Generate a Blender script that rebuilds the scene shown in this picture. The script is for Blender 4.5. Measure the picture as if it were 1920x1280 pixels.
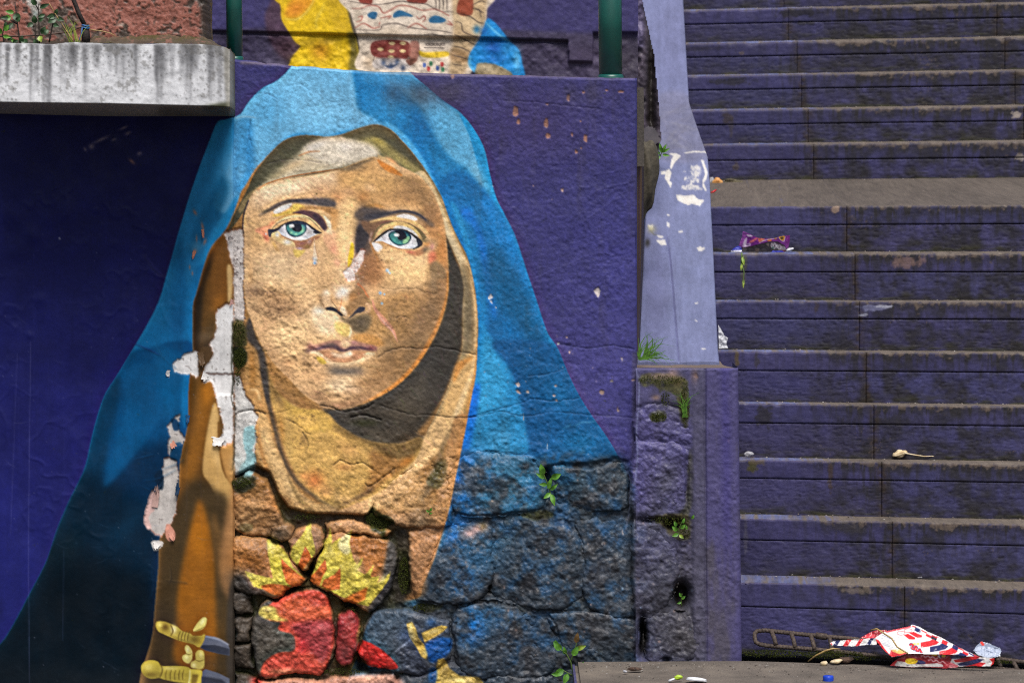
import bpy, bmesh, math, random
import numpy as np
from mathutils import Vector, Matrix
R = math.radians
SC = bpy.context.scene
for _o in list(bpy.data.objects): bpy.data.objects.remove(_o)
# ---------------------------------------------------------------- camera
EYE, FOC, ROLL = 1.55, 5900., .0095        # eye height (m), focal length in units of 1/1920 of the picture width, roll
CR, SR = math.cos(ROLL), math.sin(ROLL)
cam = bpy.data.cameras.new('camera'); cam_ob = bpy.data.objects.new('camera', cam); SC.collection.objects.link(cam_ob)
cam_ob.matrix_world = Matrix(((CR, SR, 0, 0), (0, 0, -1, 0), (-SR, CR, 0, EYE), (0, 0, 0, 1)))
cam.sensor_width = 36; cam.lens = 36*FOC/1920; cam.shift_y = -320/1920
cam.clip_start = .1; cam.clip_end = 400
cam.dof.use_dof = True; cam.dof.focus_distance = 9.93; cam.dof.aperture_fstop = 11
SC.camera = cam_ob
# ---------------------------------------------------------------- daylight: bright thin cloud, soft sun high over the street
SUN_EL, SUN_AZ = 60, 14                    # degrees; azimuth from straight behind the camera towards the right
world = bpy.data.worlds.new('World'); SC.world = world; world.use_nodes = True
_nt = world.node_tree; _bg = _nt.nodes['Background']
_sky = _nt.nodes.new('ShaderNodeTexSky'); _sky.sky_type = 'NISHITA'; _sky.sun_disc = False
_sky.sun_elevation = R(SUN_EL); _sky.sun_rotation = R(180-SUN_AZ); _sky.dust_density = 4; _sky.air_density = 1.0; _sky.ozone_density = 1
_nt.links.new(_sky.outputs[0], _bg.inputs[0]); _bg.inputs[1].default_value = .065
sun = bpy.data.lights.new('sun', 'SUN'); sun.energy = 2.5; sun.angle = R(32); sun.color = (1, .965, .93)
sun_ob = bpy.data.objects.new('sun', sun); SC.collection.objects.link(sun_ob)
_d = Vector((math.sin(R(SUN_AZ))*math.cos(R(SUN_EL)), -math.cos(R(SUN_AZ))*math.cos(R(SUN_EL)), math.sin(R(SUN_EL))))
sun_ob.rotation_euler = _d.to_track_quat('Z', 'Y').to_euler(); sun_ob.location = (2, -4, 12)
SC.view_settings.view_transform = 'Standard'; SC.view_settings.look = 'None'
SC.view_settings.exposure = 1.15; SC.view_settings.gamma = 1; SC.view_settings.use_curve_mapping = False
SC.cycles.use_denoising = False; SC.cycles.filter_width = 1.15
SC.cycles.max_bounces = 6

class Canvas:
    """sRGB-valued paint layer over the wall, in wall units (one unit is about 1.7 mm)"""
    def __init__(s, x0, y0, x1, y1, col):
        s.x0, s.y0 = x0, y0
        s.w, s.h = int(x1-x0), int(y1-y0)
        s.a = np.empty((s.h, s.w, 3), np.float32); s.a[:] = col
        s.rng = np.random.default_rng(7)
    def tr(s, pts, fr):
        p = np.asarray(pts, float).reshape(-1, 2)
        if fr is not None: p = np.array(fr[:2]) + p/fr[2]
        return p
    def smooth(s, p, closed=True, n=6):
        m = len(p)
        if m < 3: return p
        if closed: q = np.vstack([p[-1:], p, p[:2]])
        else: q = np.vstack([2*p[:1]-p[1:2], p, 2*p[-1:]-p[-2:-1]])
        k = len(q)-3
        t = np.linspace(0, 1, n, endpoint=False)[None, :, None]
        a, b, c, d = q[:k, None], q[1:k+1, None], q[2:k+2, None], q[3:k+3, None]
        r = .5*(2*b+(c-a)*t+(2*a-5*b+4*c-d)*t*t+(3*b-a-3*c+d)*t**3)
        r = r.reshape(-1, 2)
        if not closed: r = np.vstack([r, p[-1:]])
        return r
    def mask(s, p, feather):
        """anti-aliased polygon coverage in its padded box"""
        pad = int(3*feather+3)
        bx0 = max(int(math.floor(p[:, 0].min()))-pad, s.x0); bx1 = min(int(math.ceil(p[:, 0].max()))+pad, s.x0+s.w)
        by0 = max(int(math.floor(p[:, 1].min()))-pad, s.y0); by1 = min(int(math.ceil(p[:, 1].max()))+pad, s.y0+s.h)
        if bx1 <= bx0 or by1 <= by0: return None
        W, H = bx1-bx0, by1-by0
        S = 3 if W*H < 60000 else 1
        M = np.zeros((H*S, W*S+1), np.int16)
        P = (p-[bx0, by0])*S
        Q = np.roll(P, -1, 0)
        for (xa, ya), (xb, yb) in zip(P, Q):
            if ya == yb: continue
            lo, hi = (ya, yb) if ya < yb else (yb, ya)
            r0 = max(int(math.ceil(lo-.5)), 0); r1 = min(int(math.ceil(hi-.5)), H*S)
            if r1 <= r0: continue
            rows = np.arange(r0, r1)
            xs = xa+(rows+.5-ya)*(xb-xa)/(yb-ya)
            xi = np.clip(np.ceil(xs-.5), 0, W*S).astype(int)
            M[rows, xi] += 1
        m = (np.cumsum(M, 1)[:, :-1] & 1).astype(np.float32)
        if S > 1: m = m.reshape(H, S, W, S).mean((1, 3))
        if feather > .4: m = s.blur(m, feather)
        return m, bx0-s.x0, by0-s.y0
    @staticmethod
    def blur(m, r):
        k = int(max(1, round(3*r))); x = np.arange(-k, k+1)
        g = np.exp(-x*x/(2*r*r)); g /= g.sum()
        def conv(a, ax):
            n = a.shape[ax]
            L = 1
            while L < n+2*k: L *= 2
            pad = [(0, 0), (0, 0)]; pad[ax] = (k, k)
            b = np.pad(a, pad, mode='edge')
            sh = [1, 1]; sh[ax] = -1
            F = np.fft.rfft(b, L, axis=ax)*np.fft.rfft(g, L).reshape(sh)
            o = np.fft.irfft(F, L, axis=ax)
            sl = [slice(None)]*2; sl[ax] = slice(2*k, 2*k+n)
            return o[tuple(sl)]
        return conv(conv(m, 0), 1).astype(np.float32)
    def put(s, m, ix, iy, col, alpha):
        H, W = m.shape
        v = s.a[iy:iy+H, ix:ix+W]
        k = (m*alpha)[..., None]
        v += (np.asarray(col, np.float32)-v)*k
    def P(s, pts, col, f=1., al=1., fr=None, sm=True, clip=None, rough=0):
        p = s.tr(pts, fr)
        if fr is not None: f = max(.45, f*min(1, 2.2/fr[2]))
        if sm: p = s.smooth(p)
        if rough: p = s.jag(p, rough)
        r = s.mask(p, f)
        if r is None: return
        m, ix, iy = r
        if clip is not None: m = m*clip[iy:iy+m.shape[0], ix:ix+m.shape[1]]
        s.put(m, ix, iy, col, al)
    def jag(s, p, amp):
        q = np.roll(p, -1, 0); out = []
        for a, b in zip(p, q):
            n = max(1, int(np.hypot(*(b-a))/2.2))
            t = np.arange(n)[:, None]/n
            out.append(a+(b-a)*t+s.rng.normal(0, amp, (n, 2)))
        return np.vstack(out)
    def L(s, pts, w, col, f=.8, al=1., fr=None, clip=None):
        """tapered brush stroke; w = one width or a list along it"""
        p = s.tr(pts, fr)
        if fr is not None: f = max(.45, f*min(1, 2.2/fr[2]))
        w = np.atleast_1d(np.asarray(w, float))
        if fr is not None: w = w/fr[2]
        q = s.smooth(p, False) if len(p) > 2 else p
        if len(q) < 3: q = p[0]+(p[-1]-p[0])*np.linspace(0, 1, 6)[:, None]
        ww = np.interp(np.linspace(0, 1, len(q)), np.linspace(0, 1, max(len(w), 2)), w if len(w) > 1 else [w[0]]*2)
        d = np.gradient(q, axis=0); d /= np.maximum(np.hypot(d[:, 0], d[:, 1]), 1e-6)[:, None]
        nrm = np.stack([-d[:, 1], d[:, 0]], 1)*ww[:, None]/2
        poly = np.vstack([q+nrm, (q-nrm)[::-1]])
        s.P(poly, col, f, al, None, False, clip)
    def G(s, x, y, rx, ry, col, al=.6, ang=0, fr=None, clip=None):
        """soft dab"""
        if fr is not None: x, y, rx, ry = fr[0]+x/fr[2], fr[1]+y/fr[2], rx/fr[2], ry/fr[2]
        R = int(2.6*max(rx, ry))+1
        ix0, iy0 = max(int(x-R)-s.x0, 0), max(int(y-R)-s.y0, 0)
        ix1, iy1 = min(int(x+R)-s.x0, s.w), min(int(y+R)-s.y0, s.h)
        if ix1 <= ix0 or iy1 <= iy0: return
        Y, X = np.mgrid[iy0:iy1, ix0:ix1]
        X = X+s.x0+.5-x; Y = Y+s.y0+.5-y
        c, n = math.cos(math.radians(ang)), math.sin(math.radians(ang))
        u, v = (X*c+Y*n)/rx, (-X*n+Y*c)/ry
        m = np.exp(-(u*u+v*v)).astype(np.float32)
        if clip is not None: m = m*clip[iy0:iy1, ix0:ix1]
        s.put(m, ix0, iy0, col, al)
    def full(s, pts, f=1., fr=None, sm=True):
        p = s.tr(pts, fr)
        if sm: p = s.smooth(p)
        o = np.zeros((s.h, s.w), np.float32)
        r = s.mask(p, f)
        if r is not None:
            m, ix, iy = r
            o[iy:iy+m.shape[0], ix:ix+m.shape[1]] = m
        return o
def noise2(h, w, cell, seed, octaves=4, gain=.55, ax=1., ay=1.):
    """value noise, about -1..1"""
    r = np.random.default_rng(seed); out = np.zeros((h, w), np.float32); amp = 1.; tot = 0
    for o in range(octaves):
        cx, cy = max(cell*ax/2**o, 1.2), max(cell*ay/2**o, 1.2)
        gh, gw = int(h/cy)+4, int(w/cx)+4
        g = r.uniform(-1, 1, (gh, gw)).astype(np.float32)
        y = np.arange(h)/cy+r.uniform(); x = np.arange(w)/cx+r.uniform()
        yi = y.astype(int); xi = x.astype(int)
        fy = (y-yi); fx = (x-xi)
        fy = (fy*fy*(3-2*fy))[:, None].astype(np.float32); fx = (fx*fx*(3-2*fx))[None].astype(np.float32)
        a = g[yi][:, xi]; b = g[yi][:, xi+1]; c = g[yi+1][:, xi]; d = g[yi+1][:, xi+1]
        out += amp*((a*(1-fx)+b*fx)*(1-fy)+(c*(1-fx)+d*fx)*fy)
        tot += amp; amp *= gain
    return out/tot*1.6
# ---------------------------------------------------------------- the mural paint
Z1=(420,210,4); Z2=(440,360,8); Z3=(640,360,8); Z4=(520,500,6.4); Z5=(420,500,4)
L1=(200,380,3.5556); L2=(200,700,3.5556); L3=(0,640,2); ZN=(430,780,4)
S5=(240,960,3.42857); S6=(700,960,3.42857); ZR=(820,640,3.31034); RT=(820,240,3.0476); TP=(420,0,2.34146); TL=(0,0,2.9766)
def paint_mural():
    C = Canvas(-30, 80, 1420, 1310, (62,55,104))
    P, L, G = C.P, C.L, C.G
    # background violet
    P([(-40,70),(438,70),(438,1320),(-40,1320)], (24,28,88), .5, sm=False)
    G(120,850,260,260,(34,36,104),.7); G(60,1050,160,160,(32,36,106),.6); G(250,420,160,140,(24,27,84),.6)
    P([(438,70),(1200,70),(1200,1320),(438,1320)], (54,53,108), .5, sm=False)
    G(1120,700,110,160,(70,68,130),.8); G(1150,460,60,150,(58,58,124),.5); G(1000,230,120,80,(62,54,98),.7); G(1130,180,70,40,(58,54,104),.5)
    P([(1185,660),(1420,660),(1420,1320),(1185,1320)], (66,63,104), 2, sm=False)
    # veil silhouette
    veil = [(548,100),(548,122),(522,150),(492,166),(468,190),(450,215),(425,224),(408,230),(393,265),(375,312),(355,370),(337,430),(326,470),(313,515),(298,565),(273,615),(246,660),(222,700),(196,742),(180,790),(170,830),(158,880),(130,938),(108,990),(88,1050),(58,1108),(10,1195),(-40,1250),(-40,1330),(1200,1330),(1200,960),(1180,900),(1157,852),(1135,815),(1110,780),(1085,740),(1065,700),(1045,652),(1025,620),(1005,560),(985,500),(965,440),(945,400),(930,370),(918,325),(908,280),(890,245),(865,213),(830,188),(800,163),(768,135),(755,100)]
    veil = C.tr(veil, None)
    vm = C.full(veil, .9)
    P(veil, (30,122,178), .9, 1)
    c = vm
    # top of the veil: pale planes and folds
    P([(540,110),(660,110),(663,140),(668,180),(672,205),(700,222),(720,235),(690,238),(650,245),(610,255),(560,250),(530,265),(505,290),(480,325),(455,365),(435,390),(420,400),(400,380),(420,300),(430,230),(460,190),(500,160)], (106,176,218), 2.5, .95, clip=c)
    G(600,200,80,45,(132,192,226),.5,clip=c); G(500,210,40,40,(72,152,202),.55,-40,clip=c); G(560,150,40,20,(120,186,222),.5,clip=c)
    P([(660,108),(668,170),(674,202),(705,212),(735,232),(762,262),(792,310),(812,345),(835,395),(855,450),(872,500),(888,545),(905,545),(895,470),(880,420),(860,380),(835,335),(805,290),(790,255),(780,215),(772,175),(740,150),(700,130),(690,105)], (22,116,176), 4, .9, clip=c)
    P([(768,130),(800,165),(830,190),(865,215),(888,245),(905,280),(915,330),(905,350),(880,320),(850,300),(825,270),(800,230),(778,190),(700,130)], (104,178,218), 4, .85, clip=c)
    P([(672,110),(770,112),(800,165),(760,170),(720,160),(680,150)], (60,142,196), 6, .8, clip=c)
    G(730,205,40,30,(60,150,205),.5,30,clip=c); G(790,235,22,40,(14,96,160),.6,-20,clip=c)
    P([(720,228),(745,240),(770,265),(795,300),(815,340),(830,375),(822,378),(800,340),(775,300),(750,268),(725,245)], (86,168,214), 2, .8, clip=c)
    P([(862,215),(890,243),(910,280),(920,325),(932,372),(950,405),(930,385),(905,345),(893,300),(880,255)], (28,140,200), 1.2, .9, clip=c)
    P([(890,300),(908,330),(922,362),(900,350),(882,320)], (120,188,222), 5, .6, clip=c)
    # right fall
    P([(825,350),(850,385),(880,420),(900,480),(912,560),(905,640),(895,720),(880,800),(870,860),(905,850),(960,850),(1010,860),(1060,800),(1110,790),(1060,700),(1020,620),(985,510),(950,420),(900,345),(850,320)], (14,98,160), 4, .75, clip=c)
    P([(862,400),(890,430),(905,500),(915,560),(930,600),(928,560),(915,480),(900,430),(880,390)], (20,110,200), 4, .8, clip=c)
    P([(905,370),(935,395),(965,445),(985,505),(1004,560),(1022,615),(1005,610),(985,570),(965,520),(940,470),(920,430)], (24,122,192), 5, .8, clip=c)
    P([(900,520),(920,560),(960,600),(1000,640),(1020,640),(1000,570),(970,510),(930,460)], (14,86,130), 9, .8, clip=c)
    P([(845,380),(862,430),(880,490),(893,550),(898,560),(890,500),(873,430),(858,390)], (40,140,196), 2, .8, clip=c)
    P([(900,600),(925,640),(945,665),(962,700),(972,740),(985,800),(990,845),(940,850),(880,850),(872,820),(884,760),(895,700),(901,650)], (34,134,190), 3, .9, clip=c)
    P([(900,640),(930,660),(948,700),(950,740),(920,770),(890,770)], (56,158,208), 8, .7, clip=c)
    P([(925,640),(1045,650),(1085,740),(1135,815),(1157,850),(1060,872),(1000,858),(988,800),(975,740),(955,690)], (8,80,134), 3, .85, clip=c)
    G(1090,830,40,26,(14,106,158),.8,clip=c); G(1010,720,40,60,(10,80,128),.6,-20,clip=c); G(1050,740,25,45,(16,104,158),.7,-25,clip=c)
    P([(880,740),(900,720),(890,800),(872,880),(862,960),(845,990),(835,980),(848,930),(860,870),(872,800)], (18,110,206), 3, .9, clip=c)
    G(930,830,45,40,(60,132,168),.5,clip=c)
    # veil over the rubble: blue wearing to grey
    P([(835,850),(905,852),(1000,860),(1060,872),(1160,856),(1200,950),(1250,1010),(1300,1330),(780,1330),(790,1100),(815,1040),(838,985)], (46,53,62), 6, .95)
    P([(838,860),(905,852),(1000,862),(1025,900),(1010,950),(950,965),(880,965),(840,985)], (42,110,150), 10, .85)
    G(870,900,26,50,(20,104,196),.8,8); G(858,990,22,40,(22,108,190),.85,10); G(930,900,50,35,(70,128,156),.5)
    G(1060,890,30,26,(36,92,124),.8); G(1110,910,40,28,(60,84,100),.6); G(1055,940,20,18,(30,80,112),.6)
    G(900,1030,46,46,(44,104,150),.7); G(868,1090,30,26,(26,104,176),.65); G(930,1000,30,24,(56,110,140),.5)
    G(1030,1030,34,40,(44,76,104),.6); G(1055,990,20,22,(24,74,128),.65); G(1140,1000,40,26,(40,70,102),.65); G(1120,1080,26,30,(42,62,92),.6)
    G(885,1165,36,28,(24,112,186),.95); G(880,1190,24,20,(18,92,164),.7); G(925,1150,30,16,(56,120,164),.5)
    G(1240,1030,50,60,(60,62,90),.6); G(1100,1180,60,40,(58,58,62),.7); G(980,1200,50,60,(58,60,68),.6); G(1180,1120,50,40,(66,74,84),.6)
    G(760,1200,60,50,(70,74,84),.6); G(820,1200,30,30,(34,74,112),.6)
    # weather-worn mixture of blues and bare dark stone
    rb = C.full([(842,866),(1000,858),(1165,850),(1200,960),(1260,1010),(1300,1330),(760,1330),(800,1130),(825,1010)], 8, None)
    nb_ = np.clip(noise2(C.h, C.w, 34, 321, 4)*1.5, 0, 1)*rb; C.a += (np.array((30,78,122), np.float32)-C.a)*(nb_*.55)[..., None]
    nb_ = np.clip(noise2(C.h, C.w, 30, 322, 4)*1.5, 0, 1)*rb; C.a += (np.array((38,38,42), np.float32)-C.a)*(nb_*.7)[..., None]
    nb_ = np.clip(noise2(C.h, C.w, 18, 323, 4)*1.6-.35, 0, 1)*rb; C.a += (np.array((96,98,102), np.float32)-C.a)*(nb_*.45)[..., None]
    # pier: violet wearing off
    P([(1190,690),(1420,690),(1420,1320),(1190,1320)], (70,68,104), 3, .7, sm=False)
    P([(1196,770),(1290,790),(1292,850),(1270,960),(1190,950)], (80,76,126), 6, .8)
    G(1250,900,26,44,(72,72,84),.7,20); G(1240,980,50,40,(70,72,88),.7); G(1250,1120,70,80,(62,62,70),.8); G(1300,1100,30,120,(70,68,80),.7); G(1265,740,30,50,(78,76,88),.6)
    G(1285,1200,60,50,(58,56,58),.8)
    # left fall of the veil on the smooth plaster
    P([(425,224),(408,230),(393,265),(375,312),(355,370),(337,430),(326,470),(345,480),(372,440),(400,380),(425,320),(440,260),(440,224)], (28,126,182), 3, .9, clip=c)
    P([(446,224),(470,224),(474,262),(478,300),(462,345),(440,360),(438,300),(440,250)], (58,146,204), 4, .8, clip=c); G(425,310,14,40,(86,164,214),.6,20,clip=c); G(452,322,12,24,(110,178,220),.6,20,clip=c); G(468,285,10,50,(40,130,194),.5,clip=c)
    P([(415,330),(395,370),(372,410),(360,440),(352,480),(370,470),(398,430),(418,390),(430,350)], (10,94,142), 5, .8, clip=c)
    P([(445,365),(425,395),(408,420),(392,450),(378,480),(372,500),(385,495),(402,460),(425,430),(440,400)], (36,140,196), 2.5, .9, clip=c)
    P([(337,430),(326,470),(313,515),(298,565),(273,615),(246,660),(222,700),(196,742),(240,760),(290,720),(335,690),(362,640),(362,580),(370,540),(382,500),(372,500),(352,540),(345,480)], (12,98,152), 4, .85, clip=c)
    P([(352,540),(372,505),(385,498),(372,545),(364,580),(362,650),(352,660),(345,620)], (24,116,172), 3, .8, clip=c)
    G(318,520,14,30,(26,116,168),.7,20,clip=c); G(305,580,20,30,(24,112,164),.6,25,clip=c); G(335,600,16,40,(8,82,134),.6,clip=c); G(330,470,16,30,(8,86,128),.5,clip=c)
    # dark lower robe
    P([(246,660),(222,700),(196,742),(180,790),(170,830),(158,880),(130,938),(108,990),(88,1050),(58,1108),(10,1195),(-40,1250),(-40,1330),(300,1330),(292,1180),(300,1060),(335,930),(352,800),(356,720),(362,645),(320,640),(290,650)], (2,72,120), 2.5, 1, clip=c)
    P([(222,700),(196,742),(180,790),(170,830),(158,880),(130,938),(108,990),(88,1050),(140,1000),(165,940),(195,880),(205,820),(225,740)], (0,50,80), 5, .8, clip=c)
    P([(262,840),(300,830),(335,820),(338,870),(300,1000),(290,1080),(200,1000),(150,960),(180,930),(220,880)], (0,40,72), 10, .9, clip=c)
    P([(158,880),(200,900),(250,930),(300,960),(300,1050),(295,1180),(290,1330),(-40,1330),(-40,1250),(10,1195),(58,1108),(88,1050),(108,990),(130,938)], (0,30,50), 14, .95, clip=c)
    P([(100,1020),(200,1050),(290,1100),(290,1330),(-40,1330),(-40,1250),(58,1108)], (2,16,26), 22, .95, clip=c)
    P([(240,690),(235,760),(215,840),(195,910),(222,890),(258,845),(290,800),(330,760),(350,720),(340,680)], (9,84,134), 4, .75, clip=c)
    P([(290,650),(330,660),(355,700),(352,760),(335,790),(310,780),(300,720)], (8,92,144), 7, .8, clip=c)
    P([(345,700),(356,690),(355,740),(352,790),(344,800),(340,750)], (20,112,166), 2, .8, clip=c)
    G(130,1020,24,50,(4,28,40),.6,30,clip=c); G(240,985,50,20,(6,50,78),.5,-40,clip=c)
    # ------------------------------------------------------------ the inner cloth (all browns under the veil)
    inner = [(445,380),(452,360),(462,345),(478,318),(502,292),(532,264),(565,254),(595,255),(615,257),(645,251),(675,240),(705,234),(730,242),(748,258),(770,282),(790,308),(805,330),(820,355),(830,375),(845,418),(860,450),(877,485),(888,530),(893,565),(896,612),(894,660),(892,700),(885,738),(877,780),(870,817),(860,867),(852,905),(845,942),(835,980),(825,1010),(812,1050),(792,1097),(780,1122),(700,1150),(600,1330),(282,1330),(288,1180),(298,1060),(300,1010),(332,940),(338,863),(352,798),(354,740),(357,703),(362,650),(362,577),(369,549),(383,498),(397,462),(425,428)]
    im = C.full(inner, 1.2); c = im
    P(inner, (168,124,72), 1.2)
    # left robe on plaster
    P([(383,498),(400,462),(425,428),(437,430),(437,560),(420,580),(405,600),(395,650),(362,650),(362,577),(369,549)], (96,66,30), 3, .95, clip=c)
    P([(395,480),(420,450),(432,470),(432,530),(428,565),(410,575),(392,560)], (126,82,36), 7, .9, clip=c); G(408,570,12,20,(160,102,38),.8,20,clip=c)
    P([(362,560),(372,540),(388,495),(400,470),(395,500),(382,545),(378,600),(375,650),(362,655)], (40,34,26), 4, .95, clip=c)
    P([(426,500),(433,498),(436,520),(434,560),(428,568),(427,540)], (206,170,112), 1.5, .9, clip=c)
    G(400,620,16,30,(92,72,44),.7,clip=c); G(384,632,16,14,(120,104,88),.5,clip=c); P([(372,650),(400,640),(405,680),(395,700),(372,700)], (60,48,36), 5, .8, clip=c)
    P([(352,690),(437,690),(437,960),(300,1010),(332,935),(340,863),(352,798)], (98,68,32), 3, .95, clip=c)
    P([(380,720),(402,720),(398,770),(384,830),(372,880),(345,900),(350,850),(368,780)], (152,98,34), 7, .9, clip=c)
    G(388,735,14,22,(180,112,30),.8,clip=c); P([(353,700),(368,705),(366,740),(356,800),(346,870),(338,860),(352,798)], (86,62,28), 3, .9, clip=c)
    P([(402,755),(410,775),(411,818),(416,868),(424,893),(438,918),(436,972),(412,945),(394,908),(381,886),(383,846),(391,798)], (206,164,98), 1.6, .97, clip=c)
    P([(402,760),(408,790),(408,830),(413,870),(405,870),(392,840),(393,800)], (222,182,118), 4, .7, clip=c)
    L([(410,790),(411,820),(417,870),(425,895)], [3,5,4,2], (120,80,34), 1.2, .9, clip=c)
    P([(412,830),(437,830),(437,905),(425,893),(418,868)], (196,146,82), 2, .9, clip=c)
    P([(300,1010),(332,935),(370,900),(400,915),(437,975),(437,1330),(280,1330),(290,1150)], (66,52,32), 6, .98, clip=c)
    P([(375,935),(392,985),(402,1040),(404,1120),(405,1200),(400,1260),(330,1240),(330,1170),(334,1110),(348,1030),(362,975)], (150,92,26), 4.5, .92, clip=c)
    G(368,1190,40,40,(128,80,24),.7,clip=c); G(375,1010,16,40,(182,112,26),.6,clip=c)
    P([(402,960),(414,1000),(420,1060),(414,1100),(406,1050),(398,990)], (112,80,42), 4, .8, clip=c)
    P([(282,1140),(300,1120),(330,1150),(330,1200),(300,1240),(280,1240)], (52,42,30), 8, .6, clip=c); G(400,1250,50,40,(62,50,34),.6,clip=c)
    # white head cloth
    P([(35,900),(60,800),(110,700),(170,590),(230,460),(330,330),(450,215),(580,175),(700,180),(780,187),(900,165),(1020,120),(1140,97),(1240,130),(1310,190),(1400,290),(1480,390),(1540,480),(1600,580),(1640,660),(1500,560),(1300,440),(1100,330),(850,440),(500,500),(260,580),(180,660),(140,760)], (78,76,58), 1.5, 1, Z1, clip=c)
    P([(250,590),(350,480),(440,400),(540,320),(640,240),(720,205),(830,190),(960,200),(1100,230),(1180,290),(1160,330),(1080,345),(980,385),(840,430),(640,465),(460,510),(300,570)], (206,190,160), 5, .97, Z1)
    P([(600,280),(680,225),(800,195),(900,230),(1000,220),(1100,260),(1150,300),(1060,350),(900,390),(800,400),(650,330)], (216,206,188), 9, .85, Z1)
    G(520,400,90,30,(214,186,142),.7,-22,Z1); G(400,470,90,30,(176,158,116),.7,-28,Z1); G(900,260,60,40,(224,216,204),.7,0,Z1); G(700,250,70,24,(222,216,206),.7,-15,Z1)
    P([(360,440),(450,360),(560,300),(590,330),(500,380),(420,450),(330,520),(280,560)], (96,92,70), 6, .55, Z1)
    L([(560,330),(640,300),(720,295)], [8,14,6], (190,132,86), 1.5, .7, Z1)
    L([(520,450),(640,440),(760,410),(860,380)], [6,8,4], (150,134,104), 1.5, .5, Z1)
    P([(980,205),(1100,190),(1200,220),(1300,300),(1400,380),(1480,440),(1540,520),(1480,510),(1380,440),(1280,370),(1180,310),(1150,270),(1080,230)], (150,136,84), 7, .95, Z1)
    G(1160,215,60,26,(186,166,86),.8,30,Z1); G(1330,360,80,26,(166,150,90),.7,38,Z1); G(1430,420,60,20,(150,136,90),.7,40,Z1)
    P([(900,170),(1020,125),(1140,100),(1240,140),(1290,200),(1200,200),(1100,180),(1000,200)], (94,86,60), 6, .85, Z1)
    P([(1150,330),(1240,350),(1330,420),(1420,470),(1500,510),(1450,520),(1380,490),(1290,450),(1210,400)], (222,186,128), 3, .9, Z1)
    G(1260,370,50,16,(230,160,104),.7,35,Z1)
    P([(160,640),(210,590),(270,560),(255,600),(215,640),(185,690),(160,720),(120,760),(110,720)], (150,130,90), 3, .9, Z1)
    # ------------------------------------------------------------ dark hollow right of the face, strip of veil lining
    P([(1380,490),(1480,510),(1530,610),(1590,700),(1630,800),(1650,900),(1680,960),(1740,1090),(1790,1200),(1830,1280),(1900,1280),(1860,1180),(1800,1060),(1740,930),(1690,800),(1640,670),(1590,570),(1540,490),(1480,440)], (204,182,140), 1.6, .97, Z1, clip=c)
    L([(1480,400),(1560,520),(1620,640),(1700,830),(1780,1000),(1850,1160)], [10,18,18,20,20,16], (120,108,80), 3, .7, Z1, clip=c)
    L([(1520,590),(1600,720),(1660,850),(1720,980),(1790,1110)], [10,26,30,34,30], (226,206,168), 3, .6, Z1, clip=c)
    dark = [(820,400),(836,450),(850,482),(866,510),(872,545),(868,600),(866,650),(852,690),(830,745),(805,782),(782,812),(800,820),(785,850),(765,880),(740,872),(700,850),(660,830),(635,810),(620,790),(605,768),(645,765),(695,750),(745,720),(782,685),(810,640),(830,595),(840,550),(842,520),(838,470)]
    P(dark, (64,58,50), 3, .98)
    G(850,560,12,60,(58,54,50),.6); G(810,690,26,50,(56,54,52),.8,25); G(760,775,40,24,(82,72,58),.7); G(690,795,40,14,(60,56,52),.7); G(838,640,14,30,(62,58,54),.7); G(700,820,40,16,(92,82,66),.6); G(765,840,30,22,(98,72,40),.8,-30); G(790,720,16,40,(92,84,72),.5,25)
    P([(1640,900),(1700,1010),(1760,1180),(1790,1280),(1700,1280),(1680,1100)], (66,60,52), 3, .9, Z1)
    # lining strip, lower right (continues to the chest)
    P([(1770,0),(1830,0),(1870,120),(1900,260),(1905,450),(1900,640),(1890,800),(1860,950),(1830,1080),(1810,1200),(1790,1280),(1530,1280),(1580,1130),(1640,1000),(1690,880),(1740,750),(1780,640),(1790,500),(1790,300),(1800,150)], (150,130,96), 2, .97, Z5, clip=c)
    P([(1740,780),(1790,700),(1840,640),(1880,660),(1870,800),(1840,950),(1800,1080),(1760,1180),(1720,1280),(1530,1280),(1600,1120),(1670,960)], (216,174,114), 5, .95, Z5, clip=c)
    L([(1890,560),(1870,760),(1800,960),(1740,1120),(1690,1280)], [16,26,40,50,50], (236,206,156), 4, .7, Z5, clip=c)
    L([(1860,680),(1770,740),(1720,860)], [10,60,20], (204,134,62), 4, .7, Z5, clip=c)
    L([(1850,100),(1880,260),(1890,420),(1885,600)], [14,20,24,20], (212,184,138), 3, .8, Z5, clip=c)
    L([(1790,60),(1830,200),(1830,400),(1820,620)], [30,50,60,40], (112,100,78), 5, .7, Z5, clip=c)
    L([(1900,560),(1895,720),(1860,920),(1820,1100)], [16,20,30,36], (196,150,92), 3, .7, Z5, clip=c)
    P([(1620,0),(1700,0),(1680,80),(1600,240),(1500,330),(1400,430),(1330,540),(1250,630),(1130,680),(1000,740),(850,760),(700,720),(850,700),(980,640),(1100,480),(1300,350),(1480,130),(1560,0)], (222,182,126), 4, .95, ZN, clip=c)
    P([(1700,0),(1790,0),(1760,150),(1720,350),(1690,500),(1660,650),(1620,800),(1580,920),(1530,1080),(1450,1270),(1330,1280),(1380,1150),(1460,950),(1540,720),(1600,400),(1650,150)], (178,132,84), 3, .95, ZN, clip=c)
    L([(1680,60),(1600,230),(1560,380),(1500,520),(1420,640)], [12,30,60,70,40], (122,98,66), 5, .8, ZN, clip=c)
    P([(1120,520),(1300,420),(1420,440),(1460,560),(1400,680),(1250,720),(1130,680)], (204,160,106), 10, .8, ZN, clip=c)
    G(1620,420,26,120,(212,166,112),.6,8,ZN,clip=c); G(1580,560,30,40,(196,146,96),.6,0,ZN,clip=c)
    P([(1300,760),(1420,700),(1480,760),(1440,860),(1340,980),(1280,1020),(1240,900)], (134,108,76), 10, .8, ZN, clip=c)
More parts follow.
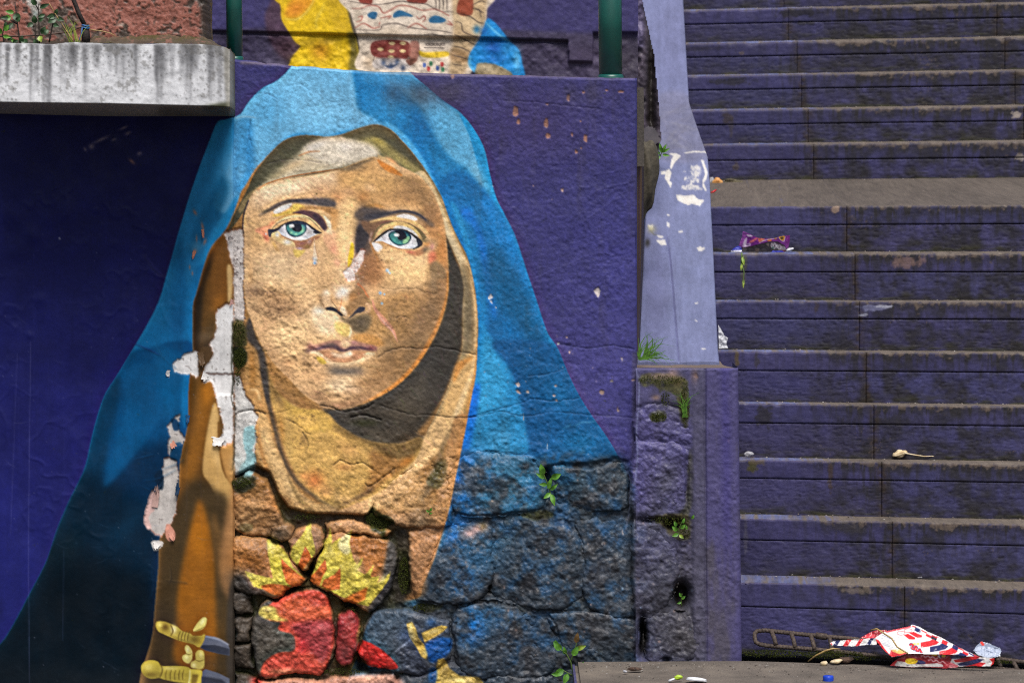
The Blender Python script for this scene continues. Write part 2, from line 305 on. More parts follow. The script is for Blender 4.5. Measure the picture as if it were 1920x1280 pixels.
    # ------------------------------------------------------------ neck
    neck = [(497,690),(520,735),(560,765),(606,770),(640,800),(690,826),(750,832),(790,820),(782,855),(752,888),(705,925),(628,953),(572,912),(538,855),(520,790),(505,740)]
    P(neck, (206,164,92), 2)
    nm = C.full(neck, 2)
    P([(300,640),(430,830),(520,900),(600,1000),(680,1050),(480,1060),(400,1020),(330,900)], (126,96,54), 9, .9, Z5, clip=nm)
    P([(430,860),(520,900),(640,1000),(760,1100),(830,1200),(700,1240),(560,1200),(470,1080)], (216,174,84), 9, .8, Z5, clip=nm)
    G(560,1000,80,60,(226,186,90),.7,30,Z5,clip=nm); G(620,1150,90,60,(216,172,98),.6,0,Z5,clip=nm)
    P([(760,60),(850,130),(1000,190),(1100,260),(1200,320),(1330,340),(1400,280),(1480,180),(1520,100),(1300,60),(1000,100)], (108,84,48), 8, .9, ZN, clip=nm)
    P([(1050,260),(1150,280),(1300,330),(1380,290),(1300,400),(1180,480),(1080,560),(1000,560),(1060,420)], (150,104,54), 9, .85, ZN, clip=nm)
    G(1330,340,60,30,(190,120,46),.7,-30,ZN,clip=nm); G(640,480,70,70,(196,118,62),.9,0,ZN,clip=nm); G(560,450,40,30,(212,140,82),.6,0,ZN,clip=nm); G(900,250,90,60,(198,150,90),.7,20,ZN,clip=nm); G(860,380,70,30,(190,134,76),.7,0,ZN,clip=nm)
    G(480,230,60,90,(214,174,96),.7,0,ZN,clip=nm); G(720,560,60,50,(208,150,92),.6,0,ZN,clip=nm); G(860,620,60,40,(216,172,112),.6,0,ZN,clip=nm); G(390,100,24,100,(170,120,60),.7,-5,ZN,clip=nm)
    G(560,170,26,40,(120,92,54),.6,0,ZN,clip=nm)
    L([(490,690),(505,760),(518,815),(532,862),(548,890),(570,915),(628,955)], [8,7,7,6,5,3], (66,58,50), 2.6, .85)
    # left lining strip by the neck
    P([(160,560),(245,600),(270,760),(290,900),(320,1040),(350,1180),(370,1280),(240,1280),(230,1160),(200,1000),(165,900)], (186,140,84), 2, .97, Z5)
    P([(170,420),(205,380),(240,520),(300,640),(330,800),(340,980),(320,1020),(280,840),(262,700),(240,620),(180,560),(160,500)], (72,64,58), 4, .95, Z5)
    L([(205,640),(215,780),(215,900)], [40,50,44], (166,116,56), 5, .8, Z5); L([(200,920),(250,930),(270,1000)], [10,20,20], (224,186,130), 3, .8, Z5)
    P([(190,0),(280,0),(330,180),(400,330),(440,430),(520,560),(640,640),(800,690),(740,750),(560,740),(460,700),(380,600),(300,460),(230,330),(180,200)], (212,170,112), 3, .95, ZN)
    L([(250,100),(330,300),(420,480),(520,640)], [50,60,70,50], (224,188,132), 8, .7, ZN); L([(205,60),(240,260),(290,420)], [20,26,30], (184,128,70), 4, .7, ZN)
    L([(440,440),(480,540),(540,640),(640,720)], [10,26,40,20], (134,106,64), 4, .8, ZN); L([(800,690),(900,640),(1000,590),(1080,540)], [10,16,30,30], (112,84,58), 5, .85, ZN)
    P([(700,730),(820,710),(960,650),(1040,640),(1030,740),(900,742),(760,742)], (214,168,118), 4, .9, ZN)
    # ------------------------------------------------------------ face
    face = [(480,356),(467,374),(458,400),(455,430),(456,480),(457,530),(462,575),(472,602),(482,628),(496,656),(516,684),(540,708),(566,736),(590,753),(615,764),(652,765),(695,750),(740,725),(778,688),(808,642),(828,598),(839,552),(840,510),(838,460),(832,415),(822,385),(808,355),(790,333),(768,320),(735,305),(712,296),(700,296),(665,308),(620,322),(570,331),(530,338),(500,345)]
    fm = C.full(face, 1.2); c = fm
    P(face, (208,164,104), 1.2)
    # forehead planes
    P([(260,600),(400,530),(560,480),(760,450),(860,440),(880,520),(760,560),(600,600),(420,640),(330,690),(230,700)], (226,190,140), 10, .9, Z1, clip=c)
    G(330,590,60,40,(238,206,158),.7,-25,Z1,clip=c); G(560,540,100,40,(232,196,146),.6,-12,Z1,clip=c); G(720,610,80,40,(206,156,100),.7,0,Z1,clip=c)
    P([(860,440),(1000,400),(1120,345),(1200,400),(1330,470),(1480,520),(1540,620),(1600,720),(1560,800),(1450,720),(1200,700),(1020,700),(900,620),(850,520)], (196,146,78), 10, .9, Z1, clip=c)
    G(1020,520,120,60,(214,166,90),.7,-15,Z1,clip=c); G(1230,540,90,60,(206,158,82),.7,10,Z1,clip=c); G(1100,570,50,30,(214,178,130),.6,20,Z1,clip=c)
    P([(1300,480),(1460,510),(1530,620),(1600,740),(1560,760),(1460,650),(1380,560)], (132,98,50), 10, .85, Z1, clip=c)
    P([(830,440),(940,400),(1040,355),(1120,335),(1110,360),(1020,400),(940,430)], (104,86,54), 4, .9, Z1, clip=c); G(980,420,90,24,(120,96,56),.7,-10,Z1,clip=c)
    P([(1150,355),(1210,385),(1290,430),(1340,480),(1270,465),(1200,430),(1165,390)], (190,112,28), 2, .9, Z1, clip=c)
    L([(250,585),(330,535),(480,490),(640,460),(780,440),(860,428)], [6,9,9,8,8,3], (170,98,34), 1, .85, Z1)
    G(850,640,60,60,(190,130,66),.7,0,Z1,clip=c); G(1040,640,50,40,(190,126,58),.8,-20,Z1,clip=c); G(930,600,50,40,(196,148,96),.6,0,Z1,clip=c); G(1400,640,80,40,(178,128,64),.6,20,Z1,clip=c)
    # right half of face in shade
    P([(1640,900),(1680,1050),(1680,1280),(1560,1280),(1540,1150),(1600,1000)], (186,118,48), 8, .9, Z1, clip=c)
    P([(1500,700),(1600,740),(1640,840),(1650,960),(1560,960),(1500,860)], (190,130,64), 8, .9, Z1, clip=c)
    P([(1540,0),(1680,0),(1680,200),(1640,380),(1560,560),(1450,740),(1300,880),(1100,1000),(1000,1040),(1000,900),(1150,760),(1250,600),(1350,420),(1480,250)], (142,102,50), 14, .95, Z5, clip=c)
    P([(1060,330),(1200,260),(1400,200),(1480,260),(1440,420),(1300,560),(1180,600),(1080,560),(1020,460)], (170,124,60), 12, .85, Z5, clip=c)
    G(1380,60,110,50,(224,178,106),.9,-5,Z5,clip=c); G(1300,20,90,40,(232,192,132),.7,0,Z5,clip=c); G(1250,120,60,30,(150,108,56),.6,0,Z5,clip=c); G(1330,230,100,40,(196,146,74),.7,-10,Z5,clip=c); G(1400,330,60,60,(178,130,62),.6,0,Z5,clip=c)
    G(1570,120,40,90,(112,88,54),.8,0,Z5,clip=c); G(1560,300,50,80,(126,96,56),.7,10,Z5,clip=c); G(1420,560,80,50,(118,90,48),.7,-30,Z5,clip=c); G(1200,700,110,50,(154,112,58),.7,-20,Z5,clip=c); G(1180,860,90,50,(140,104,58),.7,-30,Z5,clip=c); G(1380,680,50,40,(130,98,54),.6,-40,Z5,clip=c)
    L([(1680,40),(1676,200),(1630,380),(1560,540),(1440,740),(1300,880),(1160,970),(1040,1020)], [20,26,34,44,46,44,30,10], (196,120,38), 3, .9, Z5, clip=c)
    L([(1560,560),(1440,760),(1250,910),(1080,1000)], [20,26,26,12], (210,128,36), 2.5, .7, Z5, clip=c)
    # left cheek
    P([(160,60),(300,60),(600,100),(720,200),(700,330),(640,500),(620,620),(560,800),(430,700),(330,560),(240,420),(180,260)], (216,174,112), 14, .9, Z5, clip=c)
    G(420,60,120,60,(228,190,134),.8,0,Z5,clip=c); G(560,160,90,50,(222,184,126),.7,0,Z5,clip=c); G(380,220,130,50,(178,132,74),.8,4,Z5,clip=c); G(240,180,70,40,(150,112,64),.7,10,Z5,clip=c); G(460,310,120,70,(188,142,82),.7,15,Z5,clip=c); G(600,380,70,60,(226,186,126),.7,0,Z5,clip=c); G(420,450,100,60,(222,178,112),.7,30,Z5,clip=c); G(520,560,110,60,(226,180,112),.7,20,Z5,clip=c)
    G(340,400,50,40,(186,140,84),.6,0,Z5,clip=c); G(600,720,90,50,(210,160,96),.7,20,Z5,clip=c); G(480,720,60,40,(170,124,70),.7,40,Z5,clip=c); G(690,820,80,40,(214,166,104),.6,10,Z5,clip=c); G(200,80,24,120,(190,142,80),.6,0,Z5,clip=c)
    L([(190,360),(260,500),(350,640),(440,760),(540,860)], [20,24,26,30,26], (172,126,70), 9, .3, Z5, clip=c)
    L([(150,700),(150,800),(165,860)], [14,18,14], (222,170,84), 4, .6, Z1, clip=c)
    L([(185,660),(150,760),(140,860),(148,920)], [14,12,10,6], (44,40,46), 1.2, .9, Z1)
    # soft modelling of the face
    FR = (450,320,1.9475); c = fm
    for x,y,rx,ry,cc,al,an in ((150,70,95,24,(240,208,162),.7,-12),(60,110,30,30,(226,186,134),.6,0),(300,60,60,26,(202,156,102),.5,-8),(600,80,110,46,(158,116,66),.65,12),(690,165,40,50,(128,94,54),.7,20),(520,60,60,24,(206,158,84),.5,0),(420,118,26,30,(186,136,76),.6,0),
      (60,250,34,60,(210,160,92),.6,0),(150,335,95,48,(236,200,146),.7,0),(250,300,50,40,(232,190,140),.5,0),(130,500,110,40,(146,108,66),.6,4),(40,440,40,26,(126,94,58),.6,0),(60,420,40,10,(196,156,104),.5,-10),(170,595,95,38,(234,194,132),.7,8),(90,580,40,40,(206,156,98),.5,20),(230,640,50,40,(226,180,116),.5,0),(110,660,40,30,(182,136,82),.5,35),(170,730,50,30,(176,130,76),.5,40),
      (600,385,95,38,(236,194,124),.75,-4),(640,340,60,24,(232,190,128),.5,0),(560,485,70,34,(176,128,66),.6,0),(640,470,70,30,(160,116,62),.55,-8),(660,560,60,80,(120,90,52),.7,15),(560,640,80,40,(146,108,58),.6,-20),(740,430,22,80,(140,100,56),.6,4),(730,330,20,40,(186,124,60),.5,0),
      (320,560,50,40,(234,204,156),.7,0),(290,520,26,26,(240,222,192),.6,0),(250,480,30,30,(220,178,120),.5,0),(300,760,60,30,(186,140,86),.5,15),(520,765,60,34,(158,114,60),.6,-25),(400,795,46,16,(240,208,160),.8,8),(370,770,30,14,(232,196,144),.5,0),(450,830,60,20,(166,122,74),.6,-10),(370,865,100,20,(124,92,56),.7,0),(260,820,60,24,(190,144,88),.5,30),(330,700,60,16,(222,180,122),.5,0),(480,720,60,20,(182,136,78),.5,0)):
        G(x,y,rx,ry,cc,al,an,FR,c)
    L([(400,120),(402,200),(398,270),(384,340),(380,420)], [40,46,44,40,36], (238,202,146), 12, .75, FR, clip=c)
    L([(445,170),(452,250),(462,320),(452,390),(438,430)], [50,56,44,36,24], (72,54,40), 9, .85, FR, clip=c)
    L([(480,300),(492,370),(478,430)], [40,56,30], (150,96,48), 12, .8, FR, clip=c)
    L([(440,120),(480,150),(560,140)], [40,30,16], (120,86,46), 10, .6, FR, clip=c)
    # ---- left brow and eye
    P([(340,370),(420,310),(520,250),(620,190),(780,140),(900,120),(1100,100),(1300,90),(1440,100),(1520,160),(1500,220),(1380,225),(1200,200),(1050,180),(900,165),(800,180),(700,210),(600,260),(500,300),(430,330)], (58,52,48), 7, .85, Z2)
    G(460,290,70,24,(92,78,48),.7,-35,Z2); G(1400,160,90,40,(70,60,48),.7,10,Z2); G(1470,110,60,30,(120,92,56),.6,0,Z2)
    L([(520,240),(660,170),(800,130),(960,125),(1150,120)], [8,20,30,36,24], (38,36,40), 5, .7, Z2)
    P([(580,290),(680,220),(800,180),(860,170),(820,230),(720,290),(620,330)], (220,212,190), 3, .95, Z2)
    P([(820,260),(900,180),(1000,190),(1060,240),(960,280),(860,320),(740,350),(620,370),(560,350),(700,310)], (220,180,72), 4, .9, Z2)
    P([(960,250),(1100,215),(1300,220),(1480,235),(1560,300),(1520,400),(1440,340),(1300,270),(1150,260),(1020,290)], (150,104,48), 5, .85, Z2)
    P([(860,320),(1000,275),(1140,285),(1260,330),(1340,420),(1390,540),(1350,590),(1290,520),(1220,450),(1130,390),(1020,345)], (84,52,46), 3.5, .92, Z2)
    L([(1180,340),(1280,440),(1350,560)], [50,80,40], (60,44,44), 3, .7, Z2)
    P([(1330,350),(1400,400),(1450,480),(1440,560),(1400,520),(1370,440)], (226,208,170), 3, .9, Z2); G(1420,600,60,50,(240,216,168),.8,0,Z2)
    P([(1440,300),(1560,260),(1600,400),(1540,540),(1480,560),(1450,440)], (204,148,76), 7, .7, Z2)
    L([(560,560),(640,470),(740,410),(860,370),(1000,360),(1100,390),(1200,460),(1290,560)], [10,26,40,50,46,40,30,10], (226,194,130), 1.8, .95, Z2)
    L([(600,440),(740,370),(880,335),(1000,340)], [10,20,24,10], (200,150,56), 2, .8, Z2)
    L([(550,570),(620,490),(720,430),(850,395)], [8,16,14,6], (98,72,44), 1.4, .8, Z2)
    L([(1020,360),(1130,410),(1240,510),(1320,600)], [6,14,16,8], (104,74,44), 1.4, .7, Z2)
    P([(310,560),(420,520),(540,490),(600,440),(520,560),(500,640),(520,700),(480,720),(400,640),(320,600)], (220,140,92), 5, .85, Z2)
    G(470,680,40,70,(206,110,72),.7,-20,Z2); G(560,470,50,30,(206,120,70),.6,-30,Z2)
    P([(600,590),(680,600),(680,680),(760,700),(860,730),(960,740),(900,820),(760,800),(640,740),(560,680),(570,620)], (222,188,120), 4, .9, Z2)
    G(640,640,30,34,(232,226,214),.9,0,Z2); G(790,750,60,40,(226,220,204),.9,5,Z2)
    eye = [(590,585),(660,570),(720,510),(800,460),(900,440),(1000,445),(1080,475),(1150,530),(1230,590),(1300,615),(1220,640),(1140,680),(1060,715),(980,725),(880,715),(780,680),(700,640),(660,590)]
    P(eye, (206,204,198), 1, 1, Z2); em = C.full(eye, .8, Z2)
    G(1130,600,70,60,(150,140,126),.8,20,Z2,clip=em); G(690,560,40,40,(120,112,110),.7,-30,Z2,clip=em); G(900,460,200,26,(90,90,92),.7,0,Z2,clip=em)
    iris = [(765,530),(780,480),(850,450),(960,440),(1050,470),(1080,520),(1075,580),(1040,630),(980,665),(910,680),(840,660),(790,610)]
    P(iris, (34,62,68), 1, 1, Z2, clip=em)
    P([(780,530),(800,490),(900,480),(1030,500),(1055,540),(1040,600),(990,640),(910,655),(840,630),(795,580)], (70,128,112), 2, .95, Z2, clip=em)
    G(1010,570,36,44,(142,190,142),.9,30,Z2,clip=em); G(850,610,24,18,(140,190,140),.8,0,Z2,clip=em); G(920,632,26,14,(150,196,150),.8,0,Z2,clip=em); G(800,560,20,40,(60,130,128),.7,0,Z2,clip=em); G(1050,510,20,40,(60,96,110),.6,0,Z2,clip=em)
    P([(860,470),(960,455),(1000,500),(1010,560),(970,600),(900,590),(860,550),(840,500)], (22,24,28), 2, .97, Z2, clip=em)
    P([(780,460),(900,450),(1060,470),(1080,500),(960,480),(840,480),(770,510)], (28,34,40), 2, .8, Z2, clip=em)
    P([(818,500),(850,485),(888,495),(885,525),(850,535),(822,530)], (236,240,236), .9, 1, Z2)
    L([(500,600),(560,580),(640,560),(700,510),(780,465),(880,440),(980,442),(1070,470),(1150,530),(1240,590),(1310,615)], [10,40,46,30,22,20,22,24,34,36,10], (26,24,30), 1, .97, Z2)
    P([(500,560),(560,560),(620,590),(560,620),(540,680),(510,660),(498,610)], (52,48,46), 2.2, .9, Z2)
    P([(1180,590),(1260,590),(1310,615),(1250,630),(1190,620)], (20,18,22), 1, .95, Z2)
    L([(690,640),(770,690),(860,725),(960,738),(1060,725),(1150,690),(1250,650),(1320,640)], [8,14,18,16,14,12,12,6], (150,104,70), 1.2, .85, Z2)
    P([(880,730),(1000,745),(1100,720),(1200,680),(1300,650),(1240,710),(1180,740),(1140,820),(1060,860),(960,870),(920,820),(900,770)], (158,106,66), 3, .9, Z2)
    G(1010,770,60,24,(130,84,70),.8,-10,Z2); G(980,850,46,24,(196,170,170),.8,10,Z2); G(1120,740,30,40,(190,160,150),.6,30,Z2); G(1090,820,50,30,(150,116,58),.8,0,Z2)
    P([(880,860),(960,870),(1060,870),(1020,930),(960,980),(900,960)], (220,184,84), 5, .9, Z2); G(600,800,26,70,(206,160,76),.7,-30,Z2); G(640,860,40,30,(204,150,80),.5,30,Z2)
    P([(1330,620),(1480,600),(1600,680),(1680,760),(1700,900),(1560,960),(1420,860),(1340,740)], (226,166,116), 8, .7, Z2, clip=c)
    G(1520,860,90,70,(222,146,104),.7,30,Z2,clip=c); G(1560,1050,70,60,(216,140,106),.6,0,Z2,clip=c); G(1640,620,60,110,(226,180,104),.7,0,Z2,clip=c)
    # tear
    L([(1195,700),(1200,800),(1205,900),(1205,1010)], [14,24,50,84], (220,190,148), 1.4, .85, Z2)
    L([(1195,720),(1218,860),(1245,980),(1250,1060)], [8,8,8,8], (172,124,72), .9, .85, Z2)
    L([(1180,960),(1165,1050),(1190,1120),(1240,1080)], [6,8,10,6], (150,110,72), .9, .8, Z2)
    G(1205,1020,26,46,(214,216,210),.9,0,Z2); G(1200,1065,22,20,(130,166,190),.95,0,Z2)
    # ---- nose bridge, shadow side
    P([(960,640),(1010,700),(1040,760),(1000,900),(960,1000),(930,1130),(900,1180),(860,1100),(850,960),(860,800),(880,700)], (226,182,112), 8, .85, Z1, clip=c)
    G(900,900,40,120,(234,196,132),.7,0,Z1,clip=c)
    P([(1010,720),(1100,690),(1180,760),(1120,830),(1130,900),(1100,960),(1090,1040),(1060,1100),(1010,1120),(985,1040),(990,940),(1000,840)], (72,56,40), 9, .88, Z1, clip=c)
    P([(1000,860),(1050,850),(1090,900),(1060,1000),(1000,1060),(985,1000)], (44,38,32), 3, .8, Z1, clip=c)
    P([(1020,1080),(1090,1060),(1160,1100),(1200,1180),(1160,1280),(1040,1280),(1000,1200)], (156,100,46), 12, .6, Z1, clip=c)
    P([(955,980),(975,1000),(970,1100),(950,1150),(930,1180),(930,1100),(945,1020)], (214,178,30), 1.6, .95, Z1, clip=c)
    # ---- right brow and eye
    P([(200,330),(300,250),(420,230),(560,250),(700,280),(850,275),(980,275),(1100,295),(1200,340),(1300,420),(1400,510),(1340,510),(1240,430),(1120,360),(980,330),(860,335),(720,355),(600,390),(460,420),(340,420),(240,400)], (66,56,44), 9, .85, Z3)
    L([(340,370),(500,360),(660,330),(760,310)], [60,80,50,20], (46,42,40), 8, .75, Z3); L([(760,310),(900,285),(1050,300),(1180,350),(1280,430)], [20,28,28,26,14], (42,38,40), 4, .85, Z3)
    G(430,190,120,50,(150,106,44),.7,10,Z3,clip=c); G(560,210,90,30,(190,124,46),.6,15,Z3,clip=c); G(280,330,70,60,(90,70,46),.6,0,Z3,clip=c); G(1330,470,50,40,(120,90,54),.6,45,Z3)
    P([(820,370),(920,330),(1040,345),(1140,400),(1100,430),(980,400),(880,400)], (228,216,200), 3, .9, Z3)
    P([(420,450),(540,410),(700,380),(820,370),(980,410),(1120,450),(1240,540),(1320,640),(1240,600),(1120,500),(960,440),(800,420),(620,440),(480,490)], (222,180,106), 4, .9, Z3)
    P([(300,440),(460,450),(620,420),(780,430),(700,460),(600,490),(540,560),(500,640),(460,720),(420,640),(340,560)], (112,78,44), 5, .85, Z3, clip=c)
    G(690,460,90,22,(110,58,50),.8,-5,Z3)
    L([(480,690),(540,560),(640,480),(780,450),(920,460),(1060,510),(1180,600),(1260,700)], [20,30,26,20,24,36,54,60], (104,88,46), 2, .85, Z3)
    L([(540,640),(640,540),(780,480),(920,480),(1060,540),(1160,640),(1210,730)], [20,40,56,60,50,40,16], (226,186,110), 2, .9, Z3)
    P([(780,540),(850,505),(960,520),(1080,580),(1160,680),(1100,640),(980,570),(860,560)], (228,220,206), 2.5, .9, Z3)
    eye = [(490,740),(560,680),(640,620),(720,570),(820,565),(920,570),(1020,605),(1110,670),(1180,740),(1180,800),(1120,840),(1000,850),(880,845),(780,810),(680,770),(620,740),(550,740)]
    P(eye, (208,206,200), 1, 1, Z3); em = C.full(eye, .8, Z3)
    G(650,690,40,50,(170,160,150),.7,0,Z3,clip=em); G(900,580,220,30,(80,80,84),.8,8,Z3,clip=em); G(1110,760,40,60,(170,166,150),.7,0,Z3,clip=em)
    P([(705,660),(720,610),(800,580),(920,570),(1010,610),(1050,670),(1040,720),(1000,770),(930,800),(850,805),(780,770),(730,720)], (30,62,66), 1, 1, Z3, clip=em)
    P([(725,660),(760,610),(860,600),(980,630),(1025,680),(1010,740),(940,780),(860,785),(790,750),(745,705)], (60,114,104), 2, .95, Z3, clip=em)
    P([(920,770),(930,720),(970,680),(1020,670),(1010,730),(960,770)], (140,180,126), 1.6, .9, Z3, clip=em); G(800,720,40,36,(78,156,134),.8,0,Z3,clip=em); G(870,765,40,16,(84,160,134),.7,0,Z3,clip=em)
    P([(800,590),(900,575),(960,620),(980,680),(930,720),(870,720),(840,680),(860,650)], (20,20,24), 2, .97, Z3, clip=em)
    P([(790,635),(820,620),(860,630),(865,655),(830,665),(795,655)], (238,240,236), .9, 1, Z3)
    L([(480,755),(560,680),(650,610),(740,565),(850,560),(950,575),(1040,620),(1120,680),(1190,740),(1200,790),(1120,850)], [20,36,40,34,24,24,28,36,40,36,10], (24,22,24), 1, .97, Z3)
    P([(1120,700),(1200,740),(1190,800),(1100,860),(1070,850),(1140,800)], (30,28,28), 1.4, .9, Z3)
    L([(600,745),(700,790),(800,835),(920,860),(1040,860)], [10,14,16,16,10], (166,120,72), 1.2, .85, Z3)
    P([(460,760),(560,770),(620,830),(580,900),(520,880),(480,820)], (224,218,206), 4, .9, Z3); L([(430,740),(470,850),(520,950),(560,1050)], [20,26,30,30], (166,112,52), 4, .8, Z3)
    P([(560,880),(720,840),(880,880),(1000,900),(1080,960),(900,1050),(700,1060),(600,1010)], (226,184,120), 8, .85, Z3, clip=c)
    P([(960,890),(1100,880),(1240,820),(1330,740),(1280,880),(1180,950),(1060,950)], (176,116,66), 5, .85, Z3, clip=c); G(1260,860,60,40,(120,100,66),.8,-40,Z3,clip=c); G(1360,820,40,60,(170,110,90),.7,0,Z3,clip=c)
    P([(1310,920),(1400,890),(1420,1000),(1370,1090),(1310,1050)], (208,104,66), 9, .7, Z3, clip=c); G(1040,900,60,20,(206,116,84),.7,10,Z3,clip=c)
    P([(1330,1090),(1420,1030),(1540,1140),(1560,1280),(1360,1280)], (124,96,54), 8, .85, Z3, clip=c); G(900,1130,200,70,(226,180,112),.8,0,Z3,clip=c); G(700,1040,40,40,(150,112,56),.5,0,Z3,clip=c)
    G(1230,720,60,40,(96,80,42),.8,40,Z3); G(1270,780,60,30,(190,130,60),.7,0,Z3,clip=c)
    for x,y,r in ((1320,45,20),(1350,75,12),(1235,315,18),(1255,440,14),(1285,330,10)):
        G(x,y,r,r,(150,186,214),.95,0,Z4)
    G(1340,60,8,20,(224,228,230),.8,-40,Z4); G(470,630,12,12,(190,206,206),.95,0,Z2)
    # ---- nose
    P([(640,220),(760,200),(880,220),(940,300),(900,380),(820,420),(720,400),(660,320)], (216,176,124), 9, .8, Z4, clip=c)
    G(790,300,70,60,(238,224,206),.8,0,Z4); G(740,340,40,40,(226,206,180),.7,0,Z4)
    P([(545,300),(600,280),(640,330),(640,420),(700,470),(740,510),(660,490),(580,490),(545,430),(530,360)], (220,180,126), 4, .9, Z4); G(590,310,40,40,(228,206,170),.7,0,Z4)
    L([(530,320),(522,400),(548,480)], [24,34,20], (116,88,52), 7, .75, Z4)
    P([(860,330),(960,250),(1060,290),(1110,390),(1090,480),(1000,480),(940,530),(880,590),(830,560),(820,470),(880,420)], (138,100,52), 7, .92, Z4)
    P([(880,340),(940,320),(960,370),(900,410),(860,430)], (186,130,66), 6, .7, Z4)
    P([(740,480),(780,470),(830,530),(830,590),(780,560)], (228,200,160), 4, .8, Z4)
    P([(580,490),(640,480),(700,500),(740,530),(790,580),(760,590),(700,545),(640,530),(590,520)], (28,28,26), 2, .96, Z4)
    P([(850,620),(900,570),(940,520),(990,480),(1050,485),(1050,520),(1010,550),(950,560),(900,600)], (40,36,34), 2.5, .95, Z4)
    L([(1060,440),(1095,460),(1100,520),(1040,570)], [30,40,40,20], (204,158,104), 2.5, .9, Z4)
    L([(640,400),(690,460),(750,540),(810,595),(850,605)], [5,7,7,7,5], (90,66,40), 1, .7, Z4)
    L([(545,440),(570,500),(600,530)], [8,10,8], (120,84,46), 1.4, .7, Z4)
    P([(740,600),(850,620),(960,580),(1100,560),(1130,660),(1080,760),(1000,800),(900,760),(870,700),(780,660)], (96,78,44), 9, .9, Z4, clip=c); G(1000,660,70,60,(76,62,40),.6,0,Z4,clip=c)
    P([(450,480),(560,530),(700,560),(740,650),(680,760),(560,800),(460,700),(420,590)], (228,196,146), 11, .85, Z4, clip=c); G(490,530,60,40,(232,216,186),.7,0,Z4,clip=c)
    P([(700,660),(780,670),(860,700),(880,760),(850,830),(760,820),(690,740)], (218,184,92), 6, .85, Z4, clip=c); L([(870,720),(885,780),(860,850)], [10,20,14], (232,214,166), 3, .8, Z4)
    P([(920,820),(1050,800),(1200,840),(1280,920),(1180,960),(1040,930),(920,890)], (190,132,58), 7, .85, Z4, clip=c)
    # ---- mouth
    P([(380,960),(470,930),(580,900),(680,880),(760,890),(800,950),(860,960),(900,890),(980,900),(1100,930),(1190,960),(1180,1010),(1100,1000),(980,1010),(860,1010),(700,1000),(560,1000),(440,1010)], (158,106,82), 5, .8, Z4)
    P([(790,870),(840,860),(880,910),(860,980),(800,980),(750,930)], (216,174,124), 5, .85, Z4)
    L([(360,1000),(450,995),(560,960),(680,950),(760,1000),(820,1010),(880,975),(980,970),(1080,985),(1160,990)], [14,22,40,44,44,40,42,38,30,12], (66,42,42), 5, .88, Z4)
    G(640,930,70,24,(104,80,58),.7,-6,Z4); G(1130,975,60,30,(120,62,54),.7,0,Z4); G(390,960,40,50,(150,92,74),.7,0,Z4); G(360,1010,40,30,(110,80,60),.7,0,Z4); G(920,910,40,30,(170,120,104),.6,0,Z4)
    P([(490,1020),(620,1000),(760,1030),(900,1010),(1060,1020),(1030,1080),(950,1120),(820,1140),(680,1130),(590,1090)], (184,128,80), 4, .9, Z4)
    P([(640,1020),(760,1040),(880,1010),(900,1060),(820,1090),(700,1080)], (226,194,150), 6, .85, Z4); G(870,1040,24,24,(236,214,178),.8,0,Z4)
    P([(560,1080),(680,1140),(820,1150),(960,1120),(1080,1060),(1170,1040),(1100,1100),(980,1150),(830,1190),(680,1190),(590,1140)], (228,190,134), 4, .9, Z4); L([(400,1020),(480,1030),(550,1080)], [20,40,30], (232,206,156), 4, .8, Z4); L([(1030,1060),(1100,1040),(1170,1045)], [14,30,14], (230,200,150), 3, .8, Z4)
    P([(470,1080),(540,1090),(590,1150),(540,1170),(490,1130)], (214,176,60), 3, .85, Z4)
    L([(500,1050),(580,1110),(680,1135),(820,1140),(960,1110),(1050,1060)], [5,8,10,10,8,5], (160,100,58), 1.5, .6, Z4)
    P([(600,1210),(700,1190),(820,1210),(960,1200),(1040,1230),(980,1290),(820,1300),(680,1290)], (84,74,58), 16, .85, Z4)
    G(330,1090,40,70,(130,98,58),.6,0,Z4)
    # chin
    G(880,850,100,40,(230,194,140),.8,0,Z5,clip=c); G(840,900,80,40,(236,206,156),.6,10,Z5,clip=c); G(960,930,80,40,(196,150,96),.6,0,Z5,clip=c); G(880,790,90,20,(90,80,62),.5,0,Z5,clip=c); G(720,980,90,36,(160,116,66),.7,10,Z5,clip=c); G(900,1030,120,26,(140,98,54),.7,-5,Z5,clip=c)
    G(1050,880,60,50,(170,124,70),.6,0,Z5,clip=c)
    C.a += fm[..., None]*np.array((13,15,25), np.float32)
    # ------------------------------------------------------------ chest over the rubble
    P([(437,905),(470,880),(500,900),(520,935),(560,960),(700,965),(760,960),(820,975),(800,1060),(760,1130),(437,1130)], (168,120,74), 5, .9)
    P([(437,900),(475,880),(505,905),(500,930),(470,930)], (140,98,50), 6, .8); G(480,950,30,20,(196,150,100),.8); G(460,975,24,14,(206,162,112),.7); G(525,945,20,14,(184,120,60),.7)
    G(525,1000,24,18,(96,80,62),.9); G(560,975,40,10,(110,90,66),.7); G(590,1010,20,20,(150,116,86),.8)
    G(470,1050,34,26,(156,98,44),.9); G(445,1000,18,10,(190,140,90),.7); G(450,1085,24,20,(70,62,54),.9); G(475,1110,36,14,(72,64,58),.9); P([(430,1100),(476,1112),(480,1320),(430,1320)], (58,52,46), 3, .92)
    G(650,980,50,14,(190,144,100),.8); G(740,975,30,14,(206,164,122),.8); G(790,980,24,30,(128,106,80),.8); G(740,1090,16,40,(84,80,74),.9,18); G(715,1130,30,16,(74,72,70),.9)
    P([(650,1003),(700,1010),(735,1022),(725,1045),(702,1082),(690,1075),(680,1050),(665,1030)], (168,108,54), 2.5, .95)
    P([(770,1000),(812,985),(832,985),(820,1030),(800,1075),(778,1118),(766,1090)], (164,118,78), 3, .95)
    P([(735,1000),(765,1000),(765,1110),(740,1140),(725,1110),(742,1060)], (62,60,52), 4, .8)
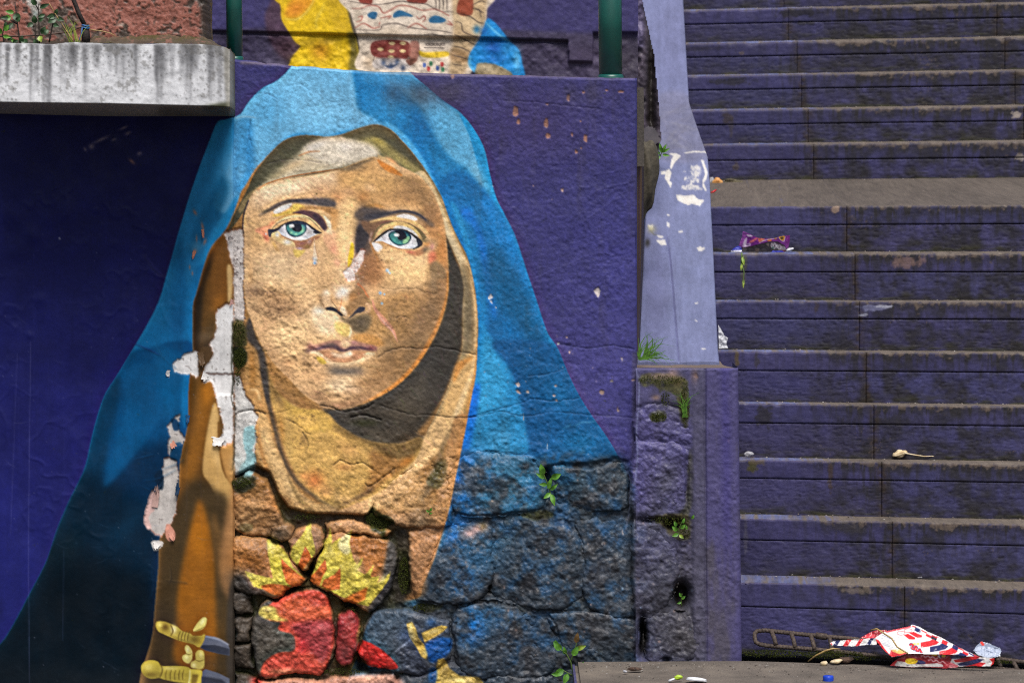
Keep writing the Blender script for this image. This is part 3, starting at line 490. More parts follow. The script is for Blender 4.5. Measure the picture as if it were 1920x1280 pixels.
    P([(738,1008),(748,1060),(738,1106),(706,1148),(690,1146),(712,1100),(722,1050),(728,1014)], (70,68,66), 3, .9)
    # flames
    Y1,Y2,OR = (196,178,70),(222,206,120),(196,104,44)
    P([(280,930),(330,920),(400,990),(450,1060),(480,1130),(530,1180),(560,1220),(500,1260),(440,1280),(330,1280),(250,1290),(180,1270),(150,1210),(120,1160),(230,1190),(330,1210),(310,1120),(290,1020)], Y1, 1.5, .97, ZN, sm=False, rough=.5)
    G(320,960,30,50,Y2,.8,0,ZN); G(160,1190,40,20,Y2,.7,20,ZN); G(360,1100,40,60,(204,186,60),.7,0,ZN)
    P([(390,1060),(440,1110),(520,1180),(568,1215),(540,1260),(470,1270),(430,1240),(400,1150)], OR, 1.5, .97, ZN, sm=False); P([(240,1270),(350,1250),(450,1280),(440,1340),(330,1330)], OR, 2, .95, ZN)
    P([(600,775),(612,800),(615,870),(640,960),(650,1020),(600,1080),(560,1140),(530,1150),(505,1110),(460,1050),(470,980),(540,900),(580,830)], Y1, 1.5, .97, ZN, sm=False, rough=.5); G(595,860,20,60,Y2,.8,0,ZN)
    P([(570,970),(600,1010),(618,1060),(580,1110),(545,1160),(510,1130),(540,1050)], OR, 1.4, .97, ZN, sm=False)
    P([(755,830),(775,930),(760,960),(830,910),(850,920),(920,850),(900,940),(930,1060),(960,1110),(1010,1040),(990,1100),(960,1150),(1020,1180),(1090,1100),(1060,1200),(1130,1190),(1110,1240),(1160,1220),(1215,1155),(1190,1230),(1120,1330),(1040,1420),(960,1400),(850,1350),(700,1280),(590,1230),(620,1160),(700,1000),(705,930),(740,910)], Y1, 1.5, .97, ZN, sm=False, rough=.5)
    P([(830,920),(905,870),(900,950),(910,1010),(870,1030),(820,980)], (224,212,160), 3, .8, ZN); G(760,1000,24,40,Y2,.6,0,ZN); G(960,1130,30,60,Y2,.6,0,ZN); G(1150,1220,40,20,Y2,.7,-50,ZN); G(1000,1350,60,30,(206,192,84),.7,20,ZN)
    P([(722,1065),(735,1140),(700,1200),(680,1270),(600,1245),(590,1215),(650,1160)], OR, 1.4, .97, ZN, sm=False); P([(835,1130),(838,1190),(830,1290),(760,1300),(690,1270),(710,1220),(790,1180)], OR, 1.6, .97, ZN, sm=False)
    P([(655,1115),(678,1104),(690,1098),(685,1122),(662,1134),(640,1126)], (204,114,44), 1.6, .97, sm=False)
    # heart
    R1,R2,R3 = (200,78,56),(150,48,48),(222,96,72)
    P([(478,1148),(500,1125),(530,1122),(560,1110),(600,1104),(612,1118),(622,1150),(628,1195),(622,1240),(602,1265),(560,1262),(500,1272),(470,1270),(475,1180)], (72,68,62), 3, .95)
    P([(900,600),(1000,540),(1090,510),(1220,500),(1290,560),(1310,680),(1335,780),(1310,900),(1260,1040),(1180,1050),(1050,1040),(900,1055),(855,1030),(880,960),(960,900),(1050,890),(1080,860),(1060,780),(970,750),(980,700),(900,680)], R1, 2, .97, S5)
    P([(840,640),(870,600),(940,600),(1010,660),(1030,690),(940,690),(870,670)], (206,186,92), 2.5, .95, S5); G(960,660,40,24,(224,200,96),.7,0,S5); G(900,620,30,14,(200,176,120),.6,0,S5)
    P([(960,610),(1060,540),(1150,560),(1200,600),(1290,600),(1300,680),(1150,690),(1000,680)], (210,98,62), 4, .9, S5); G(1060,600,60,40,(224,104,62),.7,0,S5)
    P([(1050,720),(1200,690),(1310,700),(1320,790),(1290,920),(1240,960),(1180,900),(1120,860),(1090,790)], (142,54,60), 7, .85, S5); G(1250,740,60,30,(186,90,90),.7,0,S5); G(1120,860,40,60,(184,44,48),.8,0,S5)
    P([(880,970),(960,910),(1100,900),(1180,940),(1240,1000),(1230,1050),(1050,1040),(890,1055)], (198,78,62), 4, .9, S5); G(1000,1020,110,20,(222,150,110),.7,0,S5); G(1130,990,60,40,(214,80,62),.6,0,S5)
    P([(1370,640),(1450,630),(1490,700),(1470,800),(1480,900),(1420,980),(1340,960),(1330,860),(1340,720)], (140,46,46), 3, .95, S5); G(1390,900,40,60,(120,56,56),.7,0,S5); G(1440,800,20,60,(180,60,56),.7,0,S5); G(1370,720,30,40,(176,60,66),.7,0,S5)
    P([(690,1150),(730,1135),(770,1135),(850,1160),(850,1235),(790,1268),(735,1255),(672,1230),(678,1190)], (64,70,80), 4, .85)
    P([(1480,840),(1540,830),(1620,870),(1690,930),(1735,995),(1640,1010),(1550,990),(1470,970)], (190,40,34), 1.6, .95, S5); G(1600,960,50,30,(160,22,24),.6,20,S5)
    P([(1720,900),(1800,810),(1850,830),(1880,920),(1930,1000),(1900,1060),(1800,1050),(1740,960)], (56,62,76), 3, .9, S5)
    L([(1700,905),(1760,860),(1820,810)], [10,16,8], (120,130,148), 1.5, .9, S5)
    P([(480,1275),(560,1268),(680,1266),(740,1262),(745,1320),(480,1320)], (190,130,108), 4, .9); G(482,1275,12,10,(208,60,52),.8); G(680,1272,60,10,(200,150,124),.7)
    # gold hilts: right pair on stone
    GO,GL,GD = (186,158,78),(226,206,140),(112,90,40)
    P([(215,710),(250,700),(275,740),(290,800),(330,850),(355,900),(340,938),(310,920),(270,850),(230,790)], GO, 1.3, .97, S6, sm=False); P([(310,770),(380,740),(440,720),(480,730),(450,760),(390,800),(330,830)], GO, 1.3, .97, S6, sm=False)
    G(240,730,18,30,GL,.8,0,S6); G(330,900,16,24,GL,.7,0,S6); G(390,760,40,14,GL,.7,-20,S6); G(285,820,20,30,GD,.6,-30,S6)
    P([(340,840),(420,800),(500,810),(500,880),(440,940),(370,960),(350,910)], (20,88,164), 3, .9, S6); G(370,700,30,24,(36,84,136),.7,0,S6); G(210,790,60,40,(44,62,92),.6,0,S6)
    P([(415,940),(455,935),(490,1000),(560,1050),(680,1055),(710,1097),(400,1097),(405,1000)], GO, 2, .92, S6, sm=False); G(560,1075,80,16,GL,.8,0,S6); G(470,1020,30,40,GD,.5,0,S6)
    P([(360,1010),(405,1000),(405,1080),(360,1080)], (30,74,120), 3, .85, S6)
    # left hilts (smooth plaster): grips, guards and blades
    B1,B2,B3 = (92,96,110),(44,46,56),(150,152,164)
    P([(480,820),(500,790),(560,800),(640,840),(652,870),(652,918),(580,905),(500,885),(465,865)], B1, 1, .98, S5, sm=False); P([(470,850),(560,850),(652,875),(652,918),(580,905),(500,885),(465,865)], B2, 1.5, .8, S5, sm=False); L([(500,795),(580,812),(650,850)], [10,16,8], B3, 1.5, .7, S5)
    P([(480,1020),(500,1005),(580,1030),(652,1065),(652,1100),(470,1100)], B1, 1, .98, S5, sm=False); P([(480,1050),(600,1070),(640,1100),(470,1100)], B2, 2, .8, S5, sm=False)
    P([(180,725),(190,700),(235,700),(275,715),(320,735),(350,760),(400,775),(420,790),(470,790),(495,780),(490,820),(460,865),(420,845),(360,830),(300,810),(230,780),(195,760)], (176,154,66), .9, 1, S5)
    G(240,735,24,24,(100,76,34),.85,20,S5); G(205,720,16,16,(220,204,110),.8,0,S5); G(295,750,18,26,(226,214,160),.9,0,S5); L([(275,720),(290,760),(275,790)], [6,10,6], (98,74,32), 1.2, .8, S5)
    for x in (330,350,370,390): L([(x+8,760),(x-4,795),(x-6,825)], [6,9,6], (104,82,34), 1, .75, S5)
    G(430,815,40,30,(90,68,28),.7,0,S5); L([(270,790),(330,812),(410,838)], [6,12,8], (120,98,40), 2, .6, S5)
    P([(420,760),(440,720),(475,680),(500,673),(507,690),(495,730),(465,755)], (206,190,104), .9, 1, S5); G(480,700,10,24,(232,222,160),.8,30,S5); L([(425,765),(460,750),(495,730)], [5,9,5], (120,98,40), 1.2, .7, S5)
    P([(365,870),(380,850),(400,865),(415,895),(412,940),(390,968),(355,950),(352,920),(375,905)], (196,180,100), 1, 1, S5); G(385,880,10,18,(228,220,160),.8,0,S5); G(378,930,14,14,(226,216,150),.8,0,S5); L([(372,905),(392,912),(412,905)], [4,7,4], (110,90,40), 1, .8, S5)
    P([(435,905),(455,883),(485,890),(492,930),(490,985),(470,1005),(430,1000),(405,990),(408,960),(435,945)], (184,166,84), 1, 1, S5); G(470,910,12,20,(222,210,140),.7,0,S5); G(425,980,14,14,(228,216,150),.8,0,S5); L([(435,945),(460,955),(490,945)], [4,7,4], (104,84,36), 1, .8, S5)
    P([(85,1000),(100,965),(140,948),(190,955),(220,985),(300,985),(380,990),(410,1005),(475,1015),(472,1060),(460,1100),(330,1090),(230,1070),(200,1060),(150,1065),(105,1045)], (186,166,64), .9, 1, S5)
    G(130,990,34,24,(214,198,104),.8,0,S5); G(150,1040,50,18,(120,98,36),.7,0,S5); L([(205,965),(222,1010),(205,1058)], [6,10,6], (100,78,30), 1, .8, S5); G(270,1000,50,12,(222,206,120),.7,0,S5)
    for x in (250,280,308,335,360): L([(x,1010),(x-8,1040),(x-6,1075)], [5,9,6], (116,94,34), 1, .7, S5)
    P([(395,1005),(470,1010),(472,1040),(460,1100),(390,1100)], (206,186,74), 1.2, .9, S5, sm=False); P([(415,1035),(455,1040),(440,1100),(405,1100)], (112,88,34), 2, .8, S5, sm=False); L([(400,1010),(398,1060),(390,1100)], [6,10,8], (232,222,150), 1.2, .8, S5)
# short brush strokes following the forms
    for i in range(1500):
        x, y = C.rng.uniform(455,890), C.rng.uniform(250,960)
        iy, ix = int(y-C.y0), int(x-C.x0)
        if im[iy, ix] < .9 or (480 < x < 820 and 400 < y < 485): continue
        b = C.a[iy, ix].copy(); k = C.rng.choice((.86,.92,1.07,1.12)); a = C.rng.normal(.6,.35)+(x-650)/500; n = C.rng.uniform(4,12)
        q = [(x-n*math.cos(a),y-n*math.sin(a)),(x,y+C.rng.normal(0,1)),(x+n*math.cos(a),y+n*math.sin(a))]
        L(q, [.8,C.rng.uniform(1.6,3.4),.8], np.clip(b*k+C.rng.normal(0,5,3),0,250), .7, .38)
    # crispen the brushwork
    a0 = C.a.copy()
    for ch in range(3):
        q = a0[..., ch]; C.a[..., ch] = q+.55*(q-C.blur(q, 1.8))+.28*(q-C.blur(q, 9))
    # dry brush hatching in the flesh and cloth
    hb = noise2(C.h, C.w, 9, 301, 3, .6, 2.6, .5)*im+noise2(C.h, C.w, 12, 302, 3, .6, .7, 1.8)*.7*(vm-im).clip(0, 1)
    C.a *= (1+.045*hb)[..., None]
    np.clip(C.a, 2, 246, out=C.a)
    return C
def wear_mural(C):
    """peeled, chipped and cracked paint, moss and stains; returns relief (wall units, + is proud)"""
    P, L, G = C.P, C.L, C.G
    H, W = C.h, C.w
    rel = np.zeros((H, W), np.float32)
    def carve(pts, depth, f=1., fr=None, sm=True, rough=0):
        p = C.tr(pts, fr)
        if sm: p = C.smooth(p)
        if rough: p = C.jag(p, rough)
        r = C.mask(p, f)
        if r is None: return
        m, ix, iy = r
        rel[iy:iy+m.shape[0], ix:ix+m.shape[1]] -= depth*m
    def crack(pts, w=1.6, depth=3., col=(34,28,24), al=.85, fr=None, wob=1.2):
        p = C.smooth(C.tr(pts, fr), False, 8)
        p = p+C.rng.normal(0, wob*.5, p.shape)
        w = w*.8; al = al*.72; depth = depth*.6
        wd = C.rng.uniform(.25, 1.3, 13)*w
        C.L(p, wd, col, .5, al)
        d = np.gradient(p, axis=0); d /= np.maximum(np.hypot(d[:,0], d[:,1]), 1e-6)[:,None]
        n = np.stack([-d[:,1], d[:,0]], 1)*w*.6
        carve(np.vstack([p+n, (p-n)[::-1]]), depth, .8, None, False)
    def peel(pts, col, fr=None, depth=2.2, rough=.5, rim=(206,150,126), al=1.):
        p = C.tr(pts, fr)
        if fr in (L1, L2): p = C.jag(p, .9); rough = .35
        if rim is not None: P(p, rim, .7, .75, None, False, None, rough)
        ctr = p.mean(0)
        q = ctr+(p-ctr)*.965
        P(q, col, .5, al, None, False, None, rough)
        r = C.mask(p, .6)
        if r is not None and fr in (L1, L2):
            m, ix, iy = r; t = noise2(m.shape[0], m.shape[1], 7, int(abs(p[0, 0]*7))+3, 3)
            v = C.a[iy:iy+m.shape[0], ix:ix+m.shape[1]]
            v *= (1+.07*t*m)[..., None]; sp = np.clip(t*2.2-1.25, 0, 1)*m
            v += (np.array((120,112,108), np.float32)-v)*(sp*.7)[..., None]
        carve(p, depth*(1.6 if fr in (L1, L2) else 1), .7, None, False)
    WH = (232,231,229)
    # mottling of the bare render
    n1 = noise2(H, W, 26, 3); n2 = noise2(H, W, 5, 4)
    bare0 = C.a.copy()
    # pits and grime in the rough skin of the render
    for i in range(900):
        x, y = C.rng.uniform(450,1180), C.rng.uniform(250,860); r = C.rng.uniform(.5,1.5)
        b = C.a[int(y-C.y0), int(x-C.x0)]; G(x, y, r*C.rng.uniform(.7,2.2), r, b*C.rng.choice((.55,.7,1.2)), C.rng.uniform(.2,.6), C.rng.uniform(-30,30))
    # big flake column along the seam
    peel([(782,195),(830,178),(905,170),(915,260),(912,380),(918,470),(905,560),(915,640),(922,720),(918,800),(846,800),(848,640),(845,520),(846,440),(815,340),(805,250)], (210,204,200), L1)
    peel([(846,640),(846,1280),(720,1280),(715,1220),(690,1185),(655,1200),(640,1165),(650,1100),(690,1050),(708,1000),(695,960),(682,940),(715,895),(732,830),(728,720),(790,675),(835,655)], WH, L1)
    peel([(432,1080),(470,1040),(495,1035),(520,1005),(570,990),(612,985),(615,1040),(615,1150),(600,1170),(565,1140),(500,1140),(450,1125)], WH, L1)
    P([(615,1000),(640,960),(680,955),(708,1000),(695,1040),(650,1090),(630,1150),(612,1160)], (88,66,42), 1, .95, L1, sm=False)
    peel([(650,0),(846,0),(846,400),(840,460),(790,485),(745,485),(725,460),(775,410),(780,350),(765,280),(740,200),(722,130),(715,90),(690,45),(645,60)], WH, L2)
    P([(722,1190),(842,1190),(842,1275),(742,1275)], WH, 1, 1, L1)
    peel([(850,0),(885,5),(910,90),(930,150),(960,180),(985,215),(985,250),(1012,290),(990,360),(1000,440),(985,530),(1002,600),(975,680),(910,715),(862,705),(850,600)], (212,210,205), L2)
    P([(920,370),(980,350),(990,430),(970,510),(995,560),(985,620),(960,690),(905,712),(870,690),(890,620),(930,560),(910,470)], (134,184,190), 1.5, .85, L2, rough=.8)
    G(880,600,40,60,(176,190,188),.6,0,L2)
    P([(600,360),(690,400),(720,460),(640,470)], (196,196,194), 1, .0)
    peel([(385,560),(420,556),(470,580),(482,660),(470,800),(468,920),(430,1000),(395,1040),(370,1080),(330,1075),(300,1050),(265,1010),(250,960),(280,850),(300,780),(340,770),(370,700)], (196,190,184), L2, rim=(214,146,122))
    P([(300,790),(330,800),(320,900),(280,960),(300,1020),(275,1040),(250,990),(262,900)], (212,174,166), 1, .9, L2, rough=.6)
    P([(395,1010),(420,1005),(455,1050),(455,1100),(420,1115),(395,1080)], (200,140,120), .7, 1, L2)
    P([(300,1120),(345,1110),(380,1125),(360,1160),(320,1180)], (214,208,202), .7, 1, L2, rough=.5)
    peel([(400,345),(430,320),(450,290),(490,270),(480,330),(490,390),(530,430),(500,470),(470,480),(430,470),(440,500),(420,560),(405,490),(425,420)], (200,194,188), L2, rim=(210,140,116))
    P([(430,300),(470,310),(485,370),(450,380),(435,340)], (10,56,96), 1, .95, L2)
    P([(450,470),(500,465),(495,560),(460,580),(420,550)], (9,62,100), 1.2, .9, L2)
    P([(320,680),(360,640),(380,690),(375,770),(345,760)], (6,32,56), 1, .9, L2)
    for x,y,w,h,a in ((590,65,16,40,-30),(640,160,14,60,-12),(655,260,14,44,20),(600,240,8,50,0),(590,320,24,30,20),(555,430,8,30,0),(572,470,8,30,0)):
        G(x,y,w*.6,h*.5,(186,120,96),.85,a,L1)
    G(600,290,40,34,(90,150,186),.6,0,L1)
    # speckle in bare column
    sp = (noise2(H, W, 7, 9) > .42)
    bm = C.full([(838,200),(905,200),(915,560),(850,560)], 3, L1, False)*sp
    C.a += (np.array((74,62,62), np.float32)-C.a)*(bm*.8)[...,None]
    # moss in the seam
    def moss(pts, fr=None, dens=.8, col=(44,50,16)):
        m = C.full(pts, 2.5, fr)
        n = noise2(H, W, 9, 21)
        k = np.clip(m*1.6+n*.5-.55, 0, 1)*dens
        C.a[:] = C.a+(np.array(col, np.float32)*(1+.35*noise2(H, W, 3, 5, 2))[...,None]-C.a)*k[...,None]
    moss([(840,790),(920,780),(935,900),(930,950),(845,960),(836,860)], L1, .95, (70,66,34)); moss([(836,960),(915,965),(942,1010),(925,1070),(885,1110),(845,1080),(836,1020)], L1, 1., (26,32,10))
    P([(850,990),(920,985),(940,1030),(915,1080),(850,1075)], (22,28,8), 3, .8, L1)
    crack([(838,800),(834,960),(832,1100),(842,1180),(836,1280)], 4, 5, (24,26,12), .95, L1); crack([(835,0),(840,100),(832,180),(855,260),(850,400),(848,560),(835,660)], 3, 5, (38,36,22), .95, L2)
    crack([(850,280),(900,255),(990,245),(1060,270)], 2.4, 4, fr=L2)
    # thin cracks at the top seam
    crack([(443,228),(441,270),(443,310),(441,345),(436,372)], 1, 1.5, (30,80,120), .7); crack([(470,226),(467,250),(472,276)], 2, 2, (20,70,110), .9); L([(440,222),(460,219),(480,221)], [2,3,2], (160,190,206), .8, .6)
    # nose and cheek scars
    peel([(886,1205),(950,1150),(978,1095),(1025,1030),(1058,1030),(1052,1100),(1022,1165),(985,1205),(985,1262),(925,1275)], (240,224,216), Z1, 1.4, 1.0, (206,130,104))
    for i in range(40): G(C.rng.normal(668,9), C.rng.normal(505,16), C.rng.uniform(.7,2), C.rng.uniform(.7,2), ((226,206,198),(206,130,100),(120,84,70))[i%3], .7)
    L([(960,200),(1030,260),(1070,330),(1100,370)], [30,16,20,12], (212,124,76), .8, .9, Z4); L([(1140,390),(1165,490),(1220,570),(1280,650),(1350,720),(1400,790),(1440,900)], [16,34,50,74,54,36,6], (218,150,122), 1.4, .95, Z4)
    L([(1200,560),(1280,660),(1370,760),(1420,860)], [10,20,16,8], (226,180,164), .8, .7, Z4); L([(775,380),(760,470),(725,540)], [6,12,6], (200,110,64), .8, .9, Z4); L([(700,650),(660,710),(620,760)], [8,10,6], (214,160,120), .8, .7, Z4)
    for x,y in ((1105,915),(1095,960)): G(x,y,8,18,(214,176,160),.9,20,Z1)
    # horizontal render cracks over face and chest
    crack([(300,640),(440,600),(560,610)],1.2,2,fr=Z5,al=.5); crack([(1150,680),(1230,630),(1330,610),(1480,615),(1600,600),(1750,630),(1890,660)],2,3,fr=Z5,al=.8)
    crack([(1180,160),(1280,170),(1440,165),(1500,190),(1600,200)],1.3,2,fr=Z5,al=.6); crack([(1270,390),(1330,370),(1400,390)],1.6,2,fr=Z5,al=.7)
    crack([(720,1040),(800,1050),(900,1085),(1000,1070),(1080,1050),(1120,1020)],2.4,4,fr=Z5); crack([(1180,1040),(1300,1080),(1420,1110),(1550,1110),(1720,1130),(1890,1125)],1.8,3,fr=Z5)
    crack([(230,1075),(320,1100),(420,1090),(520,1060)],1.4,2,fr=Z5,al=.6); crack([(470,1140),(540,1180),(650,1260)],1.6,2.5,fr=Z5,al=.7)
    crack([(950,1130),(1050,1110),(1180,1150)],3,5,fr=Z5); G(1060,1170,90,26,(50,52,24),.8,0,Z5)
    crack([(780,370),(830,330),(900,360),(1000,350),(1080,400)],1.8,4,fr=ZN); crack([(430,310),(520,310),(560,340)],1.4,2.5,fr=ZN,al=.6); crack([(550,120),(590,200),(570,280)],2,3,fr=ZN,al=.7)
    crack([(1010,500),(1060,520),(1180,440),(1240,390)],2,4,fr=ZN,al=.7)
    # right side cracks
    for q in ([(1085,745),(1040,752),(1000,748),(960,760),(905,775),(880,783)],[(880,782),(940,772),(985,780),(1040,772),(1120,778),(1185,782)],[(990,705),(1030,700),(1060,690)],[(880,850),(930,846),(990,855)],[(1050,645),(1100,652),(1150,648),(1190,655)]):
        crack(q, 1.6, 2.5, (24,34,54), .7)
    for q in ([(870,380),(1000,340),(1100,440)],[(1060,320),(1100,310),(1180,280),(1260,270)],[(780,560),(860,520),(1000,420),(1060,400)],[(560,860),(700,800),(900,720),(1020,730)]):
        p = C.tr(q, RT); crack(p, 1.2, -1.4, (46,42,84), .35)
    crack([(180,720),(290,700),(430,715)],1.3,2,(40,34,70),.6,TP); crack([(100,420),(180,410),(240,440)],1.4,2,(40,34,70),.6,TP); crack([(1220,440),(1420,455),(1560,470),(1660,480)],1.4,2,(34,30,60),.7,TP); crack([(420,400),(470,450),(530,440)],1.2,2,(60,110,150),.7,TP); crack([(280,380),(330,370),(380,400)],1.2,2,(60,110,150),.6,TP)
    # chips in the violet
    TC = (150,108,92)
    for x,y,w,h in ((1280,490,16,28),(1292,535,9,14),(1513,430,9,15),(1578,406,8,5),(1680,397,8,4),(1744,404,15,5),(1415,540,12,20),(1423,597,10,14),(1528,592,6,10),(1590,607,13,20),(1547,666,8,9),(1568,650,4,4),(1565,533,5,4),(1003,336,10,12),(1418,458,6,4)):
        a = C.rng.uniform(0, 6.28, 9); a.sort()
        peel(np.stack([x+w*np.cos(a)*C.rng.uniform(.7,1.15,9), y+h*np.sin(a)*C.rng.uniform(.7,1.15,9)],1), TC, TP, 1.6, .3, (164,126,112))
    for x,y,w,h,cl in ((303,965,16,20,(214,206,204)),(308,995,8,12,(206,196,196)),(335,1024,5,5,(200,190,190)),(912,938,20,34,(196,186,182)),(715,355,9,14,(180,150,136)),(656,408,4,4,(170,140,130)),(548,330,5,5,(160,130,120)),(318,330,4,4,(220,220,220)),(740,1195,6,8,(210,180,170)),(690,1230,10,7,(180,180,170))):
        a = np.sort(C.rng.uniform(0, 6.28, 9))
        peel(np.stack([x+w*np.cos(a)*C.rng.uniform(.7,1.15,9), y+h*np.sin(a)*C.rng.uniform(.7,1.15,9)],1), cl, RT, 1.4, .3, None)
    for x,y,w,h,cl in ((500,265,14,18,(196,176,168)),(510,310,26,16,(186,156,146)),(560,312,12,12,(180,160,150)),(545,245,9,6,(190,170,160)),(735,275,9,9,(196,170,160)),(725,335,12,8,(190,160,150)),(740,365,9,9,(190,160,150)),(1080,245,14,8,(150,140,130)),(1022,315,18,16,(166,140,126)),(1125,420,14,18,(150,130,120)),(1215,240,14,6,(180,150,130)),(820,60,6,18,(200,170,160)),(1145,110,8,20,(150,140,150)),(1605,220,18,26,(150,120,96)),(1820,620,12,16,(160,120,104)),(682,650,3,20,(206,200,200)),(535,470,4,26,(170,150,140)),(1150,1180,4,24,(180,160,150)),(345,985,12,8,(180,160,140))):
        a = np.sort(C.rng.uniform(0, 6.28, 9))
        peel(np.stack([x+w*np.cos(a)*C.rng.uniform(.7,1.15,9), y+h*np.sin(a)*C.rng.uniform(.7,1.15,9)],1), cl, ZR, 1.2, .4, None)
    # pale lime thread down the pier joint
    L([(1230,160),(1252,260),(1248,400),(1236,560),(1242,700),(1228,860),(1200,920),(1190,1060),(1165,1190)], [3,7,5,8,6,9,7,5,3], (132,140,176), 1.1, .75, ZR)
    L([(850,525),(900,500),(950,500),(1000,480)], [4,10,8,4], (84,140,172), 1.2, .6, ZR); L([(780,540),(830,515)], [4,8], (84,150,186), 1.2, .6, ZR)
    # salmon flecks and lichen on the rubble
    G(895,990,18,9,(190,150,140),.9,-20); G(880,1000,10,7,(200,160,150),.8); G(905,985,8,8,(120,100,50),.7)
    for i in range(150):
        x, y = C.rng.uniform(840,1300), C.rng.uniform(880,1240); r = C.rng.uniform(.8,2.4)
        G(x, y, r, r*C.rng.uniform(.6,1.6), ((182,150,136),(150,150,160),(120,150,176))[C.rng.integers(3)], C.rng.uniform(.3,.8))
    for i in range(60):
        x, y = C.rng.uniform(880,1185), C.rng.uniform(600,880); r = C.rng.uniform(.7,1.8)
        G(x, y, r, r, (180,160,170), C.rng.uniform(.2,.7))
    for i in range(240):
        x, y = C.rng.uniform(455,830), C.rng.uniform(340,900); r = C.rng.uniform(.6,1.7)
        G(x, y, r, r*C.rng.uniform(.6,1.6), (70,50,36), C.rng.uniform(.15,.5))
    for cx,cy,sx,sy,nn in ((515,575,40,24,120),(500,548,30,6,60),(745,600,18,12,40),(620,530,14,14,20),(720,480,14,20,24),(575,780,20,12,24),(560,830,10,16,30)):
        for i in range(nn):
            x, y = C.rng.normal(cx, sx*.6), C.rng.normal(cy, sy*.6); r = C.rng.uniform(.8,2.3)
            G(x, y, r, r*.8, (74,52,38), C.rng.uniform(.2,.6))
    # moss patches on rubble, pier streaks
    moss([(690,960),(700,945),(712,960),(735,968),(742,985),(728,990),(722,1012),(708,1000),(690,985),(680,975)], None, 1., (40,46,12))
    moss([(745,1040),(765,1040),(772,1090),(768,1115),(748,1110),(742,1080)], None, .95, (34,36,14)); moss([(800,900),(828,860),(840,870),(830,910),(815,915)], None, .7, (60,60,26)); moss([(440,895),(475,890),(480,910),(450,925),(436,915)], None, .9, (40,42,20))
    moss([(1205,700),(1280,705),(1292,740),(1290,800),(1275,790),(1268,745),(1240,735),(1225,790),(1235,730),(1205,725)], None, .75, (66,66,26)); moss([(1215,775),(1245,768),(1250,785),(1225,792)], None, .8, (52,56,18))
    moss([(975,965),(1020,955),(1040,968),(1010,975)], None, .8, (58,58,26)); moss([(1290,850),(1300,850),(1298,950),(1270,1000),(1262,985),(1285,940)], None, .6, (58,58,34))
    moss([(1215,968),(1290,965),(1295,1010),(1265,1010),(1240,985)], None, .8, (66,60,34)); moss([(450,980),(475,985),(465,1000),(445,995)], None, .6, (60,60,30)); moss([(780,1130),(830,1135),(800,1150)], None, .7, (46,46,22))
    G(1240,705,22,6,(150,126,116),.8); G(1262,700,10,8,(160,132,122),.7); G(1303,705,6,14,(160,120,96),.7); G(1270,715,10,10,(120,104,70),.6); G(1230,745,8,5,(150,120,96),.7)
    # upper violet: dirty bands
    for x,w in ((740,26),(790,20),(840,30),(960,16),(1070,14),(1110,18)):
        G(x,175,w,22,(58,54,70),.45)
    G(780,180,30,20,(60,80,96),.5); G(850,170,50,26,(66,60,82),.6)
    L([(450,118),(560,122),(760,138),(1000,142),(1190,146)], [5,6,5,4,4], (128,112,104), 1.6, .6)
    # long thin scratches on the dark plaster
    for q,w,a in (([(58,640),(54,1000),(56,1280)],1.4,.35),([(33,660),(20,1000)],1.2,.25),([(120,1030),(118,1200)],1,.25)):
        L(q, [w], (120,120,170), .6, a)
    for i in range(90):
        x, y = C.rng.uniform(0,430), C.rng.uniform(420,1280)
        G(x, y, 1., 1., (150,150,170), C.rng.uniform(.15,.55))
    G(112,447,1.6,2,(220,220,230),.9)
    for x,y,w,h in ((190,262,26,4),(172,275,9,7),(240,250,10,4),(262,288,8,5),(232,240,14,3),(160,280,4,6),(214,262,8,3)):
        G(x,y,w*.6,h*.7,(196,176,170),.6,-25)
    G(248,303,7,3,(180,130,110),.8,40)
    L([(275,480),(290,500),(306,516)], [1,1.6,1], (70,66,130), .8, .5)
    # wrinkles of the paint film, lit crest and shaded side drawn in colour
    for q in ([(290,640),(300,660),(312,675),(330,690)],[(245,640),(280,655),(300,665)],[(262,470),(285,500),(305,515)],[(300,880),(330,870),(345,860)],[(270,900),(300,895),(330,880)],[(265,910),(285,920)],[(252,860),(290,850)],[(310,1085),(345,1090),(352,1092)],[(318,1060),(320,1080),(316,1092)],[(285,1060),(288,1100),(282,1120)]):
        L(q, [1,2.2,1], tuple(C.a[min(max(int(q[0][1]-C.y0),0),H-1), min(max(int(q[0][0]-C.x0),0),W-1)]*1.5+14), 1., .5)
        L(np.array(q)+[1.5,2.5], [1,2.6,1], (10,14,24), 1.2, .4)
    lf = np.clip((438-(np.mgrid[0:H, 0:W][1]+C.x0))/3., 0, 1)
    C.a *= (1+lf*(.035*noise2(H, W, 20, 311, 4, .6, .35, 5.)+.07*noise2(H, W, 90, 312, 3)+.03*noise2(H, W, 14, 313, 4)))[..., None]
    for i in range(46):
        x, y = C.rng.uniform(0,420), C.rng.uniform(330,1270); a = C.rng.uniform(-.5,.9); n = C.rng.uniform(6,26)
        L([(x,y),(x+n*.5,y+n*.5*a+1.5),(x+n,y+n*a)], [.6,1.1,.5], (110,112,140), .6, C.rng.uniform(.12,.4))
    for i in range(14):
        x, y = C.rng.uniform(0,420), C.rng.uniform(420,900); L([(x,y),(x+C.rng.normal(0,2),y+C.rng.uniform(60,240))], [1.2,.5], (70,72,120), .8, .16)
    G(60,1270,120,30,(52,48,50),.25); G(250,1275,120,24,(40,38,38),.3)
    # overall mottling and grain of the paint
    yy, xx = np.mgrid[0:H, 0:W]; X = xx+C.x0; Y = yy+C.y0
    right = 1/(1+np.exp(-(X-438)/1.5)); rub = 1/(1+np.exp(-(Y-900)/25.))*right
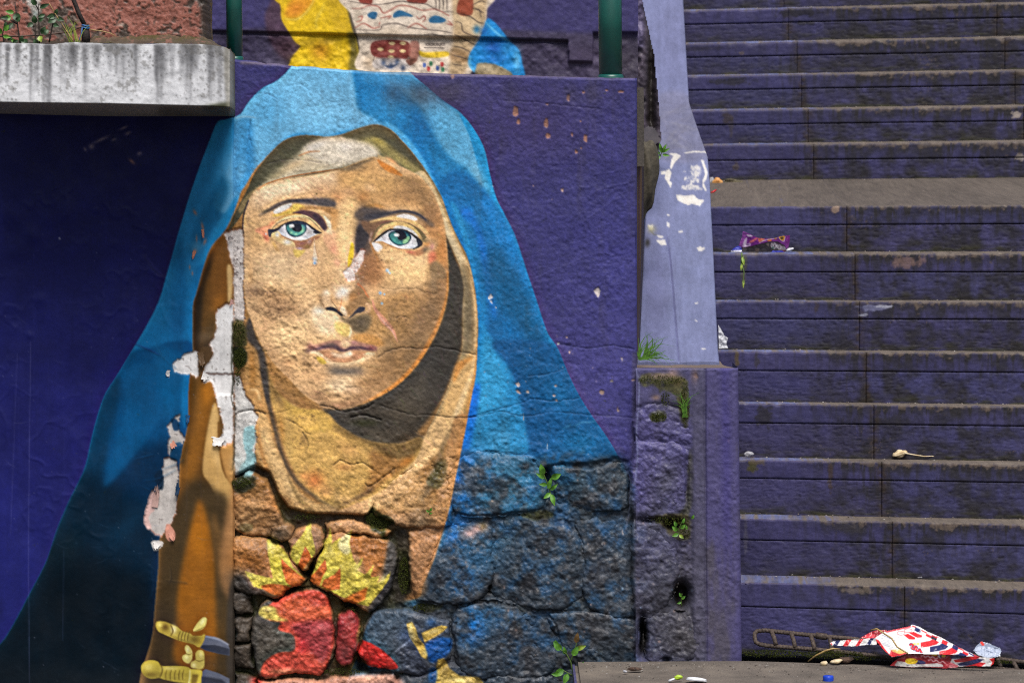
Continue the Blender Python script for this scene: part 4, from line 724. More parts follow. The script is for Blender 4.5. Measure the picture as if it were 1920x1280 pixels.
    g1 = noise2(H, W, 40, 11); g2 = noise2(H, W, 6, 12, 3); g3 = noise2(H, W, 2.4, 13, 2)
    k = 1+(.05+.05*rub)*g1+(.03+.06*right+.07*rub)*g2+(.02+.05*right+.06*rub)*g3
    C.a *= k[...,None]
    st = np.clip(noise2(H, W, 60, 15, 4, .6, .35, 2.5)-.25, 0, 1)*right*.35
    C.a += (np.array((64,56,50), np.float32)-C.a)*st[...,None]*.6
    np.clip(C.a, 3, 245, out=C.a)
    return rel
# ---------------------------------------------------------------- helpers
rng = np.random.default_rng(11); rnd = random.Random(5)
D = 9.95                                   # distance of the painted wall from the eye
KA = .70                                   # paint pigment: brightest paint reflects about this much
def W(px, py, Y):
    """a point at distance Y on the sight line of a picture position (1920 wide); works on arrays"""
    dx = (np.asarray(px, float)-960)*Y/FOC; dv = -(np.asarray(py, float)-320)*Y/FOC
    X = dx*CR+dv*SR; Z = -dx*SR+dv*CR+EYE
    return np.stack(np.broadcast_arrays(X, np.asarray(Y, float), Z), -1)
def V(px, py, Y): return Vector(W(px, py, Y).tolist())
def SKY_(px): return np.minimum(0, -.27*(np.asarray(px, float)-1390)*10/FOC)      # how far the stair front has come forward at this column
def lin(c):
    c = np.clip(np.asarray(c, float)/255, 0, 1)
    return np.where(c <= .04045, c/12.92, ((c+.055)/1.055)**2.4)
def alb(c): return lin(c)*KA
def link(o, parent=None):
    SC.collection.objects.link(o)
    if parent is not None: o.parent = parent
    return o
def tag(o, label=None, cat=None, group=None, kind=None):
    if label: o['label'] = label
    if cat: o['category'] = cat
    if group: o['group'] = group
    if kind: o['kind'] = kind
    return o
def empty(name, loc=(0, 0, 0), label=None, cat=None, group=None):
    o = bpy.data.objects.new(name, None); o.location = loc; o.empty_display_size = .05
    link(o); return tag(o, label, cat, group)
def raw_mesh(name, co, faces, mat, parent=None, col=None, smooth=True):
    """one mesh object from arrays (world coordinates; moved to the parent's frame)"""
    co = np.asarray(co, np.float32).reshape(-1, 3)
    if parent is not None: co = co-np.array(parent.location, np.float32)
    me = bpy.data.meshes.new(name)
    faces = np.asarray(faces, np.int32); k = faces.shape[1]; n = len(faces)
    me.vertices.add(len(co)); me.vertices.foreach_set('co', co.ravel())
    me.loops.add(n*k); me.loops.foreach_set('vertex_index', faces.ravel())
    me.polygons.add(n); me.polygons.foreach_set('loop_start', np.arange(0, n*k, k, dtype=np.int32))

    me.polygons.foreach_set('use_smooth', np.full(n, smooth, bool))
    me.update(calc_edges=True)
    if col is not None:
        a = me.color_attributes.new('paint', 'FLOAT_COLOR', 'POINT')
        rgba = np.ones((len(co), 4), np.float32); rgba[:, :3] = np.asarray(col).reshape(-1, 3)
        a.data.foreach_set('color', rgba.ravel())
    me.materials.append(mat)
    o = bpy.data.objects.new(name, me)
    return link(o, parent)
def grid(name, P, col, mat, parent=None, keep=None, flip=False):
    h, w = P.shape[:2]
    i = np.arange(h*w).reshape(h, w)
    q = np.stack([i[:-1, :-1], i[1:, :-1], i[1:, 1:], i[:-1, 1:]], -1).reshape(-1, 4)
    if flip: q = q[:, ::-1]
    co = P.reshape(-1, 3); c = None if col is None else np.asarray(col).reshape(-1, 3)
    if keep is not None:
        k = keep.ravel(); q = q[k[q].all(1)]
        used = np.zeros(h*w, bool); used[q.ravel()] = True
        m = np.cumsum(used)-1; q = m[q]; co = co[used]; c = None if c is None else c[used]
    return raw_mesh(name, co, q, mat, parent, c)
def samp(A, px, py, x0, y0):
    """bilinear read of a canvas array at wall positions"""
    x = np.clip(np.asarray(px)-x0-.5, 0, A.shape[1]-1.001); y = np.clip(np.asarray(py)-y0-.5, 0, A.shape[0]-1.001)
    xi = x.astype(int); yi = y.astype(int); fx = (x-xi); fy = (y-yi)
    if A.ndim == 3: fx = fx[..., None]; fy = fy[..., None]
    return (A[yi, xi]*(1-fx)+A[yi, xi+1]*fx)*(1-fy)+(A[yi+1, xi]*(1-fx)+A[yi+1, xi+1]*fx)*fy
def sdist(px, py, poly):
    """signed distance to a closed outline, + inside"""
    p = np.asarray(poly, float); q = np.roll(p, -1, 0)
    x = np.asarray(px, float)[..., None]; y = np.asarray(py, float)[..., None]
    ex, ey = q[:, 0]-p[:, 0], q[:, 1]-p[:, 1]
    t = np.clip(((x-p[:, 0])*ex+(y-p[:, 1])*ey)/(ex*ex+ey*ey+1e-9), 0, 1)
    d = np.sqrt(((x-p[:, 0]-t*ex)**2+(y-p[:, 1]-t*ey)**2).min(-1))
    c = ((p[:, 1] > y) != (q[:, 1] > y)) & (x < (q[:, 0]-p[:, 0])*(y-p[:, 1])/(np.where(ey == 0, 1e-9, ey))+p[:, 0])
    return np.where(c.sum(-1) % 2 == 1, d, -d)
# ---------------------------------------------------------------- materials
def mat_new(name):
    m = bpy.data.materials.new(name); m.use_nodes = True
    return m, m.node_tree, m.node_tree.nodes['Principled BSDF']
def paint_mat(name, rough=.6, var=.12, scale=260, bump=.15, bdist=.0012, spec=.35, coat=0):
    """reads the hand-painted 'paint' layer and adds grain"""
    m, nt, b = mat_new(name); N, Lk = nt.nodes, nt.links
    a = N.new('ShaderNodeVertexColor'); a.layer_name = 'paint'
    tc = N.new('ShaderNodeTexCoord')
    n1 = N.new('ShaderNodeTexNoise'); n1.inputs['Scale'].default_value = scale; n1.inputs['Detail'].default_value = 6; Lk.new(tc.outputs['Object'], n1.inputs['Vector'])
    n2 = N.new('ShaderNodeTexNoise'); n2.inputs['Scale'].default_value = 14; n2.inputs['Detail'].default_value = 5; Lk.new(tc.outputs['Object'], n2.inputs['Vector'])
    mr = N.new('ShaderNodeMapRange'); mr.inputs[1].default_value = .3; mr.inputs[2].default_value = .7; mr.inputs[3].default_value = 1-var; mr.inputs[4].default_value = 1+var; Lk.new(n1.outputs[0], mr.inputs[0])
    mu = N.new('ShaderNodeVectorMath'); mu.operation = 'SCALE'; Lk.new(a.outputs[0], mu.inputs[0]); Lk.new(mr.outputs[0], mu.inputs[3])
    Lk.new(mu.outputs[0], b.inputs['Base Color'])
    r = N.new('ShaderNodeMapRange'); r.inputs[1].default_value = .3; r.inputs[2].default_value = .7; r.inputs[3].default_value = rough-.12; r.inputs[4].default_value = rough+.14; Lk.new(n2.outputs[0], r.inputs[0]); Lk.new(r.outputs[0], b.inputs['Roughness'])
    b.inputs['Specular IOR Level'].default_value = spec
    if bump:
        bp = N.new('ShaderNodeBump'); bp.inputs['Strength'].default_value = bump; bp.inputs['Distance'].default_value = bdist; Lk.new(n1.outputs[0], bp.inputs['Height']); Lk.new(bp.outputs[0], b.inputs['Normal'])
    return m
def plain_mat(name, c, rough=.6, metal=0, c2=None, scale=40, bump=.0, spec=.4, alpha=None, trans=0, sss=0):
    m, nt, b = mat_new(name); N, Lk = nt.nodes, nt.links
    c = tuple(alb(c))+(1,)
    tc = N.new('ShaderNodeTexCoord'); n1 = N.new('ShaderNodeTexNoise'); n1.inputs['Scale'].default_value = scale; n1.inputs['Detail'].default_value = 6; Lk.new(tc.outputs['Object'], n1.inputs['Vector'])
    rp = N.new('ShaderNodeValToRGB'); rp.color_ramp.elements[0].position = .36; rp.color_ramp.elements[1].position = .66
    k = tuple(alb(c2))+(1,) if c2 is not None else tuple(v*.72 for v in c[:3])+(1,)
    rp.color_ramp.elements[0].color = k; rp.color_ramp.elements[1].color = c
    Lk.new(n1.outputs[0], rp.inputs[0]); Lk.new(rp.outputs[0], b.inputs['Base Color'])
    b.inputs['Roughness'].default_value = rough; b.inputs['Metallic'].default_value = metal; b.inputs['Specular IOR Level'].default_value = spec
    if trans: b.inputs['Transmission Weight'].default_value = trans
    if alpha is not None: b.inputs['Alpha'].default_value = alpha
    if bump:
        bp = N.new('ShaderNodeBump'); bp.inputs['Strength'].default_value = bump; bp.inputs['Distance'].default_value = .003; Lk.new(n1.outputs[0], bp.inputs['Height']); Lk.new(bp.outputs[0], b.inputs['Normal'])
    return m
M_ROUGH = paint_mat('mural_paint_on_render', .62, .17, 330, .45, .0016, .2)
M_SMOOTH = paint_mat('mural_paint_on_smooth_plaster', .42, .06, 200, .08, .0006, .11)
M_STONE = paint_mat('painted_stone', .52, .24, 300, .5, .002, .28)
M_STEP = paint_mat('painted_concrete', .62, .16, 260, .35, .0014, .2)
M_CONC = paint_mat('bare_concrete', .8, .12, 220, .3, .0012, .25)
M_LEDGE = paint_mat('whitewashed_concrete', .75, .08, 240, .3, .0012, .3)
M_LITTER = paint_mat('printed_film', .32, .03, 300, 0, .001, .5)
# ---------------------------------------------------------------- mural wall
def mixc_(c, d, k): return np.asarray(c)*(1-k[..., None])+np.asarray(d)*k[..., None]
C = paint_mural()
REL = wear_mural(C)
CX, CY, CH, CW = C.x0, C.y0, C.h, C.w
LINC = (lin(C.a)*KA).astype(np.float32)
# relief of the rough render, in wall units (+ towards the street)
nA = noise2(CH, CW, 150, 31, 3); nB = noise2(CH, CW, 16, 32, 3); nC = noise2(CH, CW, 6, 33, 2); nD = noise2(CH, CW, 30, 34, 3); nE = noise2(CH, CW, 70, 35, 3)
patch = np.clip(.55+.9*noise2(CH, CW, 90, 36, 3), .12, 1.4)
YY, XX = np.mgrid[0:CH, 0:CW]; XX = XX+CX; YY = YY+CY
ramp = np.clip((YY-480)/350., 0, 1)
cheek = 1.1*np.exp(-((XX-505)/46.)**2-((YY-570)/46.)**2)+.8*np.exp(-((XX-560)/60.)**2-((YY-690)/60.)**2)
STUCCO = 3.0*nA+(patch*(.45+.75*ramp)+cheek)*(1.5*nB*np.abs(nB)+.55*nC)+.30*nC+.22*noise2(CH, CW, 3.2, 45, 2)+(.35+1.3*ramp)*nD
trow = np.clip(1-np.abs(nE)*9, 0, 1)*.9            # trowel ridges
STUCCO = STUCCO+trow*np.clip(noise2(CH, CW, 120, 37, 2)-.2, 0, 1)*.9
SMOOTH = 2.6*nA+.10*nC+.35*nD*patch
wr = noise2(CH, CW, 60, 38, 3); wmask = np.clip(noise2(CH, CW, 170, 39, 2)*1.6-.15, 0, 1)
SMOOTH = SMOOTH+np.clip(1-np.abs(wr)*5, 0, 1)*wmask*1.0
for bx, by, br in ((28,618,8),(55,628,5),(60,440,10),(30,470,14),(90,410,12),(75,560,7),(120,395,16),(20,400,12)):
    SMOOTH += 2.*np.exp(-((XX-bx)**2+(YY-by)**2)/(2*br*br))
wall = empty('mural_wall', V(700, 1300, D), 'long street wall painted with the large weeping woman in a blue veil', 'wall')
# left: smooth plaster sheet
ys = np.arange(196, 1316, 1.9); xs = np.arange(-28, 439.5, 1.9)
GX, GY = np.meshgrid(xs, ys)
d = samp(SMOOTH+REL*1.0, GX, GY, CX, CY)+3
edge = np.clip((GX-435.5)/2.5, 0, 1); d = d-edge**2*14
P_ = W(GX, GY, D); P_[..., 1] -= d*D/FOC
grid('smooth_plaster', P_, samp(LINC, GX, GY, CX, CY), M_SMOOTH, wall)
GX, GY = np.meshgrid(np.linspace(-1100, -27.5, 40), np.linspace(196, 1316, 60)); P_ = W(GX, GY, D); P_[..., 1] -= 3*D/FOC
grid('smooth_plaster', P_, mixc_(lin((26,28,90))*KA, lin((8,22,34))*KA, np.clip((GY-1240-(GX+40)*1.2)/30, 0, 1)), M_SMOOTH, wall)
# right: rough render with the rubble showing through at the foot
def ytop(x): return np.interp(x, [436, 470, 560, 700, 860, 1000, 1100, 1194], [110, 115, 124, 134, 139, 142, 145, 147])
RUB = [(430,900),(478,872),(506,886),(522,925),(540,952),(580,962),(690,966),(706,944),(742,900),(790,868),(842,858),(930,850),(992,856),(1012,880),(1034,870),(1100,868),(1158,858),(1180,866),(1186,955),(1200,1000),(1205,1330),(430,1330)]
rub = C.full(RUB, 2.2, None, False)
red = 1/(1+np.exp((XX-765)/12.))
MORT = -(3.5+15*red)+2.6*nD+1.8*nC+2.2*nB
for hx, hy, rx, ry, dp in ((704,945,7,5,40),(1055,856,16,10,34),(1150,848,14,8,34),(1022,893,10,20,22),(1205,1195,9,34,44),(918,1103,4,7,24),(575,1065,10,24,22),(655,1130,14,30,18),(455,1190,14,70,12),(757,1078,9,34,14),(560,1110,22,8,20),(680,1245,16,26,18)):
    MORT -= dp*np.exp(-(((XX-hx)/rx)**2+((YY-hy)/ry)**2)**1.5)
DISP = (STUCCO+REL*1.25)*(1-rub)+MORT*rub
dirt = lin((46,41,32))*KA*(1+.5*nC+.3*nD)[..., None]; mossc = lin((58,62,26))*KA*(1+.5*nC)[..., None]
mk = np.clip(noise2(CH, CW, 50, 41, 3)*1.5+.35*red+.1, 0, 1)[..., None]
mortc = dirt*(1-mk*.7)+mossc*mk*.7  # joint colour: dirt and moss, with the shade of the joints mixed in
mortmix = (rub*(.15+.7*red))[..., None]
COLW = LINC*(1-mortmix)+mortc*mortmix
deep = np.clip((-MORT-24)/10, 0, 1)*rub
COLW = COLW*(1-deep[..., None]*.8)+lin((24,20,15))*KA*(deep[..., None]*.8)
ts = np.linspace(0, 1, 720); xs = np.arange(436, 1195, 1.6)
GX, T = np.meshgrid(xs, ts); GY = ytop(GX)+2.2*noise2(1, GX.shape[1], 14, 44, 3)*np.clip((900-GX)/400, .25, 1)+T*(1316-ytop(GX))
d = samp(DISP, GX, GY, CX, CY)
rim = np.clip(1-T*720/3., 0, 1); d = d-rim**2*7
d = d-np.clip((GX-1190)/4, 0, 1)**2*5
P_ = W(GX, GY, D+.012); P_[..., 1] -= d*D/FOC
# a top course running back over the wall head
back = P_[:1].copy(); back[..., 1] += .30; back[..., 2] += .004
P2 = np.vstack([back, P_]); c2 = samp(COLW, GX, GY, CX, CY); c2 = np.vstack([c2[:1]*0+lin((120,104,96))*KA, c2])
grid('rough_render', P2, c2, M_ROUGH, wall)
# wall end: splayed return with dribbled paint
u = np.linspace(0, 1, 14); ye = np.arange(146, 1000, 4.)
U, E = np.meshgrid(u, ye)
x1 = np.interp(ye, [146, 175, 230, 340, 500, 640, 680, 1000], [1192, 1196, 1206, 1208, 1206, 1200, 1197, 1197])[:, None]
PX = 1192+(x1-1192)*U; PYd = D+.014+.33*U
st = noise2(len(ye), 14, 6, 51, 3, .6, .25, 9.)
c = lin((60,50,48))*KA*(1+.25*st)[..., None]+0*U[..., None]
for k, (uu, cc) in enumerate(((.25,(120,88,48)),(.45,(92,58,52)),(.62,(126,96,54)),(.82,(60,54,84)))):
    m = np.exp(-((U-uu)/.06)**2)*np.clip(.6+.9*noise2(len(ye), 14, 5, 60+k, 2, .5, 3., 12.), 0, 1)
    c = c+(lin(cc)*KA-c)*m[..., None]
grid('wall_end', W(PX, E, PYd), c, M_ROUGH, wall)
# ---- rubble stones, each its own piece
CRK = np.zeros((CH, CW), np.float32)
def groove(q, w, dp):
    p = C.smooth(np.array(q, float), False, 10); p = p+C.rng.normal(0, .9, p.shape); d_ = np.gradient(p, axis=0); d_ /= np.maximum(np.hypot(d_[:, 0], d_[:, 1]), 1e-6)[:, None]
    n_ = np.stack([-d_[:, 1], d_[:, 0]], 1)*(w*(.25+np.abs(noise2(1, len(p), 5, int(q[0][0]), 2)[0])))[:, None]
    r = C.mask(np.vstack([p+n_, (p-n_)[::-1]]), .9)
    if r is not None:
        m, ix, iy = r; v = CRK[iy:iy+m.shape[0], ix:ix+m.shape[1]]; np.maximum(v, m*dp, out=v)
for q, w, dp in (([(850,962),(900,966),(960,962),(1022,958),(1060,962),(1110,960),(1150,962),(1190,958)],2.2,7),([(790,1128),(860,1134),(910,1126),(960,1134),(1010,1143),(1060,1146),(1090,1134)],3,9),([(1024,880),(1030,915),(1026,950)],3.5,9),([(1075,985),(1088,1010),(1092,1050)],2,5),([(1030,1150),(1048,1190),(1050,1240),(1030,1268)],2,6),([(855,1165),(852,1200),(858,1235)],2,5),([(1000,862),(1020,872),(1050,866),(1080,874),(1110,872),(1150,860),(1175,858)],4,10)): groove(q, w, dp)
STONES = [
 ([(437,906),(470,885),(500,898),(514,940),(532,984),(520,1003),(495,1008),(460,1002),(437,990)],4,1),
 ([(505,988),(535,976),(552,986),(545,1010),(528,1017),(510,1004)],3,1),
 ([(437,1008),(478,1004),(500,1009),(526,1026),(540,1046),(560,1070),(570,1083),(562,1094),(544,1099),(530,1118),(514,1123),(488,1110),(460,1108),(437,1102)],7,1),
 ([(541,1015),(560,994),(580,985),(602,992),(608,1006),(605,1024),(592,1045),(576,1066),(566,1069),(551,1050)],6,1),
 ([(615,1006),(640,1000),(680,1003),(720,1008),(738,1025),(742,1060),(735,1100),(715,1130),(692,1145),(650,1124),(600,1099),(580,1088),(588,1065),(602,1035)],8,1),
 ([(612,984),(650,972),(690,982),(735,996),(725,1006),(680,1001),(640,997),(616,1001)],4,1),
 ([(478,1158),(498,1126),(530,1122),(560,1110),(595,1105),(610,1116),(622,1150),(628,1195),(620,1240),(600,1264),(560,1262),(500,1270),(484,1262),(475,1220)],8,1),
 ([(636,1152),(658,1142),(674,1160),(671,1190),(661,1240),(642,1249),(630,1230),(633,1190)],5,1),
 ([(673,1224),(682,1180),(697,1151),(740,1141),(800,1150),(842,1165),(848,1200),(846,1233),(820,1249),(790,1266),(760,1262),(735,1255),(692,1249)],6,1),
 ([(856,1162),(890,1131),(940,1129),(1000,1150),(1028,1170),(1043,1220),(1033,1258),(1000,1269),(950,1270),(880,1260),(860,1230)],5,.7),
 ([(1034,1152),(1080,1147),(1180,1162),(1196,1182),(1198,1230),(1176,1248),(1100,1250),(1060,1232),(1050,1190)],4,.6),
 ([(778,1085),(792,1040),(816,1002),(850,986),(890,977),(914,992),(918,1040),(914,1092),(898,1120),(860,1129),(800,1124),(782,1114)],5,.7),
 ([(766,1002),(790,986),(828,962),(838,984),(814,1040),(794,1084),(780,1116),(767,1090),(764,1040)],3,.8),
 ([(926,986),(980,976),(1030,986),(1074,1001),(1093,1040),(1093,1090),(1083,1124),(1040,1139),(980,1134),(940,1119),(925,1090),(930,1040)],6,.7),
 ([(1086,986),(1150,977),(1184,982),(1190,1040),(1190,1100),(1188,1150),(1110,1137),(1098,1090),(1098,1040)],4,.6),
 ([(852,866),(900,852),(990,857),(1010,881),(1023,914),(1020,939),(1000,954),(950,961),(890,964),(850,954),(842,920)],5,.6),
 ([(1037,874),(1075,873),(1110,876),(1140,866),(1172,862),(1178,890),(1180,950),(1150,960),(1080,955),(1046,945),(1036,915)],5,.8),
 ([(702,951),(716,907),(760,881),(800,861),(843,852),(848,900),(843,958),(828,984),(770,984),(716,966)],4,.5),
 ([(486,1276),(560,1271),(600,1276),(680,1266),(735,1262),(745,1285),(745,1312),(486,1312)],7,1),
 ([(440,1113),(466,1115),(472,1148),(442,1150)],1,1), ([(440,1156),(470,1155),(470,1200),(442,1204)],0,1), ([(440,1211),(468,1209),(474,1250),(442,1254)],1,1), ([(440,1262),(478,1269),(480,1312),(440,1312)],2,1),
 ([(752,1276),(800,1270),(852,1246),(900,1273),(908,1312),(752,1312)],4,.7), ([(917,1276),(1000,1276),(1058,1263),(1076,1266),(1074,1312),(917,1312)],4,.7)]
HOLES = ((1055,857,17,9,30),(1150,850,15,8,30),(1022,890,8,18,18),(918,1103,4,7,24),(1205,1195,8,34,40),(1262,985,18,12,34),(1278,1118,15,26,44),(1222,975,26,6,14),(1250,1238,8,6,14),(1287,905,4,40,6))
def stone(poly, proud, sharp, parent, seed, plane=D+.012, step=1.75, floor=None):
    poly = C.smooth(np.asarray(poly, float), True, 3) if sharp < .75 else np.asarray(poly, float)
    x0, y0 = poly.min(0)-9; x1, y1 = poly.max(0)+9
    gx, gy = np.meshgrid(np.arange(x0, x1, step), np.arange(y0, y1, step))
    r_ = np.random.default_rng(seed)
    jx = noise2(gx.shape[0], gx.shape[1], 14, seed*3+1, 4)*4.6; jy = noise2(gx.shape[0], gx.shape[1], 14, seed*3+2, 4)*4.6
    s = sdist(gx+jx, gy+jy, poly)+(2.6 if sharp > .75 else 6.5)+.6
    base = -20 if sharp > .75 else -5
    wdt = 2.2 if sharp > .75 else 3.6
    prof = 1-np.exp(-np.clip(s, 0, None)/wdt)
    lump = 1.6*noise2(gx.shape[0], gx.shape[1], 22, seed+100, 3)+2.1*noise2(gx.shape[0], gx.shape[1], 8, seed+200, 3)+1.1*noise2(gx.shape[0], gx.shape[1], 3.2, seed+300, 2)
    facet = np.full(gx.shape, 9.)
    for _k in range(7):                          # broken faces: the lowest of several tilted planes
        qx, qy = r_.uniform(x0, x1), r_.uniform(y0, y1)
        facet = np.minimum(facet, r_.uniform(0, 3)+(gx-qx+2*jx)*r_.normal(0, .10)+(gy-qy+2*jy)*r_.normal(0, .11))
    facet = np.clip(facet-np.median(facet), -8, 3)*(1 if sharp > .75 else .8)
    tilt = 0
    d = base+(proud-base)*prof+(lump+tilt+facet)*np.clip(s/2.5, 0, 1)
    ck = samp(CRK, gx, gy, CX, CY); d = d-ck
    hole = np.zeros(gx.shape)
    for hx, hy, rx, ry, dp in HOLES: hole += dp*np.exp(-(((gx+jx-hx)/rx)**2+((gy+jy-hy)/ry)**2)**1.5)
    d = d-hole
    d = np.where(s < 0, base+s*2, d)
    P = W(gx, gy, plane); P[..., 1] -= d*D/FOC
    c = samp(LINC, gx, gy, CX, CY)
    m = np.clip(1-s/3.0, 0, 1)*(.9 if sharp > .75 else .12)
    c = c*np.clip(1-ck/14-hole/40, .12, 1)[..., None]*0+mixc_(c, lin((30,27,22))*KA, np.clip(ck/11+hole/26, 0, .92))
    c = c*(1-m[..., None])+samp(mortc, gx, gy, CX, CY)*m[..., None]  # stone rims go dark: joint dirt and moss plus painted shade
    return grid('stone', P, c, M_STONE, parent, s > -2.6)
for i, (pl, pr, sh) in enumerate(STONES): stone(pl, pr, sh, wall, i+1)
def flake(cx, cy, w, h, ang, lift, col, seed):
    r_ = np.random.default_rng(seed); u_, v_ = np.meshgrid(np.linspace(-1, 1, 9), np.linspace(0, 1, 9))
    rag = 1+.18*r_.normal(size=u_.shape); x = u_*w*.5*(1-.45*v_**2)*rag; y = v_*h*(1+.08*r_.normal(size=u_.shape))
    c, s_ = math.cos(R(ang)), math.sin(R(ang)); P = W(cx+x*c-y*s_, cy+x*s_+y*c, D)
    P[..., 1] -= (2.6+lift*v_**1.6*h*.5+.6*r_.normal(size=u_.shape)*v_)*D/FOC
    grid('paint_flake', P, np.broadcast_to(lin(col)*KA, P.shape), M_SMOOTH, wall)
for q in ((412,818,24,17,15,.9,(210,208,204)),(388,700,14,14,30,.8,(206,204,200)),(296,1012,14,16,10,.8,(208,204,200)),(290,950,12,40,188,.35,(206,170,160)),(318,990,12,22,-20,.7,(198,140,120)),(330,832,14,10,60,.8,(200,138,116)),(322,700,16,10,100,.7,(206,204,202)),(376,660,12,26,-10,.6,(92,70,46)),(434,452,12,10,160,.8,(210,200,196)),(432,566,12,6,-80,.9,(206,160,150)),(352,775,8,18,0,.5,(20,70,112)),(336,905,10,22,10,.6,(12,44,72)),(365,470,6,14,10,.7,(186,120,96)),(380,430,5,16,-8,.6,(186,120,96)),(300,905,10,18,30,.6,(14,40,64))): flake(*q, seed=int(q[0]))
# ---------------------------------------------------------------- stair pier
PY = 9.93
pier = empty('stair_pier', V(1290, 1237, PY), 'low violet pier with a round-edged post and mossy rubble at the foot of the stairs', 'pier')
xs = np.concatenate([np.arange(1192, 1378, 1.7), 1378+13*np.sin(np.linspace(0, np.pi/2, 12))]); bk = np.concatenate([np.zeros(len(np.arange(1192, 1378, 1.7))), 13*(1-np.cos(np.linspace(0, np.pi/2, 12)))])
ys = np.concatenate([690+4*(1-np.cos(np.linspace(0, np.pi/2, 6))), np.arange(695.5, 1252, 1.7)])
tk = np.concatenate([6*(1-np.sin(np.linspace(0, np.pi/2, 6))), np.zeros(len(ys)-6)])
xs2 = np.concatenate([xs, [1391.5]]); bk2 = np.concatenate([bk, [180]])
GX, GY = np.meshgrid(xs2, ys); BK = np.broadcast_to(bk2, GX.shape)+tk[:, None]
lean = np.interp(GY, [690, 1250], [-6, 1])*np.clip((GX-1300)/90, 0, 1)
RUBP = C.full([(1194,762),(1250,752),(1288,770),(1296,840),(1298,960),(1300,1235),(1194,1235)], 3, None, False)
post = np.clip((XX-1322)/3., 0, 1)
PD = (STUCCO*.9+REL)*(1-RUBP)*(1-post*.6)+RUBP*(-3+2*nD+1.6*nC)+post*(2+.4*nC)
PD -= 5*np.exp(-((XX-1323-1.5*nA)/1.8)**2)*(YY > 690)
PD += 2*np.clip((XX-1296)/6., 0, 1)*(1-post)
for hx, hy, rx, ry, dp in ((1262,985,18,12,34),(1278,1118,15,26,44),(1222,975,26,6,14),(1205,1195,8,36,44),(1287,905,4,40,8),(1250,1238,8,6,14)):
    PD -= dp*np.exp(-(((XX-hx)/rx)**2+((YY-hy)/ry)**2)**1.5)
pm = (RUBP*.12)[..., None]; COLP = LINC*(1-pm)+mortc*pm
pc = lin((74,70,112))*KA*(1+.10*nD+.12*nC)[..., None]; gr = np.clip(noise2(CH, CW, 40, 71, 4, .6, .5, 2.)+.1+(YY-1000)/420., 0, 1)[..., None]*.75
pc = pc*(1-gr)+lin((78,74,78))*KA*gr*(1+.2*nC)[..., None]
hi = np.exp(-((XX-1364)/11.)**2)[..., None]*np.clip((1200-YY)/300., 0, 1)[..., None]; pc = pc*(1-.6*hi)+lin((60,54,120))*KA*.6*hi
COLP = COLP*(1-post[..., None]*.92)+pc*post[..., None]*.92
gm = (np.clip((XX-1292)/8., 0, 1)*(1-post)*.6)[..., None]; COLP = COLP*(1-gm)+lin((78,76,96))*KA*gm*(1+.25*nC+.2*nD)[..., None]
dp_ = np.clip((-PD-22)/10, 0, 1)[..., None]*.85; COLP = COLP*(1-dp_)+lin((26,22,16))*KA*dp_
d = samp(PD, GX, GY, CX, CY)
P_ = W(GX+lean, GY, PY); P_[..., 1] += BK*D/FOC-d*D/FOC
grid('pier_face', P_, samp(COLP, GX, GY, CX, CY), M_ROUGH, pier)
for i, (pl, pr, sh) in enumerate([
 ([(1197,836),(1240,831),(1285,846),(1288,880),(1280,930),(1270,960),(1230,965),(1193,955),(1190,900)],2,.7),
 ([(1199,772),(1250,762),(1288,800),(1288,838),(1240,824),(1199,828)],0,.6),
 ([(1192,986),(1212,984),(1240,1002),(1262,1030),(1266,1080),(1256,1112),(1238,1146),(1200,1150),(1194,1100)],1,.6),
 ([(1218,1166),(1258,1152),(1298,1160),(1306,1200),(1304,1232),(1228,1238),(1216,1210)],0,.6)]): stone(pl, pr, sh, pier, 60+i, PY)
# pier cap: worn concrete top with a hollow lip
v = np.linspace(0, 1, 12); xs = np.linspace(1194, 1386, 60); GX, GV = np.meshgrid(xs, v)
YV = PY+.012+.30*GV; yp = 691-15*GV+2*np.sin(GV*3.1)
xr = np.interp(GV, [0, .35, .6, 1], [1385, 1372, 1356, 1350]); GX2 = 1194+(xr-1194)*(GX-1194)/192
cc = lin((132,116,106))*KA*.62*(1+.22*noise2(12, 60, 8, 81, 3, .6, 3., .6))[..., None]
grid('pier_cap', W(GX2, yp+1.2*noise2(12, 60, 10, 82, 3), YV), cc, M_CONC, pier, flip=True)
# ---------------------------------------------------------------- the long violet staircase
SKEW = -.27                                # the nosings run slightly towards the eye on the right
KTOP = .56                                 # dims the colour of upward faces to allow for the stronger light on them
NY = [1090,971,861,755.5,658,564,475.5,387,271,206,141,80,17.6,-44,-106]
NB = [1222,1075,962,856,752,655,562,472,337,268.5,203.5,139,78,16,-46]
NM = [1136,1011,895.5,792,694,597,510,422,300.5,233.5,168,106,44,-18,-80]
NJ = [[1686],[1664],[1645],[1631],[1617],[1605],[1597],[1582],[1522,1912],[1512,1897],[1500,1882],[1492,1864],[1476,1850],[1468,1838],[1460,1826]]
YS = [10.05+.27*i for i in range(8)]+[15.4+.27*i for i in range(7)]
stairs = empty('staircase', V(1640, 1230, 10.05), 'long flight of violet painted concrete steps with worn grey edges and one landing', 'stairs')
SX0, SY0, SW, SH = 1180, -130, 840, 1400
sn = [noise2(SH, SW, 7, 201, 3), noise2(SH, SW, 60, 202, 4), noise2(SH, SW, 14, 203, 3, .6, .45, 3.), noise2(SH, SW, 9, 204, 3, .6, 3.2, .6), noise2(SH, SW, 3.2, 205, 2), noise2(SH, SW, 22, 206, 3)]
def sfield(k, px, py): return samp(sn[k], px, py, SX0, SY0)
VIO = lin((60,59,99))*KA; VIOT = lin((122,130,178))*KA*KTOP; CON = lin((132,116,104))*KA*.5; CONT = lin((118,108,98))*KA*KTOP; GRM = lin((40,38,42))*KA; MOS = lin((58,58,30))*KA; RUST = lin((72,60,50))*KA
